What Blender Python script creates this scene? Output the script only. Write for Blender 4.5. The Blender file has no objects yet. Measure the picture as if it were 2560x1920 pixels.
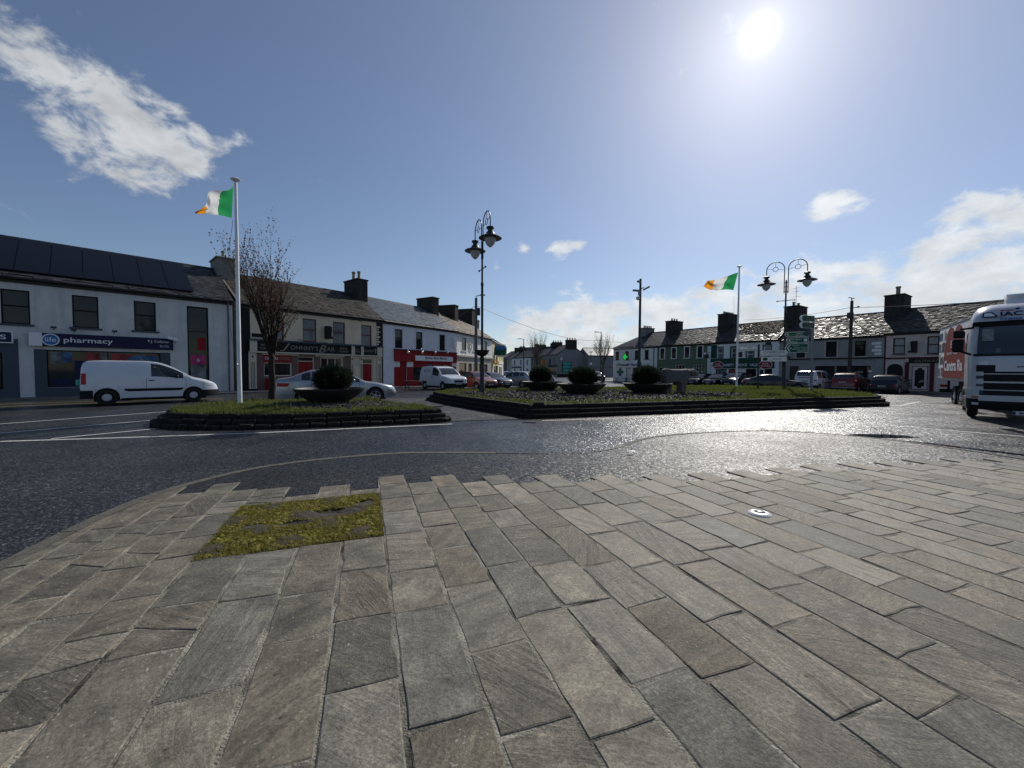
import bpy, math, random
from mathutils import Vector, Matrix
from math import sin, cos, pi, sqrt, atan2, radians, exp

R = random.Random(11)
SC = bpy.context.scene
COL = SC.collection

# ------------------------------------------------------------------ camera
FPX = 982.0                                   # focal length in photograph pixels (2560 wide)
cam = bpy.data.cameras.new('camera')
cam.sensor_width = 36.0
cam.lens = FPX / 2560.0 * 36.0
cam.clip_start = 0.05
cam.clip_end = 3000
CAM = bpy.data.objects.new('camera', cam)
CROT = Matrix.Rotation(radians(88.0), 3, 'X') @ Matrix.Rotation(radians(0.26), 3, 'Z')
CPOS = Vector((0, 0, 1.5))
CAM.matrix_world = Matrix.Translation(CPOS) @ CROT.to_4x4()
COL.objects.link(CAM)
SC.camera = CAM

def ray(x, y):
    return CROT @ Vector(((x - 1280) / FPX, (960 - y) / FPX, -1.0))

# ------------------------------------------------------------------ light and sky
SUN = ray(1898, 84).normalized()
SUN_EL = math.asin(SUN.z)
SUN_AZ = atan2(SUN.x, SUN.y)
sl = bpy.data.lights.new('sun', 'SUN')
sl.energy = 4.2
sl.angle = radians(0.5)
sl.color = (1.0, 0.95, 0.87)
so = bpy.data.objects.new('sun', sl)
so.rotation_euler = SUN.to_track_quat('Z', 'Y').to_euler()
COL.objects.link(so)
SC.view_settings.view_transform = 'Standard'
SC.view_settings.look = 'None'
SC.view_settings.exposure = 0.0
SC.view_settings.gamma = 1.0
SC.view_settings.use_curve_mapping = False
SC.cycles.max_bounces = 6
SC.cycles.sample_clamp_indirect = 4.0

def build_world():
    w = bpy.data.worlds.new('World')
    SC.world = w
    w.use_nodes = True
    nt = w.node_tree
    nt.nodes.clear()
    N = nt.nodes.new
    L = nt.links.new
    def math_(op, a, b=None, clamp=False):
        n = N('ShaderNodeMath'); n.operation = op; n.use_clamp = clamp
        for i, v in enumerate((a, b)):
            if v is None: continue
            if isinstance(v, (int, float)): n.inputs[i].default_value = v
            else: L(v, n.inputs[i])
        return n.outputs[0]
    out = N('ShaderNodeOutputWorld'); bg = N('ShaderNodeBackground')
    L(bg.outputs[0], out.inputs[0])
    tc = N('ShaderNodeTexCoord')
    D = tc.outputs['Generated']
    sky = N('ShaderNodeTexSky'); sky.sky_type = 'NISHITA'; sky.sun_disc = False
    sky.sun_elevation = SUN_EL; sky.sun_rotation = SUN_AZ
    sky.air_density = 1.0; sky.dust_density = 0.25; sky.ozone_density = 2.2; sky.altitude = 50
    sc = N('ShaderNodeVectorMath'); sc.operation = 'SCALE'; sc.inputs['Scale'].default_value = 0.076
    tint = N('ShaderNodeVectorMath'); tint.operation = 'MULTIPLY'; tint.inputs[1].default_value = (.99, .99, 1.06)
    L(sky.outputs[0], tint.inputs[0]); L(tint.outputs[0], sc.inputs[0])
    def dot(v):
        n = N('ShaderNodeVectorMath'); n.operation = 'DOT_PRODUCT'
        L(D, n.inputs[0]); n.inputs[1].default_value = v
        return n.outputs['Value']
    sd = dot(SUN)
    ang = math_('ARCCOSINE', math_('MINIMUM', sd, 0.999999))
    # bright haze close round the sun
    g1 = math_('MULTIPLY', math_('EXPONENT', math_('MULTIPLY', math_('POWER', math_('DIVIDE', ang, radians(1.2)), 2.0), -1.0)), .6)
    g2 = math_('MULTIPLY', math_('EXPONENT', math_('DIVIDE', ang, -radians(5.0))), 0.42)
    g3 = math_('MULTIPLY', math_('EXPONENT', math_('DIVIDE', ang, -radians(30.0))), 0.19)
    glow = math_('ADD', math_('ADD', g1, g2), g3)
    gc = N('ShaderNodeCombineColor')
    L(glow, gc.inputs[0]); L(math_('MULTIPLY', glow, 0.99), gc.inputs[1]); L(math_('MULTIPLY', glow, 0.93), gc.inputs[2])
    add = N('ShaderNodeVectorMath'); add.operation = 'ADD'
    L(sc.outputs[0], add.inputs[0]); L(gc.outputs[0], add.inputs[1])
    # clouds
    lobes = [(0,50,74,.56),(75,115,62,.52),(165,172,62,.56),(240,208,58,.66),(305,248,52,.78),(165,300,45,.5),(300,375,90,1.2),(365,405,70,1.1),(480,390,74,1.2),(455,335,55,.95),(410,275,50,.8),
             (170,385,60,.4),(600,370,45,.45),(715,440,45,.5),(2085,512,68,1.25),(2160,505,35,.5),(2490,610,110,1.25),(2560,650,130,1.2),(2440,690,90,1.0),
             (1400,628,52,1.15),(1310,630,28,.8),(1450,610,30,.5),(1330,800,80,.95),(1420,780,70,1.2),(1530,800,100,1.1),(1660,785,100,1.15),(1800,760,110,1.2),
             (1930,755,110,1.2),(2050,725,90,1.2),(2180,790,110,1),(2330,780,90,1),(2160,690,40,.7),(1480,865,140,1.05),(1260,850,90,.8),(2500,790,150,.8),(640,320,60,.25),
             (350,70,90,.2),(60,290,80,.3)]
    tot = None
    for (x, y, r, a) in lobes:
        v = ray(x, y).normalized()
        k = 2.0 / (r / FPX * 0.66) ** 2
        e = math_('MULTIPLY', math_('EXPONENT', math_('MULTIPLY', math_('SUBTRACT', 1.0, dot(v)), -k)), a)
        tot = e if tot is None else math_('ADD', tot, e)
    # a low bank of cumulus that goes on round the horizon, thin on the camera's left
    sep = N('ShaderNodeSeparateXYZ'); L(D, sep.inputs[0])
    el = sep.outputs[2]
    band = math_('MULTIPLY', math_('EXPONENT', math_('MULTIPLY', math_('POWER', math_('DIVIDE', math_('SUBTRACT', el, 0.06), 0.09), 2.0), -1.0)), 0.16)
    tot = math_('MINIMUM', math_('ADD', tot, band), 1.25)
    mp = N('ShaderNodeMapping'); L(D, mp.inputs[0]); mp.inputs['Scale'].default_value = (1, 1, 1.7)
    def noise(scale, detail, rough, dist=0.0):
        n = N('ShaderNodeTexNoise'); L(mp.outputs[0], n.inputs['Vector'])
        n.inputs['Scale'].default_value = scale; n.inputs['Detail'].default_value = detail
        n.inputs['Roughness'].default_value = rough; n.inputs['Distortion'].default_value = dist
        return n.outputs[0]
    n1 = noise(13.0, 10, 0.62, 0.3)
    n2 = noise(3.2, 6, 0.55, 0.4)
    val = math_('ADD', math_('MULTIPLY', n1, 0.75), math_('MULTIPLY', n2, 0.25))
    val = math_('ADD', 0.5, math_('MULTIPLY', math_('SUBTRACT', val, 0.5), 1.7))
    val = math_('ADD', val, math_('ADD', math_('MULTIPLY', math_('SUBTRACT', tot, 1.0), 0.36), 0.02))
    mr = N('ShaderNodeMapRange'); mr.interpolation_type = 'SMOOTHSTEP'
    L(val, mr.inputs['Value']); mr.inputs['From Min'].default_value = 0.38; mr.inputs['From Max'].default_value = 0.66
    dens = math_('MULTIPLY', mr.outputs[0], 0.88)
    # cloud colour: sunlit white, greyer where thick, brighter towards the sun
    n3 = noise(16.0, 7, 0.6, 0.1)
    shade = math_('ADD', 0.27, math_('MULTIPLY', n3, 0.62))
    near = math_('MULTIPLY', math_('EXPONENT', math_('DIVIDE', ang, -radians(28.0))), 0.55)
    br = math_('ADD', shade, near)
    cc = N('ShaderNodeCombineColor')
    L(math_('MULTIPLY', br, 0.97), cc.inputs[0]); L(br, cc.inputs[1]); L(math_('MULTIPLY', br, 1.02), cc.inputs[2])
    mix = N('ShaderNodeMix'); mix.data_type = 'RGBA'
    L(dens, mix.inputs[0]); L(add.outputs[0], mix.inputs[6]); L(cc.outputs[0], mix.inputs[7])
    L(mix.outputs[2], bg.inputs[0]); bg.inputs[1].default_value = 1.0
build_world()

# ------------------------------------------------------------------ ground shape and photo measurements
def g(x, y):
    t = min(1, max(0, (.55 * x + y - 22) / 20))
    return -.25 * t * t * (3 - 2 * t)
def gp(x, y, z=None):
    """ground point seen at a measured picture position"""
    d = ray(x, y)
    zz = 0.0 if z is None else z
    for _ in range(4):
        t = (zz - CPOS.z) / d.z
        p = CPOS + d * t
        if z is None: zz = g(p.x, p.y)
    return p
def at(px, Y, hor=926):
    d = ray(px, hor)
    return Vector((d.x / d.y * Y, Y))
# crops of the photograph the measurements were read from
def crop(ox, oy, s): return lambda x, y: (ox + x * s, oy + y * s)
c1 = crop(0, 560, .3255); c2 = crop(400, 420, .41); c3 = crop(600, 640, .2411); c4 = crop(940, 520, .3133)
c5 = crop(1220, 640, .2291); c6 = crop(1500, 660, .217); c7 = crop(1800, 620, .2411); c8 = crop(2100, 700, .2291)
cv = crop(200, 880, .1627); d2 = crop(1000, 880, .1356); d3 = crop(1240, 820, .1356); d4 = crop(1660, 880, .1627)
d5 = crop(1960, 880, .1627); d7 = crop(1840, 760, .1356)

# ------------------------------------------------------------------ materials
MATS = {}
def srgb(r, g_, b):
    f = lambda c: (c / 255 / 12.92) if c <= 10 else ((c / 255 + .055) / 1.055) ** 2.4
    return (f(r), f(g_), f(b))
def M(name, col, rough=.6, var=.12, scale=6.0, bump=0.0, bscale=60.0, metal=0.0, spec=.5, coat=0.0, dirt=0.0, trans=0.0, stretch=None, alpha=None):
    if name in MATS: return MATS[name]
    if name.startswith(('paint_', 'sign_', 'poster', 'slate_chip')) and spec == .5: spec = .18
    m = bpy.data.materials.new(name); m.use_nodes = True
    nt = m.node_tree; N = nt.nodes.new; L = nt.links.new
    p = nt.nodes['Principled BSDF']
    p.inputs['Roughness'].default_value = rough
    p.inputs['Metallic'].default_value = metal
    p.inputs['Specular IOR Level'].default_value = spec
    p.inputs['Coat Weight'].default_value = coat
    p.inputs['Coat Roughness'].default_value = .05
    geo = N('ShaderNodeNewGeometry')
    vec = geo.outputs['Position']
    if stretch:
        mp = N('ShaderNodeMapping'); mp.inputs['Scale'].default_value = stretch
        L(vec, mp.inputs[0]); vec = mp.outputs[0]
    c = (*col, 1)
    if var > 0:
        n = N('ShaderNodeTexNoise'); n.inputs['Scale'].default_value = scale; n.inputs['Detail'].default_value = 6
        n.inputs['Roughness'].default_value = .65
        L(vec, n.inputs['Vector'])
        r = N('ShaderNodeValToRGB'); L(n.outputs[0], r.inputs[0])
        r.color_ramp.elements[0].position = .3; r.color_ramp.elements[1].position = .72
        r.color_ramp.elements[0].color = tuple(max(0, v * (1 - var * 1.3)) for v in col) + (1,)
        r.color_ramp.elements[1].color = tuple(min(1, v * (1 + var)) for v in col) + (1,)
        src = r.outputs[0]
        if dirt > 0:
            # vertical rain streaks and grime of irregular outline
            mp2 = N('ShaderNodeMapping'); mp2.inputs['Scale'].default_value = (1.6, 1.6, .16); L(geo.outputs['Position'], mp2.inputs[0])
            n2 = N('ShaderNodeTexNoise'); n2.inputs['Scale'].default_value = 2.2; n2.inputs['Detail'].default_value = 8; n2.inputs['Roughness'].default_value = .7
            L(mp2.outputs[0], n2.inputs['Vector'])
            mr = N('ShaderNodeMapRange'); mr.inputs['From Min'].default_value = .5; mr.inputs['From Max'].default_value = .78
            mr.inputs['To Max'].default_value = dirt; L(n2.outputs[0], mr.inputs['Value'])
            mx = N('ShaderNodeMix'); mx.data_type = 'RGBA'; L(mr.outputs[0], mx.inputs[0]); L(src, mx.inputs[6])
            mx.inputs[7].default_value = tuple(v * .45 for v in col) + (1,)
            src = mx.outputs[2]
        L(src, p.inputs['Base Color'])
    else:
        p.inputs['Base Color'].default_value = c
    if bump > 0:
        n = N('ShaderNodeTexNoise'); n.inputs['Scale'].default_value = bscale; n.inputs['Detail'].default_value = 5
        L(vec, n.inputs['Vector'])
        b = N('ShaderNodeBump'); b.inputs['Strength'].default_value = bump; b.inputs['Distance'].default_value = .02
        L(n.outputs[0], b.inputs['Height']); L(b.outputs[0], p.inputs['Normal'])
    if trans > 0:
        tr = N('ShaderNodeBsdfTranslucent'); tr.inputs[0].default_value = c
        ms = N('ShaderNodeMixShader'); ms.inputs[0].default_value = trans
        L(p.outputs[0], ms.inputs[1]); L(tr.outputs[0], ms.inputs[2])
        L(ms.outputs[0], nt.nodes['Material Output'].inputs[0])
    MATS[name] = m
    return m

def asphalt(name, base, r0, r1, pale=.3, cell=55.0, bump=.5, spec=.5, facet=.5):
    m = bpy.data.materials.new(name); m.use_nodes = True
    nt = m.node_tree; N = nt.nodes.new; L = nt.links.new
    p = nt.nodes['Principled BSDF']
    geo = N('ShaderNodeNewGeometry'); P = geo.outputs['Position']
    v = N('ShaderNodeTexVoronoi'); v.inputs['Scale'].default_value = cell; L(P, v.inputs['Vector'])
    sep = N('ShaderNodeSeparateColor'); L(v.outputs['Color'], sep.inputs[0])
    ramp = N('ShaderNodeValToRGB'); L(sep.outputs[0], ramp.inputs[0])
    e = ramp.color_ramp.elements
    e[0].position = 0; e[0].color = (base * .5, base * .52, base * .55, 1)
    e[1].position = .82; e[1].color = (base * 1.2, base * 1.22, base * 1.25, 1)
    x = ramp.color_ramp.elements.new(.97); x.color = (pale, pale, pale * .97, 1)
    big = N('ShaderNodeTexNoise'); big.inputs['Scale'].default_value = .7; big.inputs['Detail'].default_value = 7; L(P, big.inputs['Vector'])
    mul = N('ShaderNodeMapRange'); L(big.outputs[0], mul.inputs['Value']); mul.inputs['From Min'].default_value = .3; mul.inputs['From Max'].default_value = .7
    mul.inputs['To Min'].default_value = .72; mul.inputs['To Max'].default_value = 1.25
    sc = N('ShaderNodeVectorMath'); sc.operation = 'SCALE'; L(ramp.outputs[0], sc.inputs[0]); L(mul.outputs[0], sc.inputs['Scale'])
    L(sc.outputs[0], p.inputs['Base Color'])
    rr = N('ShaderNodeMapRange'); L(big.outputs[0], rr.inputs['Value']); rr.inputs['From Min'].default_value = .35; rr.inputs['From Max'].default_value = .65
    rr.inputs['To Min'].default_value = r0; rr.inputs['To Max'].default_value = r1
    L(rr.outputs[0], p.inputs['Roughness'])
    v2 = N('ShaderNodeTexVoronoi'); v2.inputs['Scale'].default_value = 36; L(P, v2.inputs['Vector'])
    s2 = N('ShaderNodeSeparateColor'); L(v2.outputs['Color'], s2.inputs[0])
    pw = N('ShaderNodeMath'); pw.operation = 'POWER'; L(s2.outputs[0], pw.inputs[0]); pw.inputs[1].default_value = 2.2
    n3 = N('ShaderNodeTexNoise'); n3.inputs['Scale'].default_value = 60; n3.inputs['Detail'].default_value = 4; n3.inputs['Roughness'].default_value = .8; L(P, n3.inputs['Vector'])
    m3 = N('ShaderNodeMapRange'); L(n3.outputs[0], m3.inputs['Value']); m3.inputs['From Min'].default_value = .35; m3.inputs['From Max'].default_value = .68; m3.inputs['To Min'].default_value = .35; m3.inputs['To Max'].default_value = 1.5
    sp = N('ShaderNodeMath'); sp.operation = 'MULTIPLY'; L(pw.outputs[0], sp.inputs[0]); L(m3.outputs[0], sp.inputs[1])
    sr = N('ShaderNodeMapRange'); L(sp.outputs[0], sr.inputs['Value']); sr.inputs['To Min'].default_value = spec * .30; sr.inputs['To Max'].default_value = spec * 2.4
    L(sr.outputs[0], p.inputs['Specular IOR Level'])
    b = N('ShaderNodeBump'); b.inputs['Strength'].default_value = bump; b.inputs['Distance'].default_value = .006
    L(v.outputs['Distance'], b.inputs['Height'])
    # every chipping lies at its own small tilt
    v4 = N('ShaderNodeTexVoronoi'); v4.inputs['Scale'].default_value = 44; L(P, v4.inputs['Vector'])
    sb = N('ShaderNodeVectorMath'); sb.operation = 'SUBTRACT'; L(v4.outputs['Color'], sb.inputs[0]); sb.inputs[1].default_value = (.5, .5, .5)
    ml = N('ShaderNodeVectorMath'); ml.operation = 'MULTIPLY'; L(sb.outputs[0], ml.inputs[0]); ml.inputs[1].default_value = (facet, facet, 0)
    ad = N('ShaderNodeVectorMath'); ad.operation = 'ADD'; L(ml.outputs[0], ad.inputs[0]); L(b.outputs[0], ad.inputs[1])
    nz = N('ShaderNodeVectorMath'); nz.operation = 'NORMALIZE'; L(ad.outputs[0], nz.inputs[0]); L(nz.outputs[0], p.inputs['Normal'])
    MATS[name] = m
    return m

def slab_mat(name, tone=1.0, lich_lo=.36, lich_hi=.55):
    m = bpy.data.materials.new(name); m.use_nodes = True
    nt = m.node_tree; N = nt.nodes.new; L = nt.links.new
    p = nt.nodes['Principled BSDF']
    oi = N('ShaderNodeObjectInfo'); geo = N('ShaderNodeNewGeometry'); P = geo.outputs['Position']
    rnd = oi.outputs['Random']
    ramp = N('ShaderNodeValToRGB'); ramp.color_ramp.interpolation = 'LINEAR'; L(rnd, ramp.inputs[0])
    cols = [(0, (0.179, 0.163, 0.127)), (.13, (0.136, 0.128, 0.105)), (.25, (0.196, 0.175, 0.131)), (.37, (0.151, 0.144, 0.118)), (.5, (0.207, 0.183, 0.141)),
            (.6, (0.169, 0.156, 0.126)), (.7, (0.206, 0.183, 0.140)), (.8, (0.141, 0.128, 0.102)), (.9, (0.209, 0.177, 0.130)), (1, (0.179, 0.163, 0.126))]
    e = ramp.color_ramp.elements
    e[0].position = 0; e[0].color = (*cols[0][1], 1); e[1].position = 1; e[1].color = (*cols[-1][1], 1)
    for q, c in cols[1:-1]:
        x = e.new(q); x.color = (*c, 1)
    for x in e: x.color = (x.color[0] * tone, x.color[1] * tone ** 1.06, x.color[2] * tone ** 1.2, 1)
    # each slab has its own bedding direction: rotate by its random number
    off = N('ShaderNodeVectorMath'); off.operation = 'SCALE'; off.inputs[0].default_value = (37, 91, 53); L(rnd, off.inputs['Scale'])
    addv = N('ShaderNodeVectorMath'); addv.operation = 'ADD'; L(P, addv.inputs[0]); L(off.outputs[0], addv.inputs[1])
    vr = N('ShaderNodeVectorRotate'); vr.rotation_type = 'Z_AXIS'; L(addv.outputs[0], vr.inputs[0])
    a = N('ShaderNodeMath'); a.operation = 'MULTIPLY'; a.inputs[1].default_value = 47.0; L(rnd, a.inputs[0]); L(a.outputs[0], vr.inputs['Angle'])
    st = N('ShaderNodeMapping'); st.inputs['Scale'].default_value = (2.2, 17.0, 5); L(vr.outputs[0], st.inputs[0])
    def noise(vec, s, d, r, dist=0):
        n = N('ShaderNodeTexNoise'); n.inputs['Scale'].default_value = s; n.inputs['Detail'].default_value = d; n.inputs['Roughness'].default_value = r
        n.inputs['Distortion'].default_value = dist; L(vec, n.inputs['Vector']); return n.outputs[0]
    band = noise(st.outputs[0], 1.0, 8, .68, .8)
    blot = noise(addv.outputs[0], 4.0, 8, .7, .4)
    fine = noise(P, 60, 7, .8)
    def mrange(x, a0, a1, b0, b1):
        r = N('ShaderNodeMapRange'); L(x, r.inputs['Value'])
        for k, v in zip(('From Min', 'From Max', 'To Min', 'To Max'), (a0, a1, b0, b1)): r.inputs[k].default_value = v
        return r.outputs[0]
    def mul(a_, b_):
        n = N('ShaderNodeMath'); n.operation = 'MULTIPLY'; L(a_, n.inputs[0]); L(b_, n.inputs[1]); return n.outputs[0]
    rq = N('ShaderNodeMath'); rq.operation = 'MULTIPLY'; rq.inputs[1].default_value = 5.77; L(rnd, rq.inputs[0])
    rf = N('ShaderNodeMath'); rf.operation = 'FRACT'; L(rq.outputs[0], rf.inputs[0])
    rf2 = mrange(rf.outputs[0], 0, .6, .25, 1); mixb = N('ShaderNodeMix'); mixb.clamp_factor = True; L(rf2, mixb.inputs[0]); L(blot, mixb.inputs[2]); L(band, mixb.inputs[3]); band = mixb.outputs[0]
    spk = N('ShaderNodeTexVoronoi'); spk.inputs['Scale'].default_value = 120; L(P, spk.inputs['Vector'])
    sps = N('ShaderNodeSeparateColor'); L(spk.outputs['Color'], sps.inputs[0])
    spf = mrange(sps.outputs[0], 0, 1, .80, 1.2)
    k = mul(mul(mrange(band, .3, .7, .58, 1.4), mrange(blot, .3, .7, .52, 1.42)), mul(mrange(fine, .32, .68, .5, 1.5), spf))
    sc = N('ShaderNodeVectorMath'); sc.operation = 'SCALE'; L(ramp.outputs[0], sc.inputs[0]); L(k, sc.inputs['Scale'])
    # lichen spots and dark specks
    dn = N('ShaderNodeTexNoise'); dn.inputs['Scale'].default_value = 28; L(P, dn.inputs['Vector'])
    ds = N('ShaderNodeVectorMath'); ds.operation = 'SCALE'; ds.inputs['Scale'].default_value = .05; L(dn.outputs['Color'], ds.inputs[0])
    dv = N('ShaderNodeVectorMath'); dv.operation = 'ADD'; L(P, dv.inputs[0]); L(ds.outputs[0], dv.inputs[1])
    v = N('ShaderNodeTexVoronoi'); v.inputs['Scale'].default_value = 34; L(dv.outputs[0], v.inputs['Vector'])
    sepc = N('ShaderNodeSeparateColor'); L(v.outputs['Color'], sepc.inputs[0])
    lich = mul(mrange(v.outputs['Distance'], .05, .22, 1, 0), mrange(sepc.outputs[0], .50, .56, 0, .8))
    lm = noise(P, .9, 3, .5); lich = mul(lich, mrange(lm, lich_lo, lich_hi, 0, 1))
    mx = N('ShaderNodeMix'); mx.data_type = 'RGBA'; L(lich, mx.inputs[0]); L(sc.outputs[0], mx.inputs[6]); mx.inputs[7].default_value = (.50, .48, .41, 1)
    v2 = N('ShaderNodeTexVoronoi'); v2.inputs['Scale'].default_value = 13; L(addv.outputs[0], v2.inputs['Vector'])
    sep2 = N('ShaderNodeSeparateColor'); L(v2.outputs['Color'], sep2.inputs[0])
    dk = mul(mrange(v2.outputs['Distance'], .06, .14, 1, 0), mrange(sep2.outputs[1], .78, .8, 0, .85))
    mx2 = N('ShaderNodeMix'); mx2.data_type = 'RGBA'; L(dk, mx2.inputs[0]); L(mx.outputs[2], mx2.inputs[6]); mx2.inputs[7].default_value = (.025, .024, .02, 1)
    L(mx2.outputs[2], p.inputs['Base Color'])
    L(mrange(blot, .3, .7, .62, .85), p.inputs['Roughness'])
    p.inputs['Specular IOR Level'].default_value = .4
    hm = N('ShaderNodeMath'); hm.operation = 'MULTIPLY_ADD'; L(band, hm.inputs[0]); hm.inputs[1].default_value = 1.6; L(fine, hm.inputs[2])
    rough_amt = N('ShaderNodeMath'); rough_amt.operation = 'FRACT'
    r7 = N('ShaderNodeMath'); r7.operation = 'MULTIPLY'; r7.inputs[1].default_value = 7.31; L(rnd, r7.inputs[0]); L(r7.outputs[0], rough_amt.inputs[0])
    b = N('ShaderNodeBump'); b.inputs['Distance'].default_value = .011; L(mrange(rough_amt.outputs[0], 0, 1, .35, .95), b.inputs['Strength'])
    L(hm.outputs[0], b.inputs['Height']); L(b.outputs[0], p.inputs['Normal'])
    MATS[name] = m
    return m

def brick_mat():
    m = bpy.data.materials.new('brick'); m.use_nodes = True
    nt = m.node_tree; N = nt.nodes.new; L = nt.links.new
    p = nt.nodes['Principled BSDF']
    tc = N('ShaderNodeTexCoord'); mp = N('ShaderNodeMapping'); mp.inputs['Rotation'].default_value = (pi / 2, 0, 0); L(tc.outputs['Object'], mp.inputs[0])
    b = N('ShaderNodeTexBrick'); L(mp.outputs[0], b.inputs[0])
    b.inputs['Scale'].default_value = 1.0; b.inputs['Brick Width'].default_value = .225; b.inputs['Row Height'].default_value = .075; b.inputs['Mortar Size'].default_value = .008
    b.inputs['Color1'].default_value = (.17, .07, .05, 1); b.inputs['Color2'].default_value = (.10, .05, .045, 1); b.inputs['Mortar'].default_value = (.2, .18, .16, 1)
    L(b.outputs[0], p.inputs['Base Color']); p.inputs['Roughness'].default_value = .8
    MATS['brick'] = m; return m

asphalt('road_asphalt', .022, .28, .38, pale=.13, cell=60, bump=.5, spec=.40, facet=.46)
asphalt('patch_asphalt', .022, .42, .54, pale=.06, cell=70, bump=.5, spec=.25, facet=.42)
asphalt('cobble_path', .050, .6, .75, pale=.11, cell=11, bump=.8, spec=.2, facet=.25)
slab_mat('sandstone', 1.0, .55, .75); slab_mat('sandstone_worn_vignette', .76, .30, .5); brick_mat()  # darker copy: weathering and lichen, with the left corner's vignette in its tone
M('mortar', (.215, .20, .165), .95, .95, 3.2, .8, 90, spec=.2)
M('kerb_concrete', (.088, .082, .066), .85, .35, 14, .5, 90)
M('kerb_dark', (.045, .043, .040), .8, .4, 14, .5, 90)
M('road_paint', (.55, .55, .52), .6, .35, 20)
M('yellow_paint', (.42, .30, .09), .6, .3, 20)
M('footpath', (.14, .135, .125), .75, .25, 3, .3, 60)
# slates vary one by one
def SL(name, col, r0, r1, lo=.55, hi=1.5, sp=.25):
    m = M(name, col, .5, .45, 2.5, .3, 30, spec=sp)
    nt = m.node_tree; N = nt.nodes.new; L = nt.links.new; p = nt.nodes['Principled BSDF']
    geo = N('ShaderNodeNewGeometry'); rnd = geo.outputs['Random Per Island']
    src = p.inputs['Base Color'].links[0].from_socket
    mr = N('ShaderNodeMapRange'); L(rnd, mr.inputs['Value']); mr.inputs['To Min'].default_value = lo; mr.inputs['To Max'].default_value = hi
    sc = N('ShaderNodeVectorMath'); sc.operation = 'SCALE'; L(src, sc.inputs[0]); L(mr.outputs[0], sc.inputs['Scale']); L(sc.outputs[0], p.inputs['Base Color'])
    fr = N('ShaderNodeMath'); fr.operation = 'MULTIPLY'; fr.inputs[1].default_value = 13.7; L(rnd, fr.inputs[0])
    f2 = N('ShaderNodeMath'); f2.operation = 'FRACT'; L(fr.outputs[0], f2.inputs[0])
    m2 = N('ShaderNodeMapRange'); L(f2.outputs[0], m2.inputs['Value']); m2.inputs['To Min'].default_value = r0; m2.inputs['To Max'].default_value = r1
    L(m2.outputs[0], p.inputs['Roughness'])
SL('slate_dark', (.034, .035, .038), .42, .66)
SL('slate_brown', (.046, .039, .031), .5, .75, sp=.2)
SL('slate_blue', (.075, .09, .105), .36, .5, .75, 1.25, sp=.4)
SL('slate_tan', (.115, .088, .058), .5, .8)
SL('slate_wet', (.040, .037, .033), .42, .9, .35, 1.7, sp=.36)
M('water', (.01, .012, .014), .03, 0, spec=.6)
M('soil', (.045, .036, .028), .95, .4, 12, .8, 40)
M('moss', (.18, .155, .022), .9, .5, 6, .8, 60)
M('moss_blade', (.22, .195, .032), .8, .55, 8, trans=.35)
M('grass', (.115, .135, .030), .7, .45, 2.5, trans=.42)
M('grass_base', (.085, .10, .025), .9, .4, 7, .6, 50)
M('slate_chip', (.085, .070, .074), .75, .6, 40, spec=.12)
M('wall_stone', (.020, .018, .016), .9, .5, 9, .9, 30, spec=.2)
M('bowl', (.022, .023, .024), .55, .3, 10, .4, 50)
M('yew', (.022, .034, .014), .6, .6, 14, trans=.2)
M('bark', (.036, .027, .021), .9, .35, 14, .8, 40, spec=.2)
M('bark_sunlit', (.13, .105, .075), .85, .35, 14)  # bark lightened so its colour carries the sunlight on the far trees
M('bud', (.17, .105, .070), .6, .4, 9, trans=.5)
M('young_leaf', (.10, .075, .03), .6, .4, 9, trans=.4)
M('white_pole', (.78, .79, .80), .35, .06, 4)
M('flag_green', (.03, .33, .10), .7, .1, 9, trans=.45)
M('flag_white', (.80, .80, .78), .7, .06, 9, trans=.45)
M('flag_orange', (.85, .36, .03), .7, .1, 9, trans=.45)
M('lamp_black', (.010, .010, .011), .4, .2, 20)
M('black_metal', (.014, .014, .015), .45, .2, 20)
M('grey_metal', (.20, .21, .22), .45, .15, 20, metal=.3)
M('globe', (.62, .65, .68), .12, .0, spec=.6, trans=.5)
M('concrete_grey', (.135, .128, .118), .9, .2, 12, .4, 60, dirt=.3)
M('wood_pole', (.055, .045, .038), .85, .3, 10, .5, 40, stretch=(6, 6, .6))
M('wood_red', (.16, .06, .035), .7, .3, 10, stretch=(6, 6, 1))
M('wire', (.015, .015, .016), .6, 0)
# building materials
M('render_grey', (.60, .60, .585), .9, .10, 1.2, .25, 90, dirt=.5)
M('render_white', (.80, .80, .78), .9, .08, 1.5, .2, 90, dirt=.35)
M('render_lilac', (.70, .70, .74), .9, .07, 1.5, .2, 90, dirt=.25)
M('render_cream', (.72, .60, .44), .9, .08, 1.5, .2, 90, dirt=.3)
M('render_stone', (.44, .41, .36), .9, .1, 2, .25, 60, dirt=.4)
M('render_yellow', (.60, .52, .22), .9, .08, 2, .2, 60, dirt=.25)
M('render_green', (.115, .165, .105), .9, .1, 2, .2, 60, dirt=.25)
M('render_dull', (.29, .295, .285), .9, .1, 2, .2, 60, dirt=.35)
M('render_far', (.23, .23, .235), .9, .1, 1, .1, 30, dirt=.2)
M('render_brown', (.16, .145, .125), .9, .2, 2, .1, 30, dirt=.3)
M('render_pink', (.60, .52, .47), .9, .08, 2, .2, 60, dirt=.3)
M('chimney_render', (.048, .044, .039), .95, .35, 3, .6, 30, dirt=.5, spec=.2)
M('chimney_pale', (.22, .215, .20), .95, .25, 3, .4, 30, dirt=.7, spec=.2)
M('pot_clay', (.27, .22, .16), .8, .25, 10)
M('slate_moss', (.085, .060, .016), .75, .6, 1.8, .6, 20)
M('solar', (.004, .005, .008), .3, .0, spec=.12)
M('solar_frame', (.05, .055, .06), .4, 0, metal=.6)
M('gutter', (.008, .008, .009), .45, .1)
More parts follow.
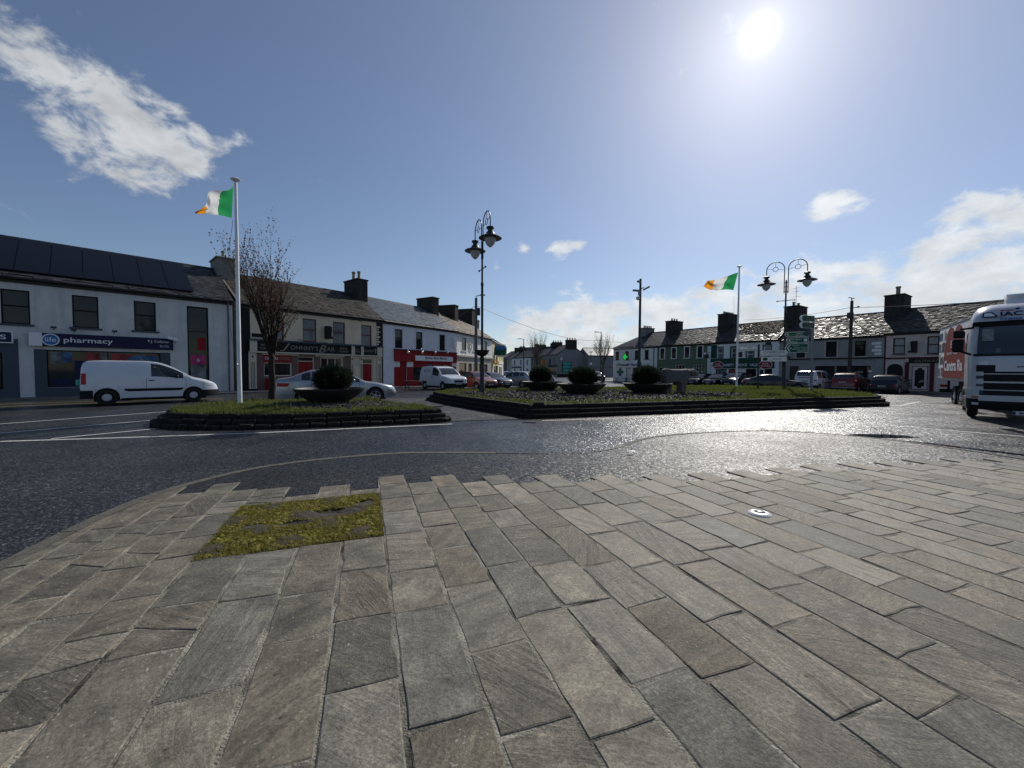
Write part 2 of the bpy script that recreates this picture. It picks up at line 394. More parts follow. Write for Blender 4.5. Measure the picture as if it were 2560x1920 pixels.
M('pipe_grey', (.10, .11, .12), .5, .1)
M('frame_black', (.004, .004, .0045), .5, 0, spec=.15)
M('frame_red', (.13, .012, .014), .4, .1)
M('frame_white', (.62, .62, .60), .45, .05)
M('frame_green', (.012, .075, .045), .45, .1)
M('frame_brown', (.045, .025, .018), .5, .1)
M('glass', (.018, .021, .021), .04, .5, 1.2, spec=.4)
M('glass_pale', (.10, .115, .125), .06, .3, 2.5, spec=.6)
M('curtain', (.34, .34, .33), .5, .35, 3, stretch=(9, 9, .4))
M('paint_navy', (.012, .016, .055), .4, .08)
M('paint_slate', (.065, .085, .105), .6, .08, 3)
M('paint_red', (.26, .012, .014), .45, .12, 3)
M('paint_maroon', (.085, .012, .018), .5, .12, 3)
M('paint_black', (.010, .010, .010), .45, .1)
M('paint_cream', (.62, .54, .42), .6, .06)
M('paint_blue', (.03, .045, .15), .45, .1)
M('paint_gold', (.30, .27, .19), .45, .1)
M('paint_white', (.78, .78, .77), .5, .04)
M('paint_sky', (.05, .17, .42), .4, .25, 5)
M('paint_pink', (.42, .05, .16), .5, .5, 2.2)
M('paint_green', (.010, .060, .038), .5, .1)
M('paint_grass', (.02, .30, .10), .5, .1)
M('sign_green', (.006, .10, .052), .4, .06)
M('sign_orange', (.60, .26, .03), .5, .1)
M('teal_print', (.05, .36, .30), .5, .15, 4)
M('poster_mix', (.20, .22, .22), .4, .7, 2.0)
M('poster_red', (.30, .05, .05), .4, .6, 2.4)
M('poster_blue', (.07, .15, .28), .4, .6, 2.4)
# vehicles
M('car_white', (.66, .68, .72), .22, .03, 2, coat=.5)
M('car_silver', (.36, .37, .39), .3, .03, 2, metal=.6, coat=.6)
M('car_grey', (.13, .14, .16), .28, .05, 2, metal=.4, coat=.7)
M('car_navy', (.008, .011, .026), .25, 0, coat=.25)
M('car_slate', (.012, .015, .022), .25, .05, 2, coat=.25)
M('car_black', (.006, .006, .007), .22, 0, coat=.25)
M('car_copper', (.20, .035, .018), .3, .05, 2, coat=.25)
M('car_red', (.15, .010, .008), .28, .05, 2, coat=.3)
M('car_glass', (.012, .016, .018), .03, 0, spec=.9)
M('tyre', (.012, .012, .012), .85, .2, 30)
M('alloy', (.42, .43, .44), .3, .05, 8, metal=.7)
M('hubcap', (.50, .50, .51), .4, .1, 8)
M('trim_black', (.010, .011, .012), .6, .1, spec=.2)
M('lens_clear', (.55, .58, .60), .08, .15, 30, spec=.8)
M('lens_red', (.42, .010, .012), .3, .1, 20, spec=.25)
M('lens_amber', (.5, .18, .02), .15, .1, 20)
M('plate', (.60, .60, .56), .5, .05)
M('chrome', (.6, .6, .6), .15, 0, metal=1)
M('cloth_dark', (.02, .02, .024), .9, .2)
M('cloth_light', (.35, .30, .34), .9, .5, 14)
M('skin', (.42, .26, .19), .6, .1)
M('hair', (.30, .29, .28), .8, .2)
M('vest', (.35, .45, .03), .7, .2)

# ------------------------------------------------------------------ mesh helpers
class MB:
    def __init__(s): s.v = []; s.f = []; s.m = []
    def add(s, vs, fs, mi=0):
        o = len(s.v); s.v += [tuple(q) for q in vs]
        for f in fs: s.f.append(tuple(i + o for i in f)); s.m.append(mi)
        return s
    def box(s, x0, x1, y0, y1, z0, z1, mi=0, T=None):
        vs = [Vector((x, y, z)) for z in (z0, z1) for x, y in ((x0, y0), (x1, y0), (x1, y1), (x0, y1))]
        if T: vs = [T @ q for q in vs]
        return s.add(vs, [(3, 2, 1, 0), (4, 5, 6, 7), (0, 1, 5, 4), (1, 2, 6, 5), (2, 3, 7, 6), (3, 0, 4, 7)], mi)
    def bev(s, x0, x1, y0, y1, z0, z1, b=.02, mi=0, T=None, jit=0.0, rnd=None):
        """box with chamfered edges"""
        vs = []; idx = {}
        X = (x0, x1); Y = (y0, y1); Z = (z0, z1)
        for i in (0, 1):
            for j in (0, 1):
                for k in (0, 1):
                    dx = b * (1 - 2 * i); dy = b * (1 - 2 * j); dz = b * (1 - 2 * k)
                    jx = jy = jz = 0
                    if jit: jx, jy, jz = (rnd.uniform(-jit, jit) for _ in range(3))
                    c = (X[i] + jx, Y[j] + jy, Z[k] + jz)
                    for a, q in (('x', (c[0], c[1] + dy, c[2] + dz)), ('y', (c[0] + dx, c[1], c[2] + dz)), ('z', (c[0] + dx, c[1] + dy, c[2]))):
                        idx[i, j, k, a] = len(vs); vs.append(Vector(q))
        fs = []
        for i in (0, 1):
            fs.append([idx[i, j, k, 'x'] for j, k in (((0, 0), (0, 1), (1, 1), (1, 0)) if i == 0 else ((0, 0), (1, 0), (1, 1), (0, 1)))])
            fs.append([idx[j, i, k, 'y'] for j, k in (((0, 0), (1, 0), (1, 1), (0, 1)) if i == 0 else ((0, 0), (0, 1), (1, 1), (1, 0)))])
            fs.append([idx[j, k, i, 'z'] for j, k in (((0, 0), (0, 1), (1, 1), (1, 0)) if i == 0 else ((0, 0), (1, 0), (1, 1), (0, 1)))])
        for j in (0, 1):
            for k in (0, 1):
                fs.append([idx[0, j, k, 'y'], idx[1, j, k, 'y'], idx[1, j, k, 'z'], idx[0, j, k, 'z']])
                fs.append([idx[j, 0, k, 'x'], idx[j, 1, k, 'x'], idx[j, 1, k, 'z'], idx[j, 0, k, 'z']])
                fs.append([idx[j, k, 0, 'x'], idx[j, k, 1, 'x'], idx[j, k, 1, 'y'], idx[j, k, 0, 'y']])
                for i in (0, 1):
                    if 0: pass
        for i in (0, 1):
            for j in (0, 1):
                for k in (0, 1):
                    fs.append([idx[i, j, k, a] for a in 'xyz'])
        if T: vs = [T @ q for q in vs]
        return s.add(vs, fs, mi)
    def tube(s, pts, rad, n=8, mi=0, cap=True):
        pts = [Vector(p) for p in pts]
        if not isinstance(rad, (list, tuple)): rad = [rad] * len(pts)
        vs = []; fs = []
        prev = None
        for i, p in enumerate(pts):
            d = (pts[min(i + 1, len(pts) - 1)] - pts[max(i - 1, 0)]).normalized()
            if prev is None:
                a = Vector((0, 0, 1)) if abs(d.z) < .9 else Vector((1, 0, 0))
                u = d.cross(a).normalized()
            else:
                u = (prev - d * prev.dot(d))
                u = u.normalized() if u.length > 1e-6 else d.orthogonal().normalized()
            prev = u
            w = d.cross(u)
            for k in range(n):
                t = 2 * pi * k / n
                vs.append(p + (u * cos(t) + w * sin(t)) * rad[i])
        for i in range(len(pts) - 1):
            for k in range(n):
                a = i * n + k; b = i * n + (k + 1) % n
                fs.append((a, b, b + n, a + n))
        if cap:
            fs.append(tuple(range(n))[::-1]); fs.append(tuple((len(pts) - 1) * n + k for k in range(n)))
        return s.add(vs, fs, mi)
    def lathe(s, prof, c=(0, 0, 0), n=16, mi=0, T=None, cap=True):
        vs = []; fs = []
        for r, z in prof:
            for k in range(n):
                t = 2 * pi * k / n
                q = Vector((c[0] + r * cos(t), c[1] + r * sin(t), c[2] + z))
                vs.append(T @ q if T else q)
        for i in range(len(prof) - 1):
            for k in range(n):
                a = i * n + k; b = i * n + (k + 1) % n
                fs.append((a, b, b + n, a + n))
        if cap and prof[0][0] > 1e-4: fs.append(tuple(range(n))[::-1])
        if cap and prof[-1][0] > 1e-4: fs.append(tuple((len(prof) - 1) * n + k for k in range(n)))
        return s.add(vs, fs, mi)
    def ell(s, c, r, n=10, m=6, mi=0, T=None):
        prof = [(max(1e-5, sin(pi * i / m)), -cos(pi * i / m)) for i in range(m + 1)]
        vs = []; fs = []
        for a, z in prof:
            for k in range(n):
                t = 2 * pi * k / n
                q = Vector((c[0] + r[0] * a * cos(t), c[1] + r[1] * a * sin(t), c[2] + r[2] * z))
                vs.append(T @ q if T else q)
        for i in range(m):
            for k in range(n):
                a = i * n + k; b = i * n + (k + 1) % n
                fs.append((a, b, b + n, a + n))
        return s.add(vs, fs, mi)
    def prism(s, poly, fn, d0, d1, mi=0):
        """extrude a 2D polygon; fn(u, v, w) gives the point"""
        n = len(poly)
        vs = [fn(u, v, d0) for u, v in poly] + [fn(u, v, d1) for u, v in poly]
        fs = [tuple(range(n)), tuple(range(2 * n - 1, n - 1, -1))]
        for i in range(n):
            j = (i + 1) % n
            fs.append((j, i, i + n, j + n))
        return s.add(vs, fs, mi)
    def mesh(s, name, mats, smooth=False, sharp=None):
        me = bpy.data.meshes.new(name)
        me.from_pydata(s.v, [], s.f)
        for m in (mats if isinstance(mats, (list, tuple)) else [mats]):
            me.materials.append(MATS[m] if isinstance(m, str) else m)
        if any(s.m): me.polygons.foreach_set('material_index', s.m)
        if smooth:
            me.polygons.foreach_set('use_smooth', [True] * len(me.polygons))
            if sharp: me.set_sharp_from_angle(angle=radians(sharp))
        me.update()
        return me
    def build(s, name, mats, parent=None, smooth=False, sharp=None, loc=None, rot=None):
        return link(name, s.mesh(name, mats, smooth, sharp), parent, loc, rot)

def link(name, me, parent=None, loc=None, rot=None):
    o = bpy.data.objects.new(name, me)
    COL.objects.link(o)
    if parent: o.parent = parent
    if loc is not None: o.location = loc
    if rot is not None: o.rotation_euler = rot
    return o
def tag(o, label=None, cat=None, group=None, kind=None):
    if label: o['label'] = label
    if cat: o['category'] = cat
    if group: o['group'] = group
    if kind: o['kind'] = kind
    return o
def thing(name, label, cat, loc=(0, 0, 0), rz=0.0, group=None):
    o = bpy.data.objects.new(name, None); COL.objects.link(o)
    o.empty_display_size = .2
    o.location = loc; o.rotation_euler = (0, 0, rz)
    return tag(o, label, cat, group)
def children(o): return [c for c in list(o.children)]
def copy_tree(o, parent=None):
    c = o.copy(); COL.objects.link(c)
    if parent: c.parent = parent
    for ch in o.children: copy_tree(ch, c)
    return c

def text(s, parent, mat, x0, x1, z0, z1, y, name='lettering', off=.0, shear=0.0, depth=.006, T=None):
    """lettering fitted into a box on a plane facing -y of its parent"""
    cu = bpy.data.curves.new('lettering', 'FONT')
    cu.body = s; cu.extrude = .02; cu.offset = off; cu.shear = shear; cu.resolution_u = 3
    cu.align_x = 'LEFT'
    o = bpy.data.objects.new('lettering', cu)
    me = bpy.data.meshes.new_from_object(o)
    bpy.data.objects.remove(o)
    xs = [v.co.x for v in me.vertices]; ys = [v.co.y for v in me.vertices]
    ax, bx, ay, by = min(xs), max(xs), min(ys), max(ys)
    for v in me.vertices:
        q = Vector((x0 + (v.co.x - ax) / (bx - ax) * (x1 - x0), y - (depth if v.co.z > 0 else 0), z0 + (v.co.y - ay) / (by - ay) * (z1 - z0)))
        v.co = T @ q if T else q
    me.materials.clear(); me.materials.append(MATS[mat])
    return link(name, me, parent)

# ------------------------------------------------------------------ ground
def build_road():
    xs = sorted(set([-600, -300, -150, -90, -60] + list(range(-45, 66, 3)) + [80, 110, 160, 300, 600]))
    ys = sorted(set([-300, -100, -40, -15] + list(range(-6, 81, 3)) + [90, 105, 120, 140, 170, 220, 300, 500, 900]))
    vs = [(x, y, g(x, y)) for y in ys for x in xs]
    n = len(xs)
    fs = [(j * n + i, j * n + i + 1, (j + 1) * n + i + 1, (j + 1) * n + i) for j in range(len(ys) - 1) for i in range(n - 1)]
    tag(MB().add(vs, fs).build('road', 'road_asphalt', smooth=True), kind='structure')
build_road()

def sheet_strip(name, pts, w, mat, dz=.004, kind='structure', dash=None):
    """flat strip following a line on the road"""
    mb = MB()
    P = []
    for i in range(len(pts) - 1):
        a = Vector(pts[i]); b = Vector(pts[i + 1]); n = max(1, int((b - a).length / .5))
        for k in range(n): P.append(a.lerp(b, k / n))
    P.append(Vector(pts[-1]))
    L_ = []
    for i, p in enumerate(P):
        d = (P[min(i + 1, len(P) - 1)] - P[max(i - 1, 0)]).normalized()
        nrm = Vector((-d.y, d.x))
        for s_ in (-1, 1):
            q = p.xy + nrm * s_ * w / 2
            L_.append((q.x, q.y, g(q.x, q.y) + dz))
    fs = [(2 * i, 2 * i + 1, 2 * i + 3, 2 * i + 2) for i in range(len(P) - 1)]
    # every quad faces up
    o = MB().add(L_, [f[::-1] for f in fs]).build(name, mat)
    return tag(o, kind=kind)
G = lambda x, y: gp(x, y).xy
sheet_strip('road_marking', [G(0, 1104), G(360, 1092.6), G(653, 1082), G(1130, 1060)], .11, 'road_paint')
sheet_strip('road_marking', [G(0, 1060), G(441, 1027.5)], .10, 'road_paint')
sheet_strip('road_marking', [G(0, 1083), G(409, 1048.5)], .11, 'road_paint')
sheet_strip('road_marking', [G(128, 1097), G(390, 1072)], .10, 'road_paint')
sheet_strip('road_marking', [G(1355, 1052), G(1760, 1038), G(2060, 1026), G(2250, 1014), G(2300, 1004)], .10, 'road_paint')
sheet_strip('yellow_line', [G(0, 1017), G(200, 1009), G(560, 999)], .09, 'yellow_paint')
sheet_strip('yellow_line', [G(0, 1011), G(200, 1004), G(560, 995.5)], .09, 'yellow_paint')
sheet_strip('road_marking', [(5.5, 15.5), (9.5, 12.2), (12, 9.2), (14, 6)], .09, 'road_paint')

# ------------------------------------------------------------------ foreground pavement
PZ = .06
KERB = [(-1.2, -2.2), (-2.3, -.6), (-3.1, .9), (-3.55, 2.0), (-3.84, 2.93), (-4.02, 3.54), (-4.16, 4.2), (-4.15, 4.75), (-4.0, 5.3), (-3.72, 5.8), (-3.25, 6.25), (-2.55, 6.62), (-1.75, 6.9), (-.9, 7.1),
        (0, 7.1), (.9, 7.1), (1.55, 7.3), (2.1, 7.75), (2.7, 8.35), (3.4, 8.8), (4.6, 9.3), (6.15, 9.6), (7.3, 9.25), (8.1, 8.4), (8.5, 7.4), (8.75, 6.2), (8.95, 4.6), (9.05, 2.5), (9.0, -2.2)]
def catmull(P, n=8):
    out = []
    P = [Vector(p) for p in P]
    for i in range(len(P) - 1):
        p0 = P[max(i - 1, 0)]; p1 = P[i]; p2 = P[i + 1]; p3 = P[min(i + 2, len(P) - 1)]
        for k in range(n):
            t = k / n
            out.append(.5 * ((2 * p1) + (p2 - p0) * t + (2 * p0 - 5 * p1 + 4 * p2 - p3) * t * t + (3 * p1 - p0 - 3 * p2 + p3) * t ** 3))
    out.append(P[-1])
    return out
def resample(P, step):
    out = [P[0]]; acc = 0
    for i in range(len(P) - 1):
        a, b = P[i], P[i + 1]; l = (b - a).length; pos = 0
        while acc + (l - pos) >= step:
            pos += step - acc; acc = 0
            out.append(a.lerp(b, pos / l))
        acc += l - pos
    return out
KC = catmull(KERB)
def kerb_z(x, y):
    if y < 5: return PZ
    t = min(abs(x + .9) / 1.0 if x < -.9 else 9, 9)
    if -.9 <= x <= 2.0: return .014
    if x < -.9: return .014 + (PZ - .014) * min(1, (-.9 - x) / .9)
    return .014 + (PZ - .014) * min(1, (x - 2.0) / 1.2)
def offset_in(P, w):
    out = []
    for i, p in enumerate(P):
        d = (P[min(i + 1, len(P) - 1)] - P[max(i - 1, 0)]).normalized()
        out.append(p + Vector((d.y, -d.x)) * w)
    return out
pave = thing('pavement', None, None); tag(pave, kind='structure')
KW = .13
def build_kerb():
    P = resample(KC, .9)
    fine = resample(KC, .1)
    n_per = 9
    for i in range(0, len(fine) - n_per, n_per):
        seg = fine[i:i + n_per + 1]
        inn = offset_in(fine, KW)[i:i + n_per + 1]
        cut = .006 / max(.1, (seg[-1] - seg[0]).length)
        s0 = [a.lerp(seg[-1], 0) for a in seg]; 
        vs = []; m = len(seg)
        dz = R.uniform(-.003, .003)
        tr = .97
        ctr = (seg[0] + seg[-1] + inn[0] + inn[-1]) / 4
        for a, b in zip(seg, inn):
            z = kerb_z(a.x, a.y) + dz
            a2 = ctr + (a - ctr) * .99; b2 = ctr + (b - ctr) * .99
            e = (b2 - a2).normalized() * .012
            vs += [(a2.x, a2.y, -.05), (a2.x, a2.y, z - .012), (a2.x + e.x, a2.y + e.y, z), (b2.x, b2.y, z), (b2.x, b2.y, -.05)]
        fs = []
        for k in range(m - 1):
            for q in range(4):
                fs.append((k * 5 + q, k * 5 + q + 1, (k + 1) * 5 + q + 1, (k + 1) * 5 + q))
        fs.append((0, 4, 3, 2, 1)); fs.append(tuple((m - 1) * 5 + q for q in range(5)))
        MB().add(vs, fs).build('kerb_stone', 'patch_asphalt' if -.3 < ctr.x < 2.0 and ctr.y > 5 else 'kerb_dark' if ctr.x > 1.9 and ctr.y > 5 else 'kerb_concrete', pave)
build_kerb()
DD = Vector((-.35, .937)).normalized(); EE = Vector((DD.y, -DD.x))
cdxy = lambda c, d: EE * c + DD * d
BND = [(-4.6, 4.25), (-3.9, 4.55), (-3.3, 4.75), (-2.6, 4.9), (-1.5, 5.08), (.7, 5.15), (2.2, 5.16), (4.5, 5.7), (6.9, 6.3), (8.6, 6.3), (9.5, 6.1)]
def bnd_d(c):
    best = 99
    for i in range(len(BND) - 1):
        a = Vector(BND[i]); b = Vector(BND[i + 1])
        ca, cb = a.dot(EE), b.dot(EE)
        if ca <= c <= cb:
            t = (c - ca) / (cb - ca); return a.lerp(b, t).dot(DD)
    return a.dot(DD) if c > 0 else 5.5
KIN = offset_in(KC, KW + .012)
def clip(poly, chain):
    """keep the part of a convex polygon on the inner side of the kerb (convex stretch of it)"""
    for i in range(len(chain) - 1):
        a, b = chain[i], chain[i + 1]; d = b - a
        side = lambda p: d.x * (p.y - a.y) - d.y * (p.x - a.x)
        out = []
        for k in range(len(poly)):
            p, q = poly[k], poly[(k + 1) % len(poly)]
            sp, sq = side(p), side(q)
            if sp <= 0: out.append(p)
            if (sp < 0 < sq) or (sq < 0 < sp): out.append(p.lerp(q, sp / (sp - sq)))
        poly = out
        if len(poly) < 3: return []
    return poly
CHAIN_L = [KIN[i] for i in range(0, 11 * 8, 4)]
CHAIN_R = [KIN[i] for i in range(22 * 8, len(KIN), 4)]
MOSS = (-1.226, .13, 3.56, 4.80)
slab_count = 0
mortar = MB()
def build_slabs():
    cs = [-1.226, -.87, -.523, -.186, .142, .48, .807, 1.126, 1.463, 1.80, 2.13]
    while cs[-1] < 11.5: cs.append(cs[-1] + R.uniform(.315, .36))
    while cs[0] > -5: cs.insert(0, cs[0] - R.uniform(.26, .36))
    slabs = []
    def emit(poly, crack=False):
        a = sum((poly[i].x * poly[(i + 1) % len(poly)].y - poly[(i + 1) % len(poly)].x * poly[i].y) for i in range(len(poly))) / 2
        if abs(a) < .006: return
        if a < 0: poly = poly[::-1]
        slabs.append((abs(a), poly))
    for k in range(len(cs) - 1):
        c0, c1_ = cs[k] + .009, cs[k + 1] - .009
        cm = (c0 + c1_) / 2
        end = bnd_d(cm)
        end += (.26 if k % 2 else -.10) + R.uniform(-.05, .05)
        spans = []
        inm = MOSS[0] < cm < MOSS[1]
        if inm:
            top = MOSS[3] + R.choice([.28, .5, .62, .35]) if k % 2 else MOSS[3] + .2
            spans = [(-2.6, MOSS[2] + R.uniform(-.03, .02)), (MOSS[3] + R.uniform(-.02, .02), min(top, end + .3))]
        else: spans = [(-2.6, end)]
        for (s0, s1) in spans:
            mortar_poly = clip([cdxy(cs[k], s0), cdxy(cs[k], s1 + .006), cdxy(cs[k + 1], s1 + .006), cdxy(cs[k + 1], s0)], CHAIN_L)
            if mortar_poly: mortar_poly = clip(mortar_poly, CHAIN_R)
            if len(mortar_poly) >= 3:
                mortar.add([(p.x, p.y, PZ - .0042) for p in mortar_poly], [tuple(range(len(mortar_poly)))[::-1]])
            d = s1
            first = True
            while d > s0 + .06:
                ln = R.choice([.42, .5, .56, .62, .7, .78]) + R.uniform(-.04, .04)
                if first and not inm: ln = R.uniform(.42, .6); first = False
                if d - ln < s0 + .22: ln = d - s0
                a0, a1 = d - ln + .011, d - .002
                sk = R.uniform(-.012, .012)
                j = lambda: R.uniform(-.006, .006)
                poly = [cdxy(c0 + j(), a0 + j() + sk), cdxy(c1_ + j(), a0 + j() - sk), cdxy(c1_ + j(), a1 + j() - sk), cdxy(c0 + j(), a1 + j() + sk)]
                mid = cdxy(cm, (a0 + a1) / 2)
                d -= ln
                if mid.y < .55 and abs(mid.x) < 6 and mid.y < -.2: continue
                poly = clip(poly, CHAIN_L)
                if poly: poly = clip(poly, CHAIN_R)
                if len(poly) < 3: continue
                # some slabs on the left are cracked across
                if mid.x < -1.9 and R.random() < .45 and len(poly) == 4:
                    t0, t1 = R.uniform(.25, .75), R.uniform(.25, .75)
                    e0 = poly[0].lerp(poly[3], t0); e1 = poly[1].lerp(poly[2], t1)
                    gapv = DD * .004
                    emit([poly[0], poly[1], e1 - gapv, e0 - gapv]); emit([e0 + gapv, e1 + gapv, poly[2], poly[3]])
                else: emit(poly)
    return slabs
def slab_mesh(mb, poly, tilt):
    n = len(poly)
    ctr = Vector((sum(p.x for p in poly) / n, sum(p.y for p in poly) / n))
    z0, tx, ty = tilt
    zz = lambda p: PZ + z0 + tx * (p.x - ctr.x) + ty * (p.y - ctr.y)
    # a few extra points along each edge, worn in and out
    dense = []
    for i in range(n):
        a, b = poly[i], poly[(i + 1) % n]; l = (b - a).length
        k = max(1, int(l / .11))
        nv = Vector((b.y - a.y, a.x - b.x)).normalized() if l > 1e-5 else Vector((0, 0))
        for q in range(k):
            p = a.lerp(b, q / k)
            dense.append(p + nv * (R.uniform(-.005, .003) if q else -.002))
    n = len(dense)
    # broken corners
    if R.random() < .55 and n > 8:
        i0 = R.randrange(n)
        for q in range(R.choice([1, 1, 2])):
            w = dense[(i0 + q) % n]; dense[(i0 + q) % n] = w + (ctr - w).normalized() * R.uniform(.006, .018)
    vs = []
    for p in dense:
        i = ctr + (p - ctr) * (1 - .008 / max(.08, (p - ctr).length) * R.uniform(.5, 1.3))
        vs += [(p.x, p.y, PZ - .03), (p.x, p.y, zz(p) - .0035), (i.x, i.y, zz(i))]
    fs = [tuple(3 * i + 2 for i in range(n))]
    for i in range(n):
        j = (i + 1) % n
        fs.append((3 * i, 3 * j, 3 * j + 1, 3 * i + 1)); fs.append((3 * i + 1, 3 * j + 1, 3 * j + 2, 3 * i + 2))
    mb.add(vs, fs)
def place_slabs():
    sl = build_slabs()
    def seen(poly):
        c = sum((p for p in poly), Vector((0, 0))) / len(poly)
        if c.y < .9: return -1
        v = CROT.transposed() @ (Vector((c.x, c.y, PZ)) - CPOS)
        px, py = 1280 - v.x / v.z * FPX, 960 + v.y / v.z * FPX
        inside = -60 < px < 2620 and py < 2050
        return 1 / c.length if inside else -1 + .001 / (1 + c.length)
    order = sorted(sl, key=lambda q: -seen(q[1]) - q[0] * .5)
    rest = MB()
    for i, (a, poly) in enumerate(order):
        tilt = (R.uniform(-.002, .003), R.uniform(-.008, .008), R.uniform(-.007, .007))
        if i < 298:
            mb = MB(); slab_mesh(mb, poly, tilt); cx_ = sum(q.x for q in poly) / len(poly) - .25 * sum(q.y for q in poly) / len(poly)
            mb.build('slab', 'sandstone_worn_vignette' if R.random() < min(.9, max(.12, .5 - .38 * (cx_ + 1.0))) else 'sandstone', pave)
        elif seen(poly) > -2: slab_mesh(rest, poly, tilt)
    if rest.f: tag(rest.build('slab_paving', 'sandstone', pave), kind='stuff')
    mortar.build('mortar', 'mortar', pave)
place_slabs()
def build_tarmac():
    P = resample(offset_in(KC, KW - .01), .25)
    vs = []; 
    for p in P:
        c = p.dot(EE)
        # inner edge: back under the slabs
        if p.y > 4.6:
            d0 = min(p.dot(DD), bnd_d(max(-5.5, min(10.5, c)))) - .75
            q = cdxy(c, d0)
        else: q = Vector((p.x + (1.2 if p.x < 3 else -1.2), p.y))
        z = kerb_z(p.x, p.y) - .006
        ok = p.y > 4.6
        for t in (0, .35, .7, 1):
            r = p.lerp(q, t)
            zz = z + (PZ - .014 - z) * min(1, t * 1.6)
            vs.append((r.x, r.y, zz))
    n = len(P)
    fs = [(i * 4 + k, i * 4 + k + 1, (i + 1) * 4 + k + 1, (i + 1) * 4 + k) for i in range(n - 1) for k in range(3)]
    tag(MB().add(vs, fs).build('tarmac', 'patch_asphalt', smooth=True), kind='structure')
build_tarmac()
def build_moss():
    c0, c1_, a0, a1 = MOSS
    mb = MB(); n = 22
    vs = []
    for i in range(n + 1):
        for j in range(n + 1):
            p = cdxy(c0 - .01 + (c1_ - c0 + .02) * i / n, a0 + (a1 - a0) * j / n)
            z = PZ - .012 + .018 * sin(i * .7 + 1) * sin(j * .55) + R.uniform(0, .012)
            vs.append((p.x, p.y, z))
    fs = [(i * (n + 1) + j, i * (n + 1) + j + 1, (i + 1) * (n + 1) + j + 1, (i + 1) * (n + 1) + j) for i in range(n) for j in range(n)]
    mb.add(vs, [f[::-1] for f in fs], 0)
    bare = [((-.33, 4.28), .30, .13), ((-.62, 4.12), .16, .07), ((-.0, 4.5), .10, .10), ((-.98, 4.15), .10, .06)]
    for _ in range(20000):
        c = R.uniform(c0 - .012, c1_ + .012) + (R.gauss(0, .02) if R.random() < .2 else 0); d = R.uniform(a0 - .012, a1 + .012) + (R.gauss(0, .02) if R.random() < .2 else 0)
        if any(((c - q[0]) / rx) ** 2 + ((d - q[1]) / ry) ** 2 < R.uniform(.6, 1.4) for q, rx, ry in bare): continue
        p = cdxy(c, d); h = R.uniform(.008, .03) * (1.6 if R.random() < .06 else 1); a = R.uniform(0, 2 * pi); w = .004
        z = PZ - .004
        l = R.uniform(-.02, .02)
        mb.add([(p.x - cos(a) * w, p.y - sin(a) * w, z), (p.x + cos(a) * w, p.y + sin(a) * w, z), (p.x + l, p.y + R.uniform(-.02, .02), z + h)], [(0, 1, 2)], 1)
    tag(mb.build('moss_patch', ['soil', 'moss_blade']), kind='stuff')
    # carpet of moss over part of the soil
    mb = MB()
    for _ in range(1500):
        c = R.uniform(c0 + .03, c1_ - .03); d = R.uniform(a0 + .03, a1 - .03)
        if any(((c - q[0]) / rx) ** 2 + ((d - q[1]) / ry) ** 2 < 1.1 for q, rx, ry in bare): continue
        p = cdxy(c, d); r = R.uniform(.012, .04)
        mb.ell((p.x, p.y, PZ - .006), (r, r * R.uniform(.6, 1), R.uniform(.008, .016)), 7, 4)
    tag(mb.build('moss', 'moss', smooth=True), kind='stuff')
build_moss()
def puddle():
    pts = [gp(2098, 1088), gp(2150, 1085), gp(2215, 1086), gp(2262, 1089), gp(2300, 1094), gp(2240, 1096), gp(2190, 1095), gp(2140, 1093)]
    MBp = MB().add([(p.x, p.y, .004) for p in pts], [tuple(range(len(pts)))[::-1]])
    tag(MBp.build('puddle', 'water'), kind='structure')
    pts = [(8.1, 9.0), (8.9, 8.2), (9.35, 7.2), (9.6, 6.0), (9.45, 6.0), (9.2, 7.1), (8.75, 8.0), (7.95, 8.85)]
    tag(MB().add([(x, y, .0045) for x, y in pts], [tuple(range(8))[::-1]]).build('puddle', 'water'), kind='structure')
puddle()
def ground_light():
    p = gp(1899, 1285, PZ)
    t = thing('ground_light', 'round white domed light with a dark lens set into the paving slabs', 'ground light', (p.x, p.y, PZ - .004))
    MB().lathe([(.105, 0), (.105, .010), (.09, .022), (.055, .030), (.05, .027)], n=28).build('rim', 'frame_white', t, smooth=True, sharp=50)
    MB().lathe([(.05, .029), (.04, .036), (.02, .039), (0, .040)], n=20).build('lens', 'poster_mix', t, smooth=True)
ground_light()
def litter():
    for px, py, lb in ((1578, 1130, 'flattened white scrap of paper on the dark tarmac patch'),):
        p = gp(px, py, PZ); mb = MB()
        n = 7; z = .062 if py > 1500 else .075
        s_ = .03 if py > 1500 else .09
        pts = [(p.x + s_ * cos(2 * pi * k / n) * R.uniform(.6, 1.2), p.y + s_ * .5 * sin(2 * pi * k / n), z + R.uniform(0, .008)) for k in range(n)]
        mb.add(pts + [(p.x, p.y, z + .012)], [(k, (k + 1) % n, n) for k in range(n)])
        tag(mb.build('leaf' if py > 1500 else 'paper_scrap', 'paint_white'), lb, 'leaf' if py > 1500 else 'litter')
litter()

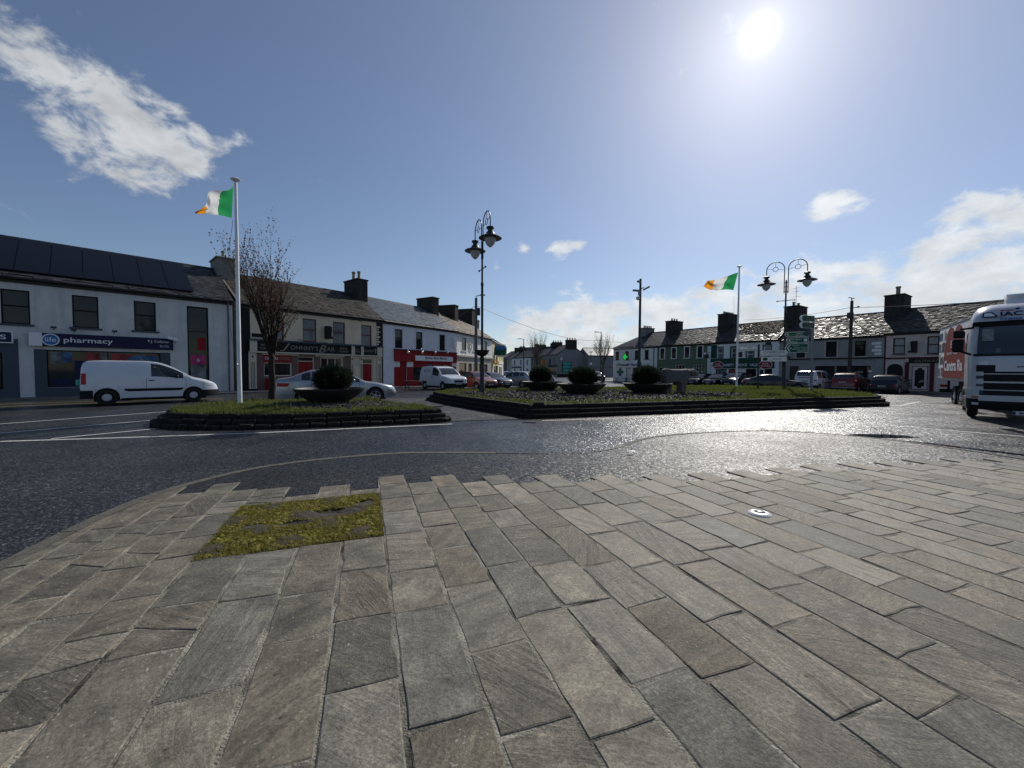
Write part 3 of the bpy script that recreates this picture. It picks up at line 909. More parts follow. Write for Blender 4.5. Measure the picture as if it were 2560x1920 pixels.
# ------------------------------------------------------------------ buildings
def slates(b, u0, u1, mat, w=.30, ex=.20, tilt=1.0, miss=0.0, v0=0.0):
    """overlapping slates laid course by course on the front slope"""
    mb = MB()
    D = b.depth / 2; oh = b.oh
    run = D + oh; rise = (b.Hr - b.He) * run / D if False else (b.Hr - b.He)
    sl = sqrt(run * run + rise * rise)
    ax = Vector((0, run / sl, rise / sl)); nn = Vector((0, -rise / sl, run / sl)); o = Vector((0, -oh, b.He + .12))
    rows = int(sl / ex)
    for r_ in range(rows):
        off = (r_ % 2) * w / 2
        n = int((u1 - u0) / w) + 2
        for k in range(n):
            x0 = u0 + (k - 1) * w + off + .004; x1 = x0 + w - .008
            x0 = max(x0, u0); x1 = min(x1, u1)
            if x1 - x0 < .04: continue
            s0 = r_ * ex + R.uniform(-.006, .006); s1 = min(s0 + ex * 1.25, sl)
            if s0 < v0 * sl: continue
            if b.hip and (x1 > b.L - 0 or True):
                # hipped end: the slope narrows
                lim = b.hip * (s0 / sl)
                if b.hipside < 0 and x0 < lim: continue
            t = .016 + R.uniform(-.004, .006) * tilt
            j = R.uniform(-.007, .007) * tilt; k2 = R.uniform(-.006, .006) * tilt
            a = o + ax * s0 + nn * (t + j); c = o + ax * s1 + nn * .004
            e = Vector((1, 0, 0)); q = nn * k2
            ba = o + ax * s0 - nn * .004
            vs = [a + e * x0 + q, a + e * x1 - q, c + e * x1, c + e * x0, ba + e * x0, ba + e * x1]
            mb.add(vs, [(0, 1, 2, 3), (4, 5, 1, 0), (4, 0, 3), (5, 2, 1)])
    return tag(mb.build('slates', mat, b.e), kind='stuff')

class Bld:
    def __init__(s, name, label, A, B, eave, rise, depth=8.0, wall='render_white', roof='slate_dark', cat='building', group=None, oh=.22, hip=0, hipside=-1, ends=(1, 1), He=None):
        A = Vector(A); B = Vector(B)
        s.L = (B - A).length; s.t = (B - A) / s.L
        mid = (A + B) / 2; s.z0 = min(g(A.x, A.y), g(B.x, B.y), g(mid.x, mid.y)) - .0
        s.A = A; s.yv = Vector((-s.t.y, s.t.x)); s.depth = depth; s.oh = oh; s.hip = hip; s.hipside = hipside
        s.e = thing(name, label, cat, (A.x, A.y, s.z0), atan2(s.t.y, s.t.x), group)
        s.wall = wall; s.roof = roof; s.holes = []; s.zones = []; s.ends = ends
        if He: s.He = He
        else:
            hs = []
            for (px, py) in eave:
                u, z = s.uz(px, py); hs.append(z)
            s.He = sum(hs) / len(hs)
        s.Hr = s.He + rise
    def uz(s, px, py, y=0.0):
        d = ray(px, py); n = Vector((s.yv.x, s.yv.y, 0)); o = Vector((s.A.x, s.A.y, 0)) + n * y
        t = (o - CPOS).dot(n) / d.dot(n)
        p = CPOS + d * t
        return (p - o).dot(Vector((s.t.x, s.t.y, 0))), p.z - s.z0
    def rect(s, p0, p1):
        """facade rectangle from two measured corners (upper left, lower right)"""
        xm = (p0[0] + p1[0]) / 2; ym = (p0[1] + p1[1]) / 2
        u0 = s.uz(p0[0], ym)[0]; u1 = s.uz(p1[0], ym)[0]
        z1 = s.uz(xm, p0[1])[1]; z0 = s.uz(xm, p1[1])[1]
        return u0, u1, z0, z1
    # --- openings
    def window(s, r, frame='frame_white', kind='sash', sill=None, surround=None, glass='glass', fw=.06, deep=.12, sillw=.10, name='window', curtain=None):
        u0, u1, z0, z1 = r
        s.holes.append(r)
        f = MB(); y0, y1 = deep - .03, deep + .03
        f.box(u0, u0 + fw, y0, y1, z0, z1); f.box(u1 - fw, u1, y0, y1, z0, z1)
        f.box(u0 + fw, u1 - fw, y0, y1, z0, z0 + fw); f.box(u0 + fw, u1 - fw, y0, y1, z1 - fw, z1)
        panes = []
        if kind == 'sash':
            zm = z0 + (z1 - z0) * .53
            f.box(u0 + fw, u1 - fw, y0 - .02, y1, zm - fw * .5, zm + fw * .5)
            panes = [(u0 + fw, u1 - fw, z0 + fw, zm - fw * .5), (u0 + fw, u1 - fw, zm + fw * .5, z1 - fw)]
        elif kind == 'two':
            zm = z0 + (z1 - z0) * .68
            f.box(u0 + fw, u1 - fw, y0, y1, zm - fw * .5, zm + fw * .5)
            panes = [(u0 + fw, u1 - fw, z0 + fw, zm - fw * .5), (u0 + fw, u1 - fw, zm + fw * .5, z1 - fw)]
        elif isinstance(kind, tuple):
            nx, nz = kind; bw = fw * .55
            for i in range(1, nx):
                x = u0 + (u1 - u0) * i / nx; f.box(x - bw / 2, x + bw / 2, y0, y1, z0 + fw, z1 - fw)
            for i in range(1, nz):
                z = z0 + (z1 - z0) * i / nz; f.box(u0 + fw, u1 - fw, y0 + .004, y1 - .004, z - bw / 2, z + bw / 2)
            for i in range(nx):
                for j in range(nz):
                    panes.append((u0 + (u1 - u0) * i / nx + (fw if i == 0 else bw / 2), u0 + (u1 - u0) * (i + 1) / nx - (fw if i == nx - 1 else bw / 2),
                                  z0 + (z1 - z0) * j / nz + (fw if j == 0 else bw / 2), z0 + (z1 - z0) * (j + 1) / nz - (fw if j == nz - 1 else bw / 2)))
        else: panes = [(u0 + fw, u1 - fw, z0 + fw, z1 - fw)]
        w = f.build(name, frame, s.e)
        for (a, b_, c, d) in panes:
            MB().box(a, b_, deep - .006, deep + .012, c, d).build('pane', glass, w)
        if curtain:
            MB().box(u0 + fw, u1 - fw, deep + .05, deep + .07, z0 + fw, z0 + (z1 - z0) * curtain).build('curtain', 'curtain', w)
        if sill:
            MB().box(u0 - .12, u1 + .12, -.07, deep, z0 - sillw, z0 - .002).build('sill', sill, w)
        if surround:
            q = MB(); t = .13; y = -.03
            q.box(u0 - t, u0 - .002, y, .02, z0 - .02, z1 + t); q.box(u1 + .002, u1 + t, y, .02, z0 - .02, z1 + t); q.box(u0 - .002, u1 + .002, y, .02, z1 + .002, z1 + t)
            q.box(u0 - t - .04, u1 + t + .04, y - .04, .02, z0 - .11, z0 - .022)
            q.build('surround', surround, w)
        return w
    def door(s, r, mat='paint_red', frame=None, light=0.0, panels=True):
        u0, u1, z0, z1 = r
        s.holes.append(r)
        zt = z1 - light
        d = MB().box(u0 + .05, u1 - .05, .10, .15, z0, zt - .03)
        if panels:
            for a, b_ in ((.1, .42), (.5, .92)):
                for x0, x1 in ((.14, .46), (.54, .86)):
                    d.box(u0 + (u1 - u0) * x0, u0 + (u1 - u0) * x1, .085, .10, z0 + (zt - z0) * a, z0 + (zt - z0) * b_)
        o = d.build('door', mat, s.e)
        f = MB(); f.box(u0, u0 + .05, .07, .17, z0, z1); f.box(u1 - .05, u1, .07, .17, z0, z1); f.box(u0 + .05, u1 - .05, .07, .17, z1 - .05, z1)
        if light: f.box(u0 + .05, u1 - .05, .07, .17, zt - .03, zt + .03)
        f.build('frame', frame or mat, o)
        if light: MB().box(u0 + .05, u1 - .05, .11, .13, zt + .03, z1 - .05).build('pane', 'glass', o)
        MB().ell((u1 - .16, .07, z0 + 1.0), (.03, .03, .03), 8, 5).build('handle', 'chrome', o)
        return o
    def panel(s, name, r, mat, y0=-.05, y1=.0, parent=None):
        u0, u1, z0, z1 = r
        return MB().box(u0, u1, y0, y1 - .003, z0, z1).build(name, mat, parent or s.e)
    def zone(s, r, mat):
        """painted part of the wall: a thin coat of render standing 12 mm proud, with the same openings"""
        s.zones.append((r, mat))
    def _sheet(s, r, y, mb, holes, deep):
        u0, u1, z0, z1 = r
        hs = [(max(a, u0), min(b, u1), max(c, z0), min(d, z1)) for a, b, c, d in holes]
        hs = [h for h in hs if h[1] - h[0] > .01 and h[3] - h[2] > .01]
        us = sorted(set([u0, u1] + [round(h[i], 4) for h in hs for i in (0, 1)])); zs = sorted(set([z0, z1] + [round(h[i], 4) for h in hs for i in (2, 3)]))
        for i in range(len(us) - 1):
            for j in range(len(zs) - 1):
                a, b = (us[i] + us[i + 1]) / 2, (zs[j] + zs[j + 1]) / 2
                if any(h[0] < a < h[1] and h[2] < b < h[3] for h in hs): continue
                mb.add([(us[i], y, zs[j]), (us[i + 1], y, zs[j]), (us[i + 1], y, zs[j + 1]), (us[i], y, zs[j + 1])], [(0, 1, 2, 3)])
        for h in hs:
            a, b, c, d = h
            mb.add([(a, y, c), (b, y, c), (b, y, d), (a, y, d), (a, deep, c), (b, deep, c), (b, deep, d), (a, deep, d)], [(0, 4, 5, 1), (1, 5, 6, 2), (2, 6, 7, 3), (3, 7, 4, 0)])
    def finish(s, slate=True, sw=.30, sex=.20, chimney=None, gutter='gutter', tilt=1.0, fascia=True, ridge='slate_dark', barge=None, v0=0.0):
        mb = MB(); L, D = s.L, s.depth
        s._sheet((0, L, -.5, s.He), 0, mb, s.holes, .22)
        for i, x in enumerate((0, L)):
            if s.hip and ((i == 0 and s.hipside < 0) or (i == 1 and s.hipside > 0)):
                vs = [(x, 0, -.5), (x, D, -.5), (x, D, s.He), (x, 0, s.He)]; f = (0, 1, 2, 3)
            else:
                vs = [(x, 0, -.5), (x, D, -.5), (x, D, s.He), (x, D / 2, s.Hr), (x, 0, s.He)]; f = (0, 1, 2, 3, 4)
            mb.add(vs, [f[::-1] if i == 0 else f])
        mb.add([(0, D, -.5), (L, D, -.5), (L, D, s.He), (0, D, s.He)], [(3, 2, 1, 0)])
        # dark room behind the openings
        mb.build('wall', s.wall, s.e)
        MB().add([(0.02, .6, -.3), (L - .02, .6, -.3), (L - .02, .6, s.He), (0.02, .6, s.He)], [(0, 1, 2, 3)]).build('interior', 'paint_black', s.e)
        for k, (r, mat) in enumerate(s.zones):
            q = MB(); s._sheet(r, -.012, q, s.holes, .0)
            u0, u1, z0, z1 = r
            q.add([(u0, -.012, z0), (u1, -.012, z0), (u1, -.012, z1), (u0, -.012, z1), (u0, 0, z0), (u1, 0, z0), (u1, 0, z1), (u0, 0, z1)], [(0, 1, 5, 4), (1, 2, 6, 5), (2, 3, 7, 6), (3, 0, 4, 7)])
            q.build('render_coat', mat, s.e)
        # roof
        oh = s.oh; ze = s.He + .10; zr = s.Hr + .10
        h = s.hip
        x0r, x1r = (h if h and s.hipside < 0 else 0), L - (h if h and s.hipside > 0 else 0)
        q = MB()
        q.add([(0, -oh, ze), (L, -oh, ze), (x1r, D / 2, zr), (x0r, D / 2, zr), (0, D + oh, ze), (L, D + oh, ze),
               (0, -oh, ze - .1), (L, -oh, ze - .1), (0, D + oh, ze - .1), (L, D + oh, ze - .1), (x1r, D / 2, zr - .12), (x0r, D / 2, zr - .12)],
              [(0, 1, 2, 3), (3, 2, 5, 4), (6, 7, 1, 0), (8, 4, 5, 9), (0, 3, 11, 6), (3, 4, 8, 11), (1, 7, 10, 2), (2, 10, 9, 5), (6, 11, 10, 7), (8, 9, 10, 11)])
        rf = q.build('roof', s.roof, s.e)
        if slate: slates(s, 0.0, L, s.roof, sw, sex, tilt, v0=v0)
        # ridge tiles
        n = max(2, int((x1r - x0r) / .45))
        for k in range(n):
            a = x0r + (x1r - x0r) * k / n; b = x0r + (x1r - x0r) * (k + 1) / n - .012
            m = MB(); m.add([(a, D / 2 - .14, zr - .05), (b, D / 2 - .14, zr - .05), (b, D / 2, zr + .085), (a, D / 2, zr + .085), (a, D / 2 + .14, zr - .05), (b, D / 2 + .14, zr - .05)],
                            [(0, 1, 2, 3), (3, 2, 5, 4), (0, 3, 4), (1, 5, 2)])
            m.build('ridge_tile', ridge, rf)
        if fascia: MB().box(0, L, -.06, -.003, s.He - .16, s.He - .004).build('fascia_board', gutter, s.e)
        MB().tube([(0, -oh - .05, s.He + .05), (L, -oh - .05, s.He + .04)], .06, 8).build('gutter', gutter, s.e)
        if chimney:
            for c in (chimney if isinstance(chimney, list) else [chimney]): s.chimney(rf, *c)
        if barge is not None:
            for x in barge:
                m = MB(); t = .06
                for sgn in (0, 1):
                    ya, yb = (-oh, D / 2) if sgn == 0 else (D + oh, D / 2)
                    m.add([(x - t, ya, ze + .02), (x + t, ya, ze + .02), (x + t, yb, zr + .02), (x - t, yb, zr + .02), (x - t, ya, ze + .07), (x + t, ya, ze + .07), (x + t, yb, zr + .07), (x - t, yb, zr + .07)],
                          [(0, 1, 5, 4), (4, 5, 6, 7), (1, 2, 6, 5), (3, 0, 4, 7)])
                m.build('verge', 'concrete_grey', rf)
        return s
    def chimney(s, parent, u, wu=.95, wy=2.0, top=1.5, mat='chimney_render', pots=(), cap=True, yoff=0.0):
        D = s.depth; yc = D / 2 + yoff; z1 = s.Hr + top; z0 = s.Hr - (s.Hr - s.He) * (wy / 2) / (D / 2) - .3
        m = MB().bev(u - wu / 2, u + wu / 2, yc - wy / 2, yc + wy / 2, z0, z1 - .12, .03)
        if cap: m.bev(u - wu / 2 - .07, u + wu / 2 + .07, yc - wy / 2 - .07, yc + wy / 2 + .07, z1 - .119, z1, .03)
        c = m.build('chimney', mat, parent)
        for (dy, r, h) in pots:
            MB().lathe([(r * 1.15, 0), (r * 1.1, h * .12), (r * .86, h * .2), (r * .8, h * .8), (r * 1.05, h * .85), (r * 1.05, h), (r * .7, h)], (u, yc + dy, z1 - .01), 10).build('chimney_pot', 'pot_clay', c, smooth=True, sharp=40)
        return c
POT = lambda n, r=.12, h=.45, w=1.5: [(-w / 2 + w * k / max(1, n - 1), r, h) for k in range(n)]

def downpipe(b, u, mat='pipe_grey', z1=None):
    z1 = z1 or b.He
    MB().tube([(u, -.09, .05), (u, -.09, z1 - .25), (u, -b.oh - .02, z1 + .02)], .045, 8).build('downpipe', mat, b.e)

def pharmacy():
    B = at(584, 25.0); A0 = at(0, 18.3); t = (B - A0).normalized(); A = A0 - t * 4.0
    b = Bld('pharmacy', 'long grey rendered pharmacy with black framed windows and dark panels on its slate roof', A, B, [(0, 694), (300, 727), (584, 758)], 2.65, wall='render_grey', roof='slate_dark')
    for p0, p1 in (((5, 505), (230, 765)), ((555, 553), (757, 797)), ((1030, 597), (1198, 820))):
        b.window(b.rect(c1(*p0), c1(*p1)), 'frame_black', 'sash', 'paint_slate', glass='glass', fw=.055)
    w = b.window(b.rect(c2(168, 847), c2(298, 1298)), 'frame_black', (1, 3), glass='glass', fw=.07)
    r = b.rect(c2(190, 1140), c2(282, 1290))
    b.panel('poster', (r[0], r[1], r[2] + (r[3] - r[2]) * .6, r[3]), 'paint_pink', .085, .105, w)
    text('life', w, 'paint_white', r[0] + .3, r[1] - .3, r[3] - .42, r[3] - .2, .083)
    b.panel('poster', (r[0], r[1], r[2], r[2] + (r[3] - r[2]) * .59), 'poster_mix', .085, .105, w)
    r = b.rect(c2(232, 1035), c2(280, 1110)); b.panel('poster', r, 'paint_red', .085, .105, w)
    # shop window with posters behind the glass
    win = b.rect((117, c1(0, 955)[1]), (403, c1(0, 1262)[1] - 4)); u0, u1, z0, z1 = win
    z0, z1 = .55, b.rect((117, c1(400, 958)[1]), (119, 960))[3] - .05
    win = (u0, u1, z0, z1)
    w = b.window(win, 'frame_black', (2, 1), glass='glass', fw=.05, deep=.10)
    P = lambda a, c, d, e_, m: b.panel('poster', (u0 + (u1 - u0) * a, u0 + (u1 - u0) * c, z0 + (z1 - z0) * d, z0 + (z1 - z0) * e_), m, .070, .085, w)
    P(.03, .11, .62, .95, 'poster_mix'); P(.12, .2, .66, .95, 'poster_blue'); P(.215, .30, .22, .72, 'paint_navy'); P(.03, .21, .04, .24, 'paint_navy')
    P(.22, .34, .04, .2, 'teal_print'); P(.31, .43, .74, .95, 'poster_red'); P(.44, .49, .5, .95, 'poster_mix'); P(.53, .73, .55, .93, 'poster_red'); P(.75, .85, .5, .92, 'poster_mix'); P(.87, .97, .3, .9, 'poster_blue')
    uc = u0 + (u1 - u0) * .79
    MB().prism([(.42 * cos(2 * pi * k / 20), .42 * sin(2 * pi * k / 20)) for k in range(20)], lambda x, y, d: (uc + x * 1.3, d, z0 + (z1 - z0) * .68 + y), .068, .05).build('poster', 'poster_blue', w)
    # painted piers
    zt = z1 + .02
    q = lambda x, yy=1050: b.uz(*c1(x, yy))[0]
    b.zone((0, q(145), 0, zt + .45), 'paint_slate')
    b.zone((q(262), u0, 0, zt), 'paint_slate'); b.zone((u1, b.uz(427, 940)[0], 0, zt), 'paint_slate')
    b.zone((u0 + .001, u1 - .001, 0, .54), 'paint_slate')
    # sign board
    a = b.uz(*c1(225, 890)); e = b.uz(*c2(78, 1080))
    zs1 = b.uz(*c1(400, 840))[1]; zs0 = b.uz(*c1(400, 940))[1]
    bb = MB().box(a[0], e[0], -.16, -.003, zs0, zs1).build('shop_sign', 'paint_navy', b.e)
    x1 = b.uz(*c1(325, 890))[0]
    MB().box(a[0] - .01, x1, -.172, -.163, zs0, zs1).build('end_panel', 'paint_white', bb)
    rc = b.uz(*c1(390, 890)); zc = (zs0 + zs1) / 2; rr = (zs1 - zs0) * .46
    ci = [(cos(2 * pi * k / 32), sin(2 * pi * k / 32)) for k in range(32)]
    MB().prism(ci, lambda x, y, d: (rc[0] + x * rr, d, zc + y * rr), -.178, -.165).build('roundel_ring', 'paint_white', bb)
    MB().prism(ci, lambda x, y, d: (rc[0] + x * rr * .84, d, zc + y * rr * .84), -.186, -.179).build('roundel', 'paint_sky', bb)
    text('life', bb, 'paint_white', rc[0] - rr * .6, rc[0] + rr * .6, zc - rr * .35, zc + rr * .42, -.188)
    xa, xb = b.uz(*c1(490, 900))[0], b.uz(*c1(866, 900))[0]
    text('pharmacy', bb, 'paint_white', xa, xb, zc - (zs1 - zs0) * .28, zc + (zs1 - zs0) * .24, -.164, off=.01)
    xa, xb = b.uz(*c1(1135, 910))[0], b.uz(*c2(65, 1080))[0]
    text('P.J. Colleran', bb, 'paint_white', xa, xb - .1, zc + .02, zc + .2, -.164)
    text('BSc, M.P.S.I', bb, 'paint_white', xa + .5, xb - .1, zc - .2, zc - .07, -.164)
    # second sign at the left edge
    xs = b.uz(*c1(103, 865))[0]; z1s = b.uz(*c1(50, 823))[1]; z0s = b.uz(*c1(50, 915))[1]
    bb = MB().box(xs - 3.0, xs, -.14, -.003, z0s, z1s).build('shop_sign', 'paint_white', b.e)
    MB().box(xs - 2.96, xs - .05, -.15, -.142, z0s + .05, z1s - .05).build('sign_face', 'paint_navy', bb)
    xa, xb = b.uz(*c1(2, 870))[0], b.uz(*c1(50, 870))[0]
    text('S', bb, 'paint_white', xa, xb, z0s + .17, z1s - .17, -.152, off=.01)
    # shop to the left: dark window
    b.window((.2, q(18), .5, zt - .2), 'frame_black', 'plain', glass='glass')
    # floodlights, camera, pipe
    for x, y in ((415, 812), (568, 832), (878, 840)):
        uu, zz = b.uz(*c1(x, y)); MB().tube([(uu, 0, zz), (uu, -.35, zz + .1)], .02, 6).box(uu - .1, uu + .1, -.42, -.33, zz + .04, zz + .14).build('floodlight', 'black_metal', b.e)
    uu, zz = b.uz(*c2(75, 1045)); T = Matrix.Translation((uu, -.5, zz)) @ Matrix.Rotation(.25, 4, 'Y')
    MB().box(-.28, .18, -.08, .08, -.07, .07, 0, T).tube([(uu + .1, -.45, zz), (uu + .15, 0, zz - .15)], .03, 6).build('security_camera', 'paint_white', b.e)
    downpipe(b, b.L - .25)
    b.finish(tilt=.8, chimney=[(b.L + .35, 1.05, 2.0, .85, 'chimney_pale', [(-.1, .11, .6)])])
    # dark panels in one row along the slope
    D = b.depth / 2; oh = b.oh; run = D + oh; rise = b.Hr - b.He; sl_ = sqrt(run ** 2 + rise ** 2)
    ax = Vector((0, run / sl_, rise / sl_)); nn = Vector((0, -rise / sl_, run / sl_)); o = Vector((0, -oh, b.He + .12))
    ul = b.uz(*c1(5, 345))[0]; ub = b.uz(*c2(215, 755))[0]
    xs = [ul + (ub - .4 - ul) * k / 6 + .35 for k in range(7)]
    xs = [2.6] + xs
    for k in range(len(xs) - 1):
        vs = []
        for h in (.05, .10):
            for s_, x in ((.10, xs[k] + .015), (.10, xs[k + 1] - .015), (.965, xs[k + 1] - .015), (.965, xs[k] + .015)):
                p = o + ax * (s_ * sl_) + nn * h; vs.append((x, p.y, p.z))
        MB().add(vs, [(0, 1, 2, 3)[::-1], (4, 5, 6, 7), (0, 1, 5, 4), (1, 2, 6, 5), (2, 3, 7, 6), (3, 0, 4, 7)]).build('solar_panel', 'solar', b.e)
    return b

def lamp_gooseneck(b, u, z, mat='black_metal', name='wall_lamp'):
    MB().tube([(u, 0, z), (u, -.25, z + .12), (u, -.42, z + .05)], .015, 6).lathe([(.03, .06), (.06, .02), (.10, -.05)], (u, -.42, z), 10).build(name, mat, b.e)

def johnnys():
    b = Bld('bar', 'cream two storey bar with red sash windows and a long black and gold sign', at(595, 25.3), at(957, 33.6), [(740, 776), (957, 805)], 2.6, wall='render_cream', roof='slate_brown')
    for p0, p1 in (((320, 640), (455, 870)), ((650, 652), (793, 890)), ((963, 685), (1090, 915)), ((1257, 718), (1365, 935))):
        b.window(b.rect(c3(*p0), c3(*p1)), 'frame_red', 'sash', 'frame_red', glass='glass_pale', fw=.08)
    zf1 = b.uz(*c3(800, 915))[1]; zf0 = b.uz(*c3(800, 1010))[1]
    ua = b.uz(*c3(90, 1000))[0]; ue = b.uz(*c3(1465, 1000))[0]
    # black ends of the upper wall with cream quoins
    b.zone((0, ua + .1, 0, b.He - .17), 'paint_black'); b.zone((ue - .45, b.L, zf1 + .13, b.He - .17), 'paint_black')
    b.zone((ue, b.L, 0, zf1 + .12), 'paint_black')
    n = 8
    for k in range(n):
        z0 = zf1 + .2 + (b.He - .4 - zf1 - .2) * k / n; h = (b.He - .6 - zf1) / n * .62
        wq = .34 if k % 2 else .2
        b.panel('quoin', (ue - .46, ue - .46 + wq, z0, z0 + h), 'render_cream', -.035, -.012)
    # shopfront
    fb = MB().box(ua, ue, -.16, -.003, zf0, zf1).build('shop_sign', 'paint_black', b.e)
    MB().box(ua - .05, ue + .05, -.26, -.003, zf1 + .002, zf1 + .12).build('cornice', 'paint_slate', fb)
    MB().box(ua - .02, ue + .02, -.20, -.003, zf0 - .10, zf0 - .002).build('moulding', 'paint_cream', fb)
    X = lambda x, y=980: b.uz(*c3(x, y))[0]
    zc = (zf0 + zf1) / 2; hh = (zf1 - zf0)
    text('J', fb, 'paint_gold', X(405), X(510), zf0 + .06, zf1 - .06, -.165, shear=.35)
    text("OHNNY'S", fb, 'paint_gold', X(515), X(798), zf0 + hh * .28, zf1 - hh * .25, -.165)
    text('B', fb, 'paint_gold', X(805), X(885), zf0 + .06, zf1 - .06, -.165, shear=.35)
    text('AR', fb, 'paint_gold', X(888), X(972), zf0 + hh * .28, zf1 - hh * .25, -.165)
    for xa, xb in ((1015, 1110), (195, 290)):
        text('BAR &', fb, 'paint_gold', X(xa + 12), X(xb - 12), zc + .03, zc + hh * .28, -.165)
        text('LOUNGE', fb, 'paint_gold', X(xa), X(xb), zc - hh * .3, zc - .04, -.165)
    for xa, xb in ((1145, 1178), (1243, 1270), (1412, 1462), (92, 168)):
        MB().box(X(xa), X(xb), -.2, -.162, zf0, zf1).build('pilaster_block', 'paint_cream', fb)
    text('Est.', fb, 'paint_gold', X(1186), X(1225), zc + .02, zc + hh * .26, -.165); text('1990', fb, 'paint_gold', X(1186), X(1232), zc - hh * .28, zc - .04, -.165)
    text('GUINNESS', fb, 'paint_gold', X(1275), X(1375), zc - hh * .14, zc + hh * .16, -.165)
    hx = X(1392)
    MB().prism([(-.07, .2), (.1, .22), (.07, -.05), (.02, -.2), (-.03, -.18)], lambda x, y, d: (hx + x, d, zc + y), -.172, -.163).build('harp', 'paint_gold', fb)
    # pilasters
    zp = zf0 - .11
    for xa, xb in ((88, 168), (1147, 1168), (1242, 1266), (1418, 1462)):
        p = b.panel('pilaster', (X(xa, 1200), X(xb, 1200), .05, zp), 'paint_cream', -.10, -.012)
        w_ = X(xb, 1200) - X(xa, 1200)
        for k in range(3):
            xx = X(xa, 1200) + w_ * (.28 + .22 * k)
            MB().box(xx - w_ * .035, xx + w_ * .035, -.108, -.102, .3, zp - .6).build('flute', 'paint_black', p)
        xx = X(xa, 1200) + w_ / 2
        MB().prism([(0, .08), (.07, 0), (0, -.08), (-.07, 0)], lambda x, y, d: (xx + x, d, zp - .25 + y), -.112, -.103).build('diamond', 'paint_black', p)
        MB().box(X(xa, 1200) - .04, X(xb, 1200) + .04, -.13, -.012, -.1, .25).build('plinth', 'paint_black', p)
    b.zone((X(168, 1200), X(1147, 1200), 0, zp), 'brick')
    b.zone((X(1168, 1200), X(1242, 1200), 0, zp), 'paint_cream'); b.zone((X(1266, 1200), X(1418, 1200), 0, zp), 'paint_cream')
    # off licence window
    u0, u1 = X(248, 1180), X(536, 1180); zb = b.uz(*c3(400, 1245))[1]; zt = b.uz(*c3(400, 1105))[1]; z2 = b.uz(*c3(400, 1030))[1]
    b.window((u0, u1, zb, zt), 'paint_cream', 'plain', glass='glass', fw=.07, name='window')
    sg = b.panel('shop_sign', (u0, u1, zt + .02, z2), 'paint_red', -.05, -.012)
    text('OFF LICENCE', sg, 'paint_gold', u0 + (u1 - u0) * .55, u1 - .1, zt + .16, zt + .38, -.052)
    text('Carry Out', sg, 'paint_white', u0 + .05, u0 + (u1 - u0) * .5, zt + .13, z2 - .1, -.052, off=.01, shear=.2)
    b.panel('red_crate_stack', (u0 + .1, u0 + .7, .05, .9), 'paint_red', -.4, -.02)
    b.panel('lintel', (u0 - .1, X(607, 1020), z2 + .02, zp - .02), 'paint_cream', -.06, -.012)
    d = b.door((X(600, 1150), X(768, 1150), .05, b.uz(*c3(680, 1045))[1]), 'paint_red', 'paint_cream', light=.32)
    r = b.rect(c3(833, 1050), c3(1068, 1118))
    b.window((r[0], r[1], .95, r[3]), 'paint_cream', (3, 2), glass='glass', fw=.1)
    b.panel('lintel', (X(780, 1035), X(1080, 1035), r[3] + .03, zp - .02), 'paint_cream', -.06, -.012)
    b.door((X(1268, 1180), X(1375, 1180), .05, b.uz(*c3(1320, 1068))[1]), 'paint_red', 'paint_cream', light=.38)
    b.panel('wall_panel', (X(1180, 1190), X(1240, 1190), .9, b.uz(*c3(1210, 1140))[1]), 'render_cream', -.05, -.012)
    # beer can shaped hanging sign and wrought brackets
    u, z = b.uz(*c3(890, 800))
    MB().box(u - .16, u + .12, -.5, -.1, z - .45, z + .5).box(u - .02, u + .36, -.40, -.28, z - .42, z - .25).lathe([(.10, -.3), (.16, .35), (.15, .42)], (u + .14, -.35, z + .05), 12).build('hanging_sign', 'paint_black', b.e)
    for x, y in ((600, 605), (1205, 680), (640, 885), (860, 905)):
        u, z = b.uz(*c3(x, y)); MB().tube([(u - .25, -.02, z + .1), (u - .25, -.4, z + .08), (u + .2, -.42, z), (u + .25, -.42, z - .1)], .02, 5).build('wall_bracket', 'black_metal', b.e)
    u, z = b.uz(*c3(160, 825)); sg = b.panel('plaque', (u - .3, u + .5, z - .16, z + .2), 'paint_cream', -.05, -.012); b.panel('plaque_face', (u - .24, u + .44, z - .1, z + .14), 'paint_black', -.058, -.048, sg)
    b.finish(chimney=[(b.L - .1, 1.0, 2.3, 1.35, 'chimney_render', [(-.55, .15, .75), (.35, .16, .85)])], tilt=1.5, barge=[.05])

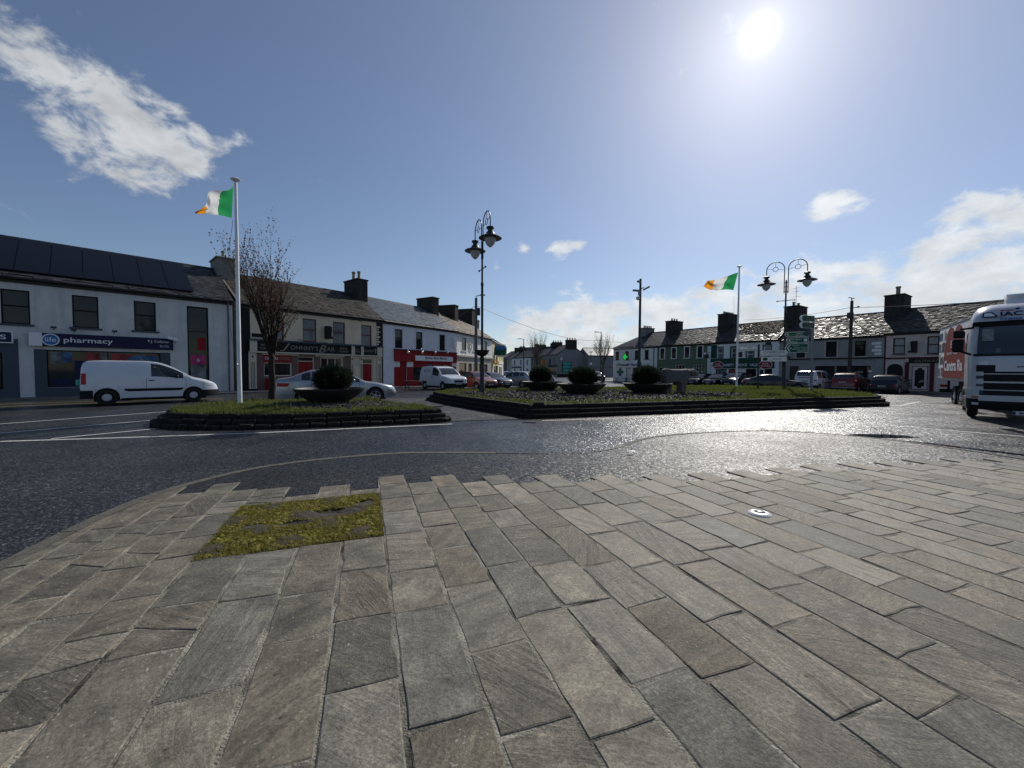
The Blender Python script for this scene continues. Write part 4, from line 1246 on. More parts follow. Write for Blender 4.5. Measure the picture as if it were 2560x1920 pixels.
def butcher():
    b = Bld('butcher_shop', 'pale lilac grey house with a bright red butcher shopfront under a white script sign', at(958.5, 33.65), at(1140.5, 42), [(959, 804), (1140, 830)], 2.6, wall='render_lilac', roof='slate_blue')
    for p0, p1 in (((150, 968), (212, 1118)), ((318, 990), (372, 1130)), ((505, 1012), (552, 1138))):
        b.window(b.rect(c4(*p0), c4(*p1)), 'frame_black', 'sash', None, 'render_lilac', fw=.07)
    X = lambda x, y=1200: b.uz(*c4(x, y))[0]
    ua, ue = X(143), X(636); zt = b.uz(*c4(400, 1148))[1]
    fr = MB().box(ua, ue, -.16, -.003, zt - 1.0, zt).build('shop_fascia', 'paint_red', b.e)
    MB().box(ua - .05, ue + .05, -.24, -.003, zt + .002, zt + .1).build('cornice', 'paint_maroon', fr)
    x0, x1 = X(303), X(600); z1 = b.uz(*c4(450, 1183))[1]; z0 = b.uz(*c4(450, 1222))[1]
    sg = MB().box(x0, x1, -.22, -.163, z0, z1).build('shop_sign', 'paint_white', fr)
    text('Byrnes Meat Market', sg, 'paint_maroon', x0 + (x1 - x0) * .23, x1 - (x1 - x0) * .17, z0 + .10, z1 - .06, -.222, off=.012, shear=.3)
    zl = zt - 1.0
    b.zone((ua, ue, 0, zl), 'paint_red')
    dr = (X(185, 1330), X(245, 1330), .05, zl - .1); b.door(dr, 'paint_red', 'paint_maroon')
    b.window((X(298, 1330), X(400, 1330), .7, zl - .45), 'frame_red', 'plain', glass='glass', fw=.08)
    b.window((X(410, 1330), X(470, 1330), .05, zl - .2), 'frame_red', 'plain', glass='glass', fw=.08, name='glazed_door')
    b.window((X(490, 1330), X(610, 1330), .7, zl - .25), 'frame_red', 'plain', glass='glass', fw=.08)
    for x in (152, 165, 178, 256, 270, 285, 612, 628):
        u, z = b.uz(*c4(x, 1240)); b.panel('tile_print', (u - .14, u + .14, z - .32, z + .32), 'paint_white', -.03, -.012)
    for x in (305, 320, 335, 350):
        u, z = b.uz(*c4(x, 1248)); b.panel('price_card', (u - .11, u + .11, z - .2, z + .22), 'poster_mix', .06, .08)
    u, z = b.uz(*c4(415, 1255)); b.panel('notice', (u - .55, u + .55, z - .2, z + .25), 'poster_blue', .04, .09)
    u, z = b.uz(*c4(565, 1258)); b.panel('notice', (u - .5, u + .4, z - .25, z + .2), 'sign_orange', .03, .06)
    for x in (228, 343, 448, 545):
        u, z = b.uz(*c4(x, 1150)); MB().tube([(u, 0, z + .25), (u, -.35, z + .3), (u, -.4, z + .1)], .02, 6).ell((u, -.4, z - .02), (.15, .15, .16), 10, 6).build('globe_lamp', 'chrome', b.e, smooth=True)
    for k in range(7):
        z = 1.0 + k * .55; b.panel('quoin', (.1, .45 if k % 2 else .3, z, z + .4), 'render_lilac', -.02, 0.0)
    u, z = b.uz(*c4(628, 1075)); b.panel('meter_box', (u - .3, u + .1, z - .5, z + .5), 'paint_white', -.2, 0)
    b.finish(chimney=[(b.L - .05, 1.0, 2.4, 1.3)], tilt=.5, sw=.32, sex=.24)
    return b

def crest_house():
    b = Bld('shop_house', 'white house with a round crest on its wall and a stone coloured shopfront', at(1141.5, 42.1), at(1231, 52.5), [(1141, 832), (1231, 849)], 2.6, wall='render_white', roof='slate_tan')
    for p0, p1 in (((684, 1035), (722, 1138)), ((775, 1048), (803, 1142)), ((856, 1064), (886, 1140))):
        b.window(b.rect(c4(*p0), c4(*p1)), 'frame_black', 'plain', 'render_white', fw=.06)
    X = lambda x, y=1200: b.uz(*c4(x, y))[0]
    u, z = b.uz(*c4(750, 1108))
    c_ = MB().prism([(-.55, .55), (.55, .55), (.55, -.1), (.3, -.5), (0, -.7), (-.3, -.5), (-.55, -.1)], lambda x, y, d: (u + x, d, z + y), -.04, -.002).build('crest', 'render_stone', b.e)
    MB().prism([(.3 * cos(2 * pi * k / 20), .3 * sin(2 * pi * k / 20)) for k in range(20)], lambda x, y, d: (u + x, d, z + y), -.05, -.042).build('crest_ring', 'paint_black', c_)
    MB().prism([(.2 * cos(2 * pi * k / 20), .2 * sin(2 * pi * k / 20)) for k in range(20)], lambda x, y, d: (u + x, d, z + y), -.06, -.052).build('crest_disc', 'paint_white', c_)
    zt = b.uz(*c4(780, 1195))[1]
    b.panel('cornice', (0.05, b.L - .05, zt, zt + .18), 'render_stone', -.18, 0)
    b.zone((0.02, b.L - .02, 0, zt - .002), 'render_stone')
    b.window((X(662), X(722), .5, zt - .7), 'frame_brown', 'plain', fw=.06); b.door((X(735), X(765), .05, zt - .7), 'frame_brown')
    b.window((X(775), X(840), .5, zt - .7), 'frame_brown', (2, 1), fw=.06); b.door((X(862), X(890), .05, zt - .7), 'paint_black')
    for x in (685, 760, 870):
        u, z = b.uz(*c4(x, 1172)); lamp_gooseneck(b, u, z + .1)
    b.finish(chimney=[(b.L - .1, 1.0, 2.6, 1.6), (b.L - 5.3, 1.0, 2.6, 1.3)], tilt=1.0, sw=.35, sex=.25)

def yellow_house():
    b = Bld('yellow_shop', 'yellow shop house with a blue door at the mouth of the far street', at(1231.6, 52.6), at(1258, 66), [(1232, 850), (1257, 866)], 2.4, wall='render_yellow', roof='slate_dark')
    for k in range(4):
        u = 1.4 + k * 3.2; b.window((u, u + .9, 3.3, 4.9), 'frame_white', 'sash', 'render_white', 'paint_white')
    b.panel('shop_sign', (.6, b.L * .45, 2.75, 3.1), 'sign_orange', -.1, 0)
    b.panel('shop_sign', (b.L * .5, b.L - .5, 2.7, 3.1), 'paint_white', -.1, 0)
    b.door((1.2, 2.6, .05, 2.3), 'paint_blue'); b.window((3.2, 5.8, .6, 2.4), 'paint_blue', (2, 1))
    b.zone((b.L * .5, b.L - .3, 0, 2.68), 'paint_white'); b.window((b.L * .55, b.L * .7, .5, 2.3), 'frame_black', 'plain'); b.door((b.L * .75, b.L * .85, .05, 2.3), 'paint_slate')
    b.finish(chimney=[(b.L * .5, 1, 2, 1.1)], sw=.4, sex=.3)
    # two hanging shop signs on brackets
    for x, y, m1, w in ((983, 1135, 'sign_green', .9), (1005, 1150, 'paint_white', .7)):
        Y = 55 if m1 == 'sign_green' else 58
        p = at(c4(x, y)[0], Y); d = ray(*c4(x, y)); z = 1.5 + d.z / d.y * Y
        t = thing('hanging_sign', 'blue and green rectangular hanging sign on the yellow shop' if m1 == 'sign_green' else 'small white hanging sign behind the blue and green one', 'sign', (p.x, p.y, z), .12)
        MB().box(-w, w, -.05, .05, -.7, .7).build('sign_board', m1, t)
        MB().box(-w, w, -.06, -.052, .1, .68).build('sign_print', 'paint_sky' if m1 == 'sign_green' else 'poster_mix', t)
        MB().tube([(-w - 1.3, 0, .8), (w, 0, .8)], .03, 6).tube([(-w - 1.3, 0, .8), (-w - 1.3, .0, .4)], .03, 6).build('bracket', 'black_metal', t)

# --- the far street
def far_street():
    defs = [('terrace_house', 'white far street house with dark upright windows and a black shopfront', 1279, 131, 1327, 119.5, 'render_white', 3, 'paint_black'),
            ('terrace_house', 'rough stone faced house next to the grey gable on the far street', 1327.3, 119.4, 1357, 113, 'render_brown', 3, None)]
    for nm, lb, xa, Ya, xb, Yb, wall, nw, shop in defs:
        b = Bld(nm, lb, at(xa, Ya), at(xb, Yb), None, 2.6, wall=wall, He=5.7, group='terraced houses of the far street')
        for k in range(nw):
            u = b.L * (k + .5) / nw; b.window((u - .5, u + .5, 3.4, 5.0), 'frame_black', 'plain')
            b.window((u - .6, u + .6, .7, 2.3), 'frame_black', 'plain')
        if shop: b.panel('shop_sign', (.3, b.L * .55, 2.5, 3.0), shop, -.1, 0)
        b.finish(slate=False, chimney=[(.1, 1, 2, 1.3, 'chimney_render', POT(4, .14, .4))])
    b = Bld('gable_building', 'grey building whose plain gable end carries a teal board', at(1357.3, 112.9), at(1393, 105), [(1393, 886)], 2.7, depth=8.6, wall='render_far', roof='slate_dark')
    for k in range(3):
        u = b.L * (k + .5) / 3; b.window((u - .5, u + .5, 3.5, 5.1), 'frame_black', 'plain')
    b.window((b.L * .4, b.L - .4, .5, 2.6), 'frame_black', (4, 2)); b.panel('shop_sign', (b.L * .4, b.L - .2, 2.8, 3.3), 'paint_black', -.1, 0)
    b.finish(slate=False, chimney=[(b.L - .2, 1.1, 3.0, 1.3, 'chimney_render', POT(4, .17, .55, 2.4)), (.4, 1.1, 3.0, 1.2, 'chimney_render', POT(4, .17, .5, 2.4))])
    # orange diamond sign on the shop front
    u = b.L * .25
    MB().prism([(0, 1.5), (.75, 0), (0, -1.5), (-.75, 0)], lambda x, y, d: (u + d, -.9 + x * 1.0, 3.9 + y * .9), -.05, .05).build('hanging_sign', 'sign_orange', b.e)
    # teal board on the gable
    def onfar(px, py, Y):
        d = ray(px, py); p = at(px, Y); return Vector((p.x, p.y, 1.5 + d.z / d.y * Y))
    n = 0
    x0, y0 = 1.6, 0
    z0, z1 = 1.3, 4.1; L = b.L
    f = MB().box(L + .01, L + .10, 1.5, 4.3, z0, z1).build('notice_board', 'paint_green', b.e)
    for k in range(3):
        zz = z0 + .15 + k * .9
        MB().box(L + .102, L + .13, 1.7, 3.6, zz, zz + .72).build('board_panel', 'teal_print', f)
        MB().prism([(.35 * cos(2 * pi * q / 14), .35 * sin(2 * pi * q / 14)) for q in range(14)], lambda x, y, d: (L + d, 3.75 + x, zz + .36 + y), .11, .14).build('board_roundel', 'teal_print', f)
    MB().box(L + .01, L + .3, .9, 1.3, 4.6, 5.2).build('alarm_box', 'paint_white', b.e)
    MB().box(L + .003, L + .05, -.0, 8.6, -.3, .8).build('plinth', 'paint_black', b.e)
    b = Bld('low_outbuilding', 'long low grey building with a pale slate roof right of the plain gable', at(1470, 106), at(1548, 108), [(1470, 889)], 2.2, depth=8, wall='render_far', roof='slate_blue')
    b.zone((.05, b.L - .05, 0, 2.6), 'render_far'); b.panel('string_course', (.0, b.L, 2.62, 2.8), 'render_brown', -.08, 0)
    b.finish(slate=False)
    # houses closing the street further off
    for k, (xa, xb, Y, wall, he, lb) in enumerate(((1252, 1268, 150, 'render_brown', 6.2, 'brown end house furthest down the far street'), (1268, 1283, 140, 'render_stone', 5.6, 'stone coloured house before the brown end house'))):
        b = Bld('terrace_house', lb, at(xa, Y), at(xb, Y - 6), None, 2.6, wall=wall, He=he, group='terraced houses of the far street')
        for q in range(2):
            u = b.L * (q + .5) / 2; b.window((u - .35, u + .35, 3.5, 5.0), 'frame_black', 'plain'); b.window((u - .35, u + .35, .8, 2.3), 'frame_black', 'plain')
        b.finish(slate=False, chimney=[(b.L - .4, 1.0, 1.6, 1.3)])
    b = Bld('far_terrace', 'dark long roofed terrace rising behind the far street houses', at(1300, 175), at(1420, 160), None, 3.0, depth=9, wall='render_brown', He=9.0)
    b.finish(slate=False, chimney=[(6, 1, 2, 1.4), (14, 1, 2, 1.4), (b.L - 2, 1, 2, 1.3)])

# --- right hand row
QA = Vector((16.4, 63.0)); QB = Vector((36.3, 33.6))
def onrow(px):
    d = ray(px, 928); r = d.x / d.y; t = QB - QA
    s = (r * QA.y - QA.x) / (t.x - r * t.y)
    return QA + t * s
def odonnell():
    b = Bld('corner_pharmacy', 'white corner pharmacy with a green cross and a hipped slate roof', onrow(1533), onrow(1642), [(1533, 872.6), (1642, 866.5)], 2.4, wall='render_white', roof='slate_dark', hip=3.2)
    for p0, p1 in (((180, 1010), (218, 1103)), ((290, 1005), (330, 1102)), ((400, 997), (440, 1097)), ((515, 990), (560, 1095))):
        b.window(b.rect(c6(*p0), c6(*p1)), 'frame_black', 'sash', 'paint_slate', fw=.07)
    x0, x1 = .1, b.uz(*c6(572, 1160))[0]; z1 = b.uz(*c6(350, 1138))[1]; z0 = b.uz(*c6(350, 1188))[1]
    sg = MB().box(x0, x1, -.2, -.003, z0, z1).build('shop_sign', 'paint_white', b.e)
    text("O'Donnell's Pharmacy", sg, 'paint_navy', b.uz(*c6(202, 1160))[0], b.uz(*c6(498, 1160))[0], z0 + (z1 - z0) * .14, z1 - (z1 - z0) * .14, -.205, off=.045)
    def cross(u, z, s, m, par, y):
        MB().prism([(-s, s * .35), (-s * .35, s * .35), (-s * .35, s), (s * .35, s), (s * .35, s * .35), (s, s * .35), (s, -s * .35), (s * .35, -s * .35), (s * .35, -s), (-s * .35, -s), (-s * .35, -s * .35), (-s, -s * .35)],
                   lambda x, yy, d: (u + x, y + d, z + yy), -.03, 0).build('cross', m, par)
    u, z = b.uz(*c6(232, 1245)); cross(u, z, .62, 'paint_slate', b.e, -.01); cross(u, z, .3, 'paint_grass', b.e, -.045)
    u, z = b.uz(*c6(335, 1072))
    t = MB().tube([(u, 0, z), (u, -.9, z)], .03, 6).build('sign_bracket', 'black_metal', b.e)
    cross(u, z, .55, 'paint_grass', t, -.9)
    m = bpy.data.materials.new('lit_cross'); m.use_nodes = True
    pn = m.node_tree.nodes['Principled BSDF']; pn.inputs['Emission Color'].default_value = (.03, 1, .15, 1); pn.inputs['Emission Strength'].default_value = .35; pn.inputs['Base Color'].default_value = (.02, .3, .08, 1)
    MATS['lit_cross'] = m
    cross(u, z, .42, 'lit_cross', t, -.935)
    b.door((b.uz(*c6(300, 1250))[0], b.uz(*c6(355, 1250))[0], .05, z0 - .15), 'frame_white', 'paint_slate')
    b.window((b.uz(*c6(375, 1250))[0], b.uz(*c6(430, 1250))[0], .5, z0 - .15), 'frame_black', 'plain')
    b.window((b.uz(*c6(470, 1250))[0], b.uz(*c6(560, 1250))[0], .5, z0 - .15), 'frame_black', 'plain')
    downpipe(b, b.L - .5, 'gutter')
    b.finish(chimney=[(3.4, 1.0, 2.2, .9, 'chimney_pale', POT(5, .12, .35, 1.7)), (b.L, 1.2, 2.6, 1.5, 'chimney_render', POT(3, .12, .4, 1.2))], sw=.4, sex=.28, tilt=.7)
def green_house():
    b = Bld('green_house', 'olive green house with four white framed upper windows and a blue door', onrow(1642.3), onrow(1776.5), [(1642, 866.5), (1776, 859)], 2.4, wall='render_green', roof='slate_wet')
    for p0, p1 in (((697, 975), (741, 1090)), ((830, 968), (875, 1085)), ((978, 957), (1028, 1080)), ((1125, 948), (1180, 1078))):
        b.window(b.rect(c6(*p0), c6(*p1)), 'frame_black', 'sash', None, 'paint_white', fw=.07)
    d = b.rect(c6(675, 1190), c6(775, 1350)); b.door((d[0], d[1], .05, d[3]), 'paint_blue', 'frame_white', light=.5)
    for p0, p1, k in (((865, 1160), (975, 1300), (3, 3)), ((1072, 1158), (1198, 1290), (4, 4))):
        r = b.rect(c6(*p0), c6(*p1)); b.window((r[0], r[1], .8, r[3]), 'frame_white', k, 'paint_white', fw=.08)
    r = b.rect(c6(1196, 1020), c6(1225, 1045)); b.panel('plaque', r, 'paint_white', -.04, 0)
    b.panel('string_course', (0, b.L, 2.72, 2.8), 'render_green', -.04, 0)
    u = b.uz(*c6(1240, 1100))[0]
    for k in range(12):
        z = .1 + k * (b.He - .4) / 12; b.panel('quoin', (u, b.L - .02, z, z + (b.He - .4) / 12 - .03), 'paint_white', -.05, 0)
    u, z = b.uz(*c6(1250, 1060)); MB().box(u - .2, u + .1, -.5, -.2, z - .25, z + .2).tube([(u, 0, z + .5), (u, -.4, z + .2)], .03, 6).build('wall_lantern', 'black_metal', b.e)
    b.finish(chimney=[(b.L, 1.3, 2.8, 1.6, 'chimney_render', POT(6, .12, .3, 2.2))], sw=.27, sex=.17, tilt=2.0)
def variety():
    b = Bld('variety_shop', 'white and dark green variety shop with two red oval signs and mossy roof slates', onrow(1776.8), onrow(1946.5), [(1777, 859.5), (1946, 849)], 2.45, wall='render_white', roof='slate_wet')
    for p0, p1 in (((1348, 965), (1412, 1100)), ((1510, 958), (1562, 1098))):
        b.window(b.rect(c6(*p0), c6(*p1)), 'frame_white', 'sash', None, 'frame_green', glass='glass_pale', fw=.09)
    for p0, p1 in (((118, 1035), (162, 1150)), ((278, 1060), (345, 1150)), ((455, 1012), (525, 1062))):
        b.window(b.rect(c7(*p0), c7(*p1)), 'frame_white', 'sash', None, 'frame_green', glass='glass_pale', fw=.09)
    X = lambda x, y=1215: b.uz(*c7(x, y))[0]
    Z = lambda x, y: b.uz(*c7(x, y))[1]
    zf1, zf0 = Z(250, 1180), Z(250, 1245)
    a = b.uz(*c6(1278, 1170))[0]; e = X(598)
    fb = MB().box(a + .5, e - .3, -.18, -.003, zf0, zf1).build('shop_sign', 'paint_green', b.e)
    for s, x0, x1 in (('VARIETY', 42, 152), ('CHOICE', 178, 288), ('VALUE', 315, 410)):
        text(s, fb, 'paint_white', X(x0), X(x1), zf0 + (zf1 - zf0) * .28, zf0 + (zf1 - zf0) * .72, -.185, off=.012)
    for c in (b.uz(*c6(1366, 1168))[0], X(480)):
        zc = (zf0 + zf1) / 2; el = [(cos(2 * pi * k / 28), sin(2 * pi * k / 28)) for k in range(28)]
        o1 = MB().prism(el, lambda x, y, d: (c + x * .70, d, zc + y * .5), -.20, -.182).build('oval_sign', 'paint_white', fb)
        o2 = MB().prism(el, lambda x, y, d: (c + x * .65, d, zc + y * .45), -.21, -.201).build('oval_sign', 'paint_red', fb)
        text('HOME', fb, 'paint_white', c - .32, c + .32, zc + .03, zc + .24, -.213); text('SAVERS', fb, 'paint_white', c - .47, c + .47, zc - .23, zc - .03, -.213)
    b.panel('string_course', (a, e, zf1 + .02, zf1 + .45), 'paint_green', -.06, 0)
    b.zone((0.02, .75, zf1 + .5, b.He - .2), 'paint_green')
    b.zone((e - 1.3, e - .7, zf1 + .5, b.He - .2), 'paint_green')
    for k in range(10):
        z = .1 + k * .5; b.panel('quoin', (b.L - .62, b.L - .03 if k % 2 else b.L - .15, z, z + .44), 'paint_white', -.04, 0)
    b.window((a + .6, X(70, 1280), .6, zf0 - .1), 'paint_green', (3, 1), glass='poster_mix', fw=.1)
    b.window((X(88, 1280), X(160, 1280), .6, zf0 - .1), 'paint_green', (1, 1), glass='poster_red', fw=.1)
    b.door((X(268, 1280), X(375, 1280), .05, zf0 - .1), 'paint_black'); b.window((X(410, 1280), X(450, 1280), .6, zf0 - .2), 'paint_green', 'plain', fw=.1)
    b.door((X(462, 1280), X(540, 1280), .05, zf0 - .1), 'paint_black')
    u, z = b.uz(*c7(205, 1105)); b.panel('plaque', (u - .3, u + .3, z - .3, z + .3), 'frame_brown', -.05, 0)
    b.finish(chimney=[(b.L, 1.4, 2.6, 1.55, 'chimney_render', [(-.6, .16, .5), (.7, .16, .5)])], sw=.27, sex=.17, tilt=2.0)
    # moss growing on the upper right slates
    D = b.depth / 2; run = D + b.oh; rise = b.Hr - b.He; sl_ = sqrt(run ** 2 + rise ** 2)
    ax = Vector((0, run / sl_, rise / sl_)); nn = Vector((0, -rise / sl_, run / sl_)); o = Vector((0, -b.oh, b.He + .12))
    mb = MB()
    for _ in range(950):
        u = b.L - abs(R.gauss(0, 2.4)) - .7; s_ = sl_ * (.32 + .66 * R.random() ** .8)
        if u < .2 or s_ < sl_ * (.25 + .12 * (b.L - u) / b.L * R.random() + .08): continue
        p = o + ax * s_ + nn * .02; r = R.uniform(.04, .12)
        T = Matrix.Translation((u, p.y, p.z)) @ Matrix.Rotation(atan2(rise, run), 4, 'X')
        mb.ell((0, 0, 0), (r * 1.3, r * .7, .04), 6, 4, 0, T)
    tag(mb.build('roof_moss', 'slate_moss', b.e), kind='stuff')
    ch = MB().tube([(b.L, b.depth / 2, b.Hr + 1.5), (b.L, b.depth / 2, b.Hr + 3.9)], .025, 6)
    for z, w in ((3.7, .35), (3.3, .3), (2.7, .45)): ch.tube([(b.L - w, b.depth / 2, b.Hr + z), (b.L + w, b.depth / 2, b.Hr + z)], .015, 5)
    ch.build('tv_aerial', 'grey_metal', b.e)
def dull_house():
    b = Bld('grey_house', 'dull grey house with broad moulded window surrounds and a dark shopfront', onrow(1946.8), onrow(2207.5), [(1947, 852), (2200, 841)], 2.5, wall='render_dull', roof='slate_wet')
    for cr, p0, p1 in ((c7, (792, 1060), (882, 1138)), (c7, (1098, 970), (1210, 1128)), (c7, (1398, 962), (1512, 1125)), (c8, (160, 662), (285, 828))):
        r = b.rect(cr(*p0), cr(*p1))
        if p0[0] == 792: r = (r[0], r[1], r[2], r[2] + 1.75)
        b.window(r, 'frame_black', 'two', None, 'render_stone', fw=.08)
    zb = b.uz(*c7(1300, 1150))[1]
    b.panel('string_course', (0, b.L, zb, zb + .12), 'paint_black', -.14, 0)
    X = lambda x, y=1270: b.uz(*c7(x, y))[0]
    zt = b.uz(*c7(1300, 1222))[1]
    b.door((X(720), X(815), .05, zt), 'frame_brown')
    b.window((X(985), X(1190), .7, zt), 'frame_black', (3, 1), fw=.09); b.door((X(1205), X(1320), .05, zt), 'paint_black')
    b.window((X(1340), X(1560), .7, zt), 'frame_black', (3, 1), fw=.09)
    for k in range(4):
        u, z = b.uz(*c8(400, 690 + k * 38)); b.panel('quoin', (u - .34 + (k % 2) * .2, u + .34, z - .13, z + .11), 'paint_white', -.05, 0)
    b.finish(chimney=[(b.L, 1.4, 2.6, 1.6, 'chimney_render', [(0, .2, .9)])], sw=.27, sex=.17, tilt=2.0, v0=0.0)
def gateway():
    b = Bld('pub', 'pinkish cream pub with maroon pilasters and an arched doorway', onrow(2207.8), onrow(2520), [(2208, 836), (2340, 829)], 2.5, wall='render_pink', roof='slate_wet')
    for p0, p1 in (((578, 632), (712, 812)), ((950, 612), (1085, 805))):
        b.window(b.rect(c8(*p0), c8(*p1)), 'frame_brown', 'sash', 'paint_maroon', 'render_pink', glass='curtain', fw=.1)
    X = lambda x, y=1000: b.uz(*c8(x, y))[0]
    Z = lambda y, x=750: b.uz(*c8(x, y))[1]
    b.zone((.02, X(492), 0, b.He - .2), 'paint_maroon')
    zl = Z(860)
    b.panel('string_course', (X(492), b.L, zl, zl + .14), 'paint_maroon', -.1, 0)
    for a, c in ((712, 752), (985, 1030)): b.panel('pilaster', (X(a), X(c), .0, zl - .3), 'paint_maroon', -.14, 0)
    for a, c in ((712, 752),): b.panel('pilaster_block', (X(a), X(c), zl - .3, zl), 'render_pink', -.16, 0)
    # arched opening
    u0, u1 = X(515), X(686); zt = Z(915, 600); um = (u0 + u1) / 2; w = (u1 - u0) / 2
    MB().prism([(-w, 0)] + [(-w * cos(pi * k / 14), zt - w + w * sin(pi * k / 14)) for k in range(15)] + [(w, 0)], lambda x, y, d: (um + x, d, y), -.012, -.03).build('arched_door', 'paint_black', b.e)
    ar = MB()
    for k in range(15):
        a0, a1 = pi * k / 15, pi * (k + 1) / 15
        f = lambda a, r: (um - r * cos(a), zt - w + r * sin(a))
        p = [f(a0, w * 1.02), f(a1, w * 1.02), f(a1, w * 1.22), f(a0, w * 1.22)]
        ar.prism(p, lambda x, y, d: (x, d, y), -.0, -.06)
    ar.build('arch', 'render_pink', b.e)
    z1, z0 = Z(862, 900), Z(905, 900)
    sg = MB().box(X(750), X(1180), -.2, -.003, z0, zl - .003).build('shop_sign', 'paint_black', b.e)
    text('GATEWAY', sg, 'paint_gold', X(822, 890), X(1075, 890), z0 + .08, zl - .1, -.204)
    r = b.rect(c8(775, 925), c8(968, 1215))
    dpan = b.panel('painted_panel', (r[0], r[1], .15, r[3]), 'render_pink', -.06, 0)
    for a, c_, d_, e_ in ((0, 1, 0, .03), (0, 1, .97, 1), (0, .05, .03, .97), (.95, 1, .03, .97)):
        MB().box(r[0] + (r[1] - r[0]) * (.04 + .92 * a), r[0] + (r[1] - r[0]) * (.04 + .92 * c_), -.07, -.062, .2 + (r[3] - .3) * d_, .2 + (r[3] - .3) * e_).build('panel_border', 'paint_maroon', dpan)
    r2 = b.rect(c8(817, 960), c8(922, 1178)); a, c_, z0_, z1_ = r2; k = .16
    MB().prism([(a, z0_ + k), (a + k, z0_ + k), (a + k, z0_), (c_ - k, z0_), (c_ - k, z0_ + k), (c_, z0_ + k), (c_, z1_ - k), (c_ - k, z1_ - k), (c_ - k, z1_), (a + k, z1_), (a + k, z1_ - k), (a, z1_ - k)][::-1], lambda x, y, d: (x, d, y), -.075, -.063).build('dark_panel', 'paint_black', dpan)
    MB().prism([(.05, .0), (.5, .12), (.55, .2), (.45, .3), (.3, .34), (.12, .2)], lambda x, y, d: (a + .22 + x * .75, d, z0_ + .45 + y * .8), -.085, -.076).build('guitar_print', 'poster_mix', dpan)
    u, z = b.uz(*c8(822, 730)); MB().box(u - .12, u + .16, -.5, -.1, z - .5, z + .5).box(u - .38, u, -.4, -.3, z - .5, z - .34).lathe([(.11, -.35), (.18, .4), (.16, .47)], (u - .08, -.34, z), 12).build('hanging_sign', 'paint_black', b.e)
    b.finish(sw=.27, sex=.17, tilt=2.0)
for f_ in (pharmacy, johnnys, butcher, crest_house, yellow_house, far_street, odonnell, green_house, variety, dull_house, gateway): f_()

# footpaths along both rows
def footpath(pts, w, name='footpath', h=.10):
    P = [Vector(p) for p in pts]; mb = MB(); n = len(P)
    off = []
    for i, p in enumerate(P):
        d = (P[min(i + 1, n - 1)] - P[max(i - 1, 0)]).normalized(); off.append(p + Vector((d.y, -d.x)) * w)
    vs = []
    for p, q in zip(P, off):
        e = (p - q).normalized() * .14
        for (r, dz) in ((p - (q - p).normalized() * .3, h), (q, h), (q, -.05)): vs.append((r.x, r.y, g(r.x, r.y) + dz))
    mb.add(vs, [(3 * i + k, 3 * i + k + 1, 3 * i + 3 + k + 1, 3 * i + 3 + k) for i in range(n - 1) for k in range(2)])
    tag(mb.build(name, 'footpath'), kind='structure')
footpath([at(0, 18.3) + (at(0, 18.3) - at(584, 25)).normalized() * 6, at(0, 18.3), at(290, 21), at(584, 25), at(957, 33.6), at(1140, 42), at(1231, 52.5), at(1258, 66)], 1.5)
Q = [QA + (QA - QB).normalized() * 1, QA.lerp(QB, .3), QA.lerp(QB, .6), QB, QB + (QB - QA).normalized() * 12]
footpath(Q, 1.7)

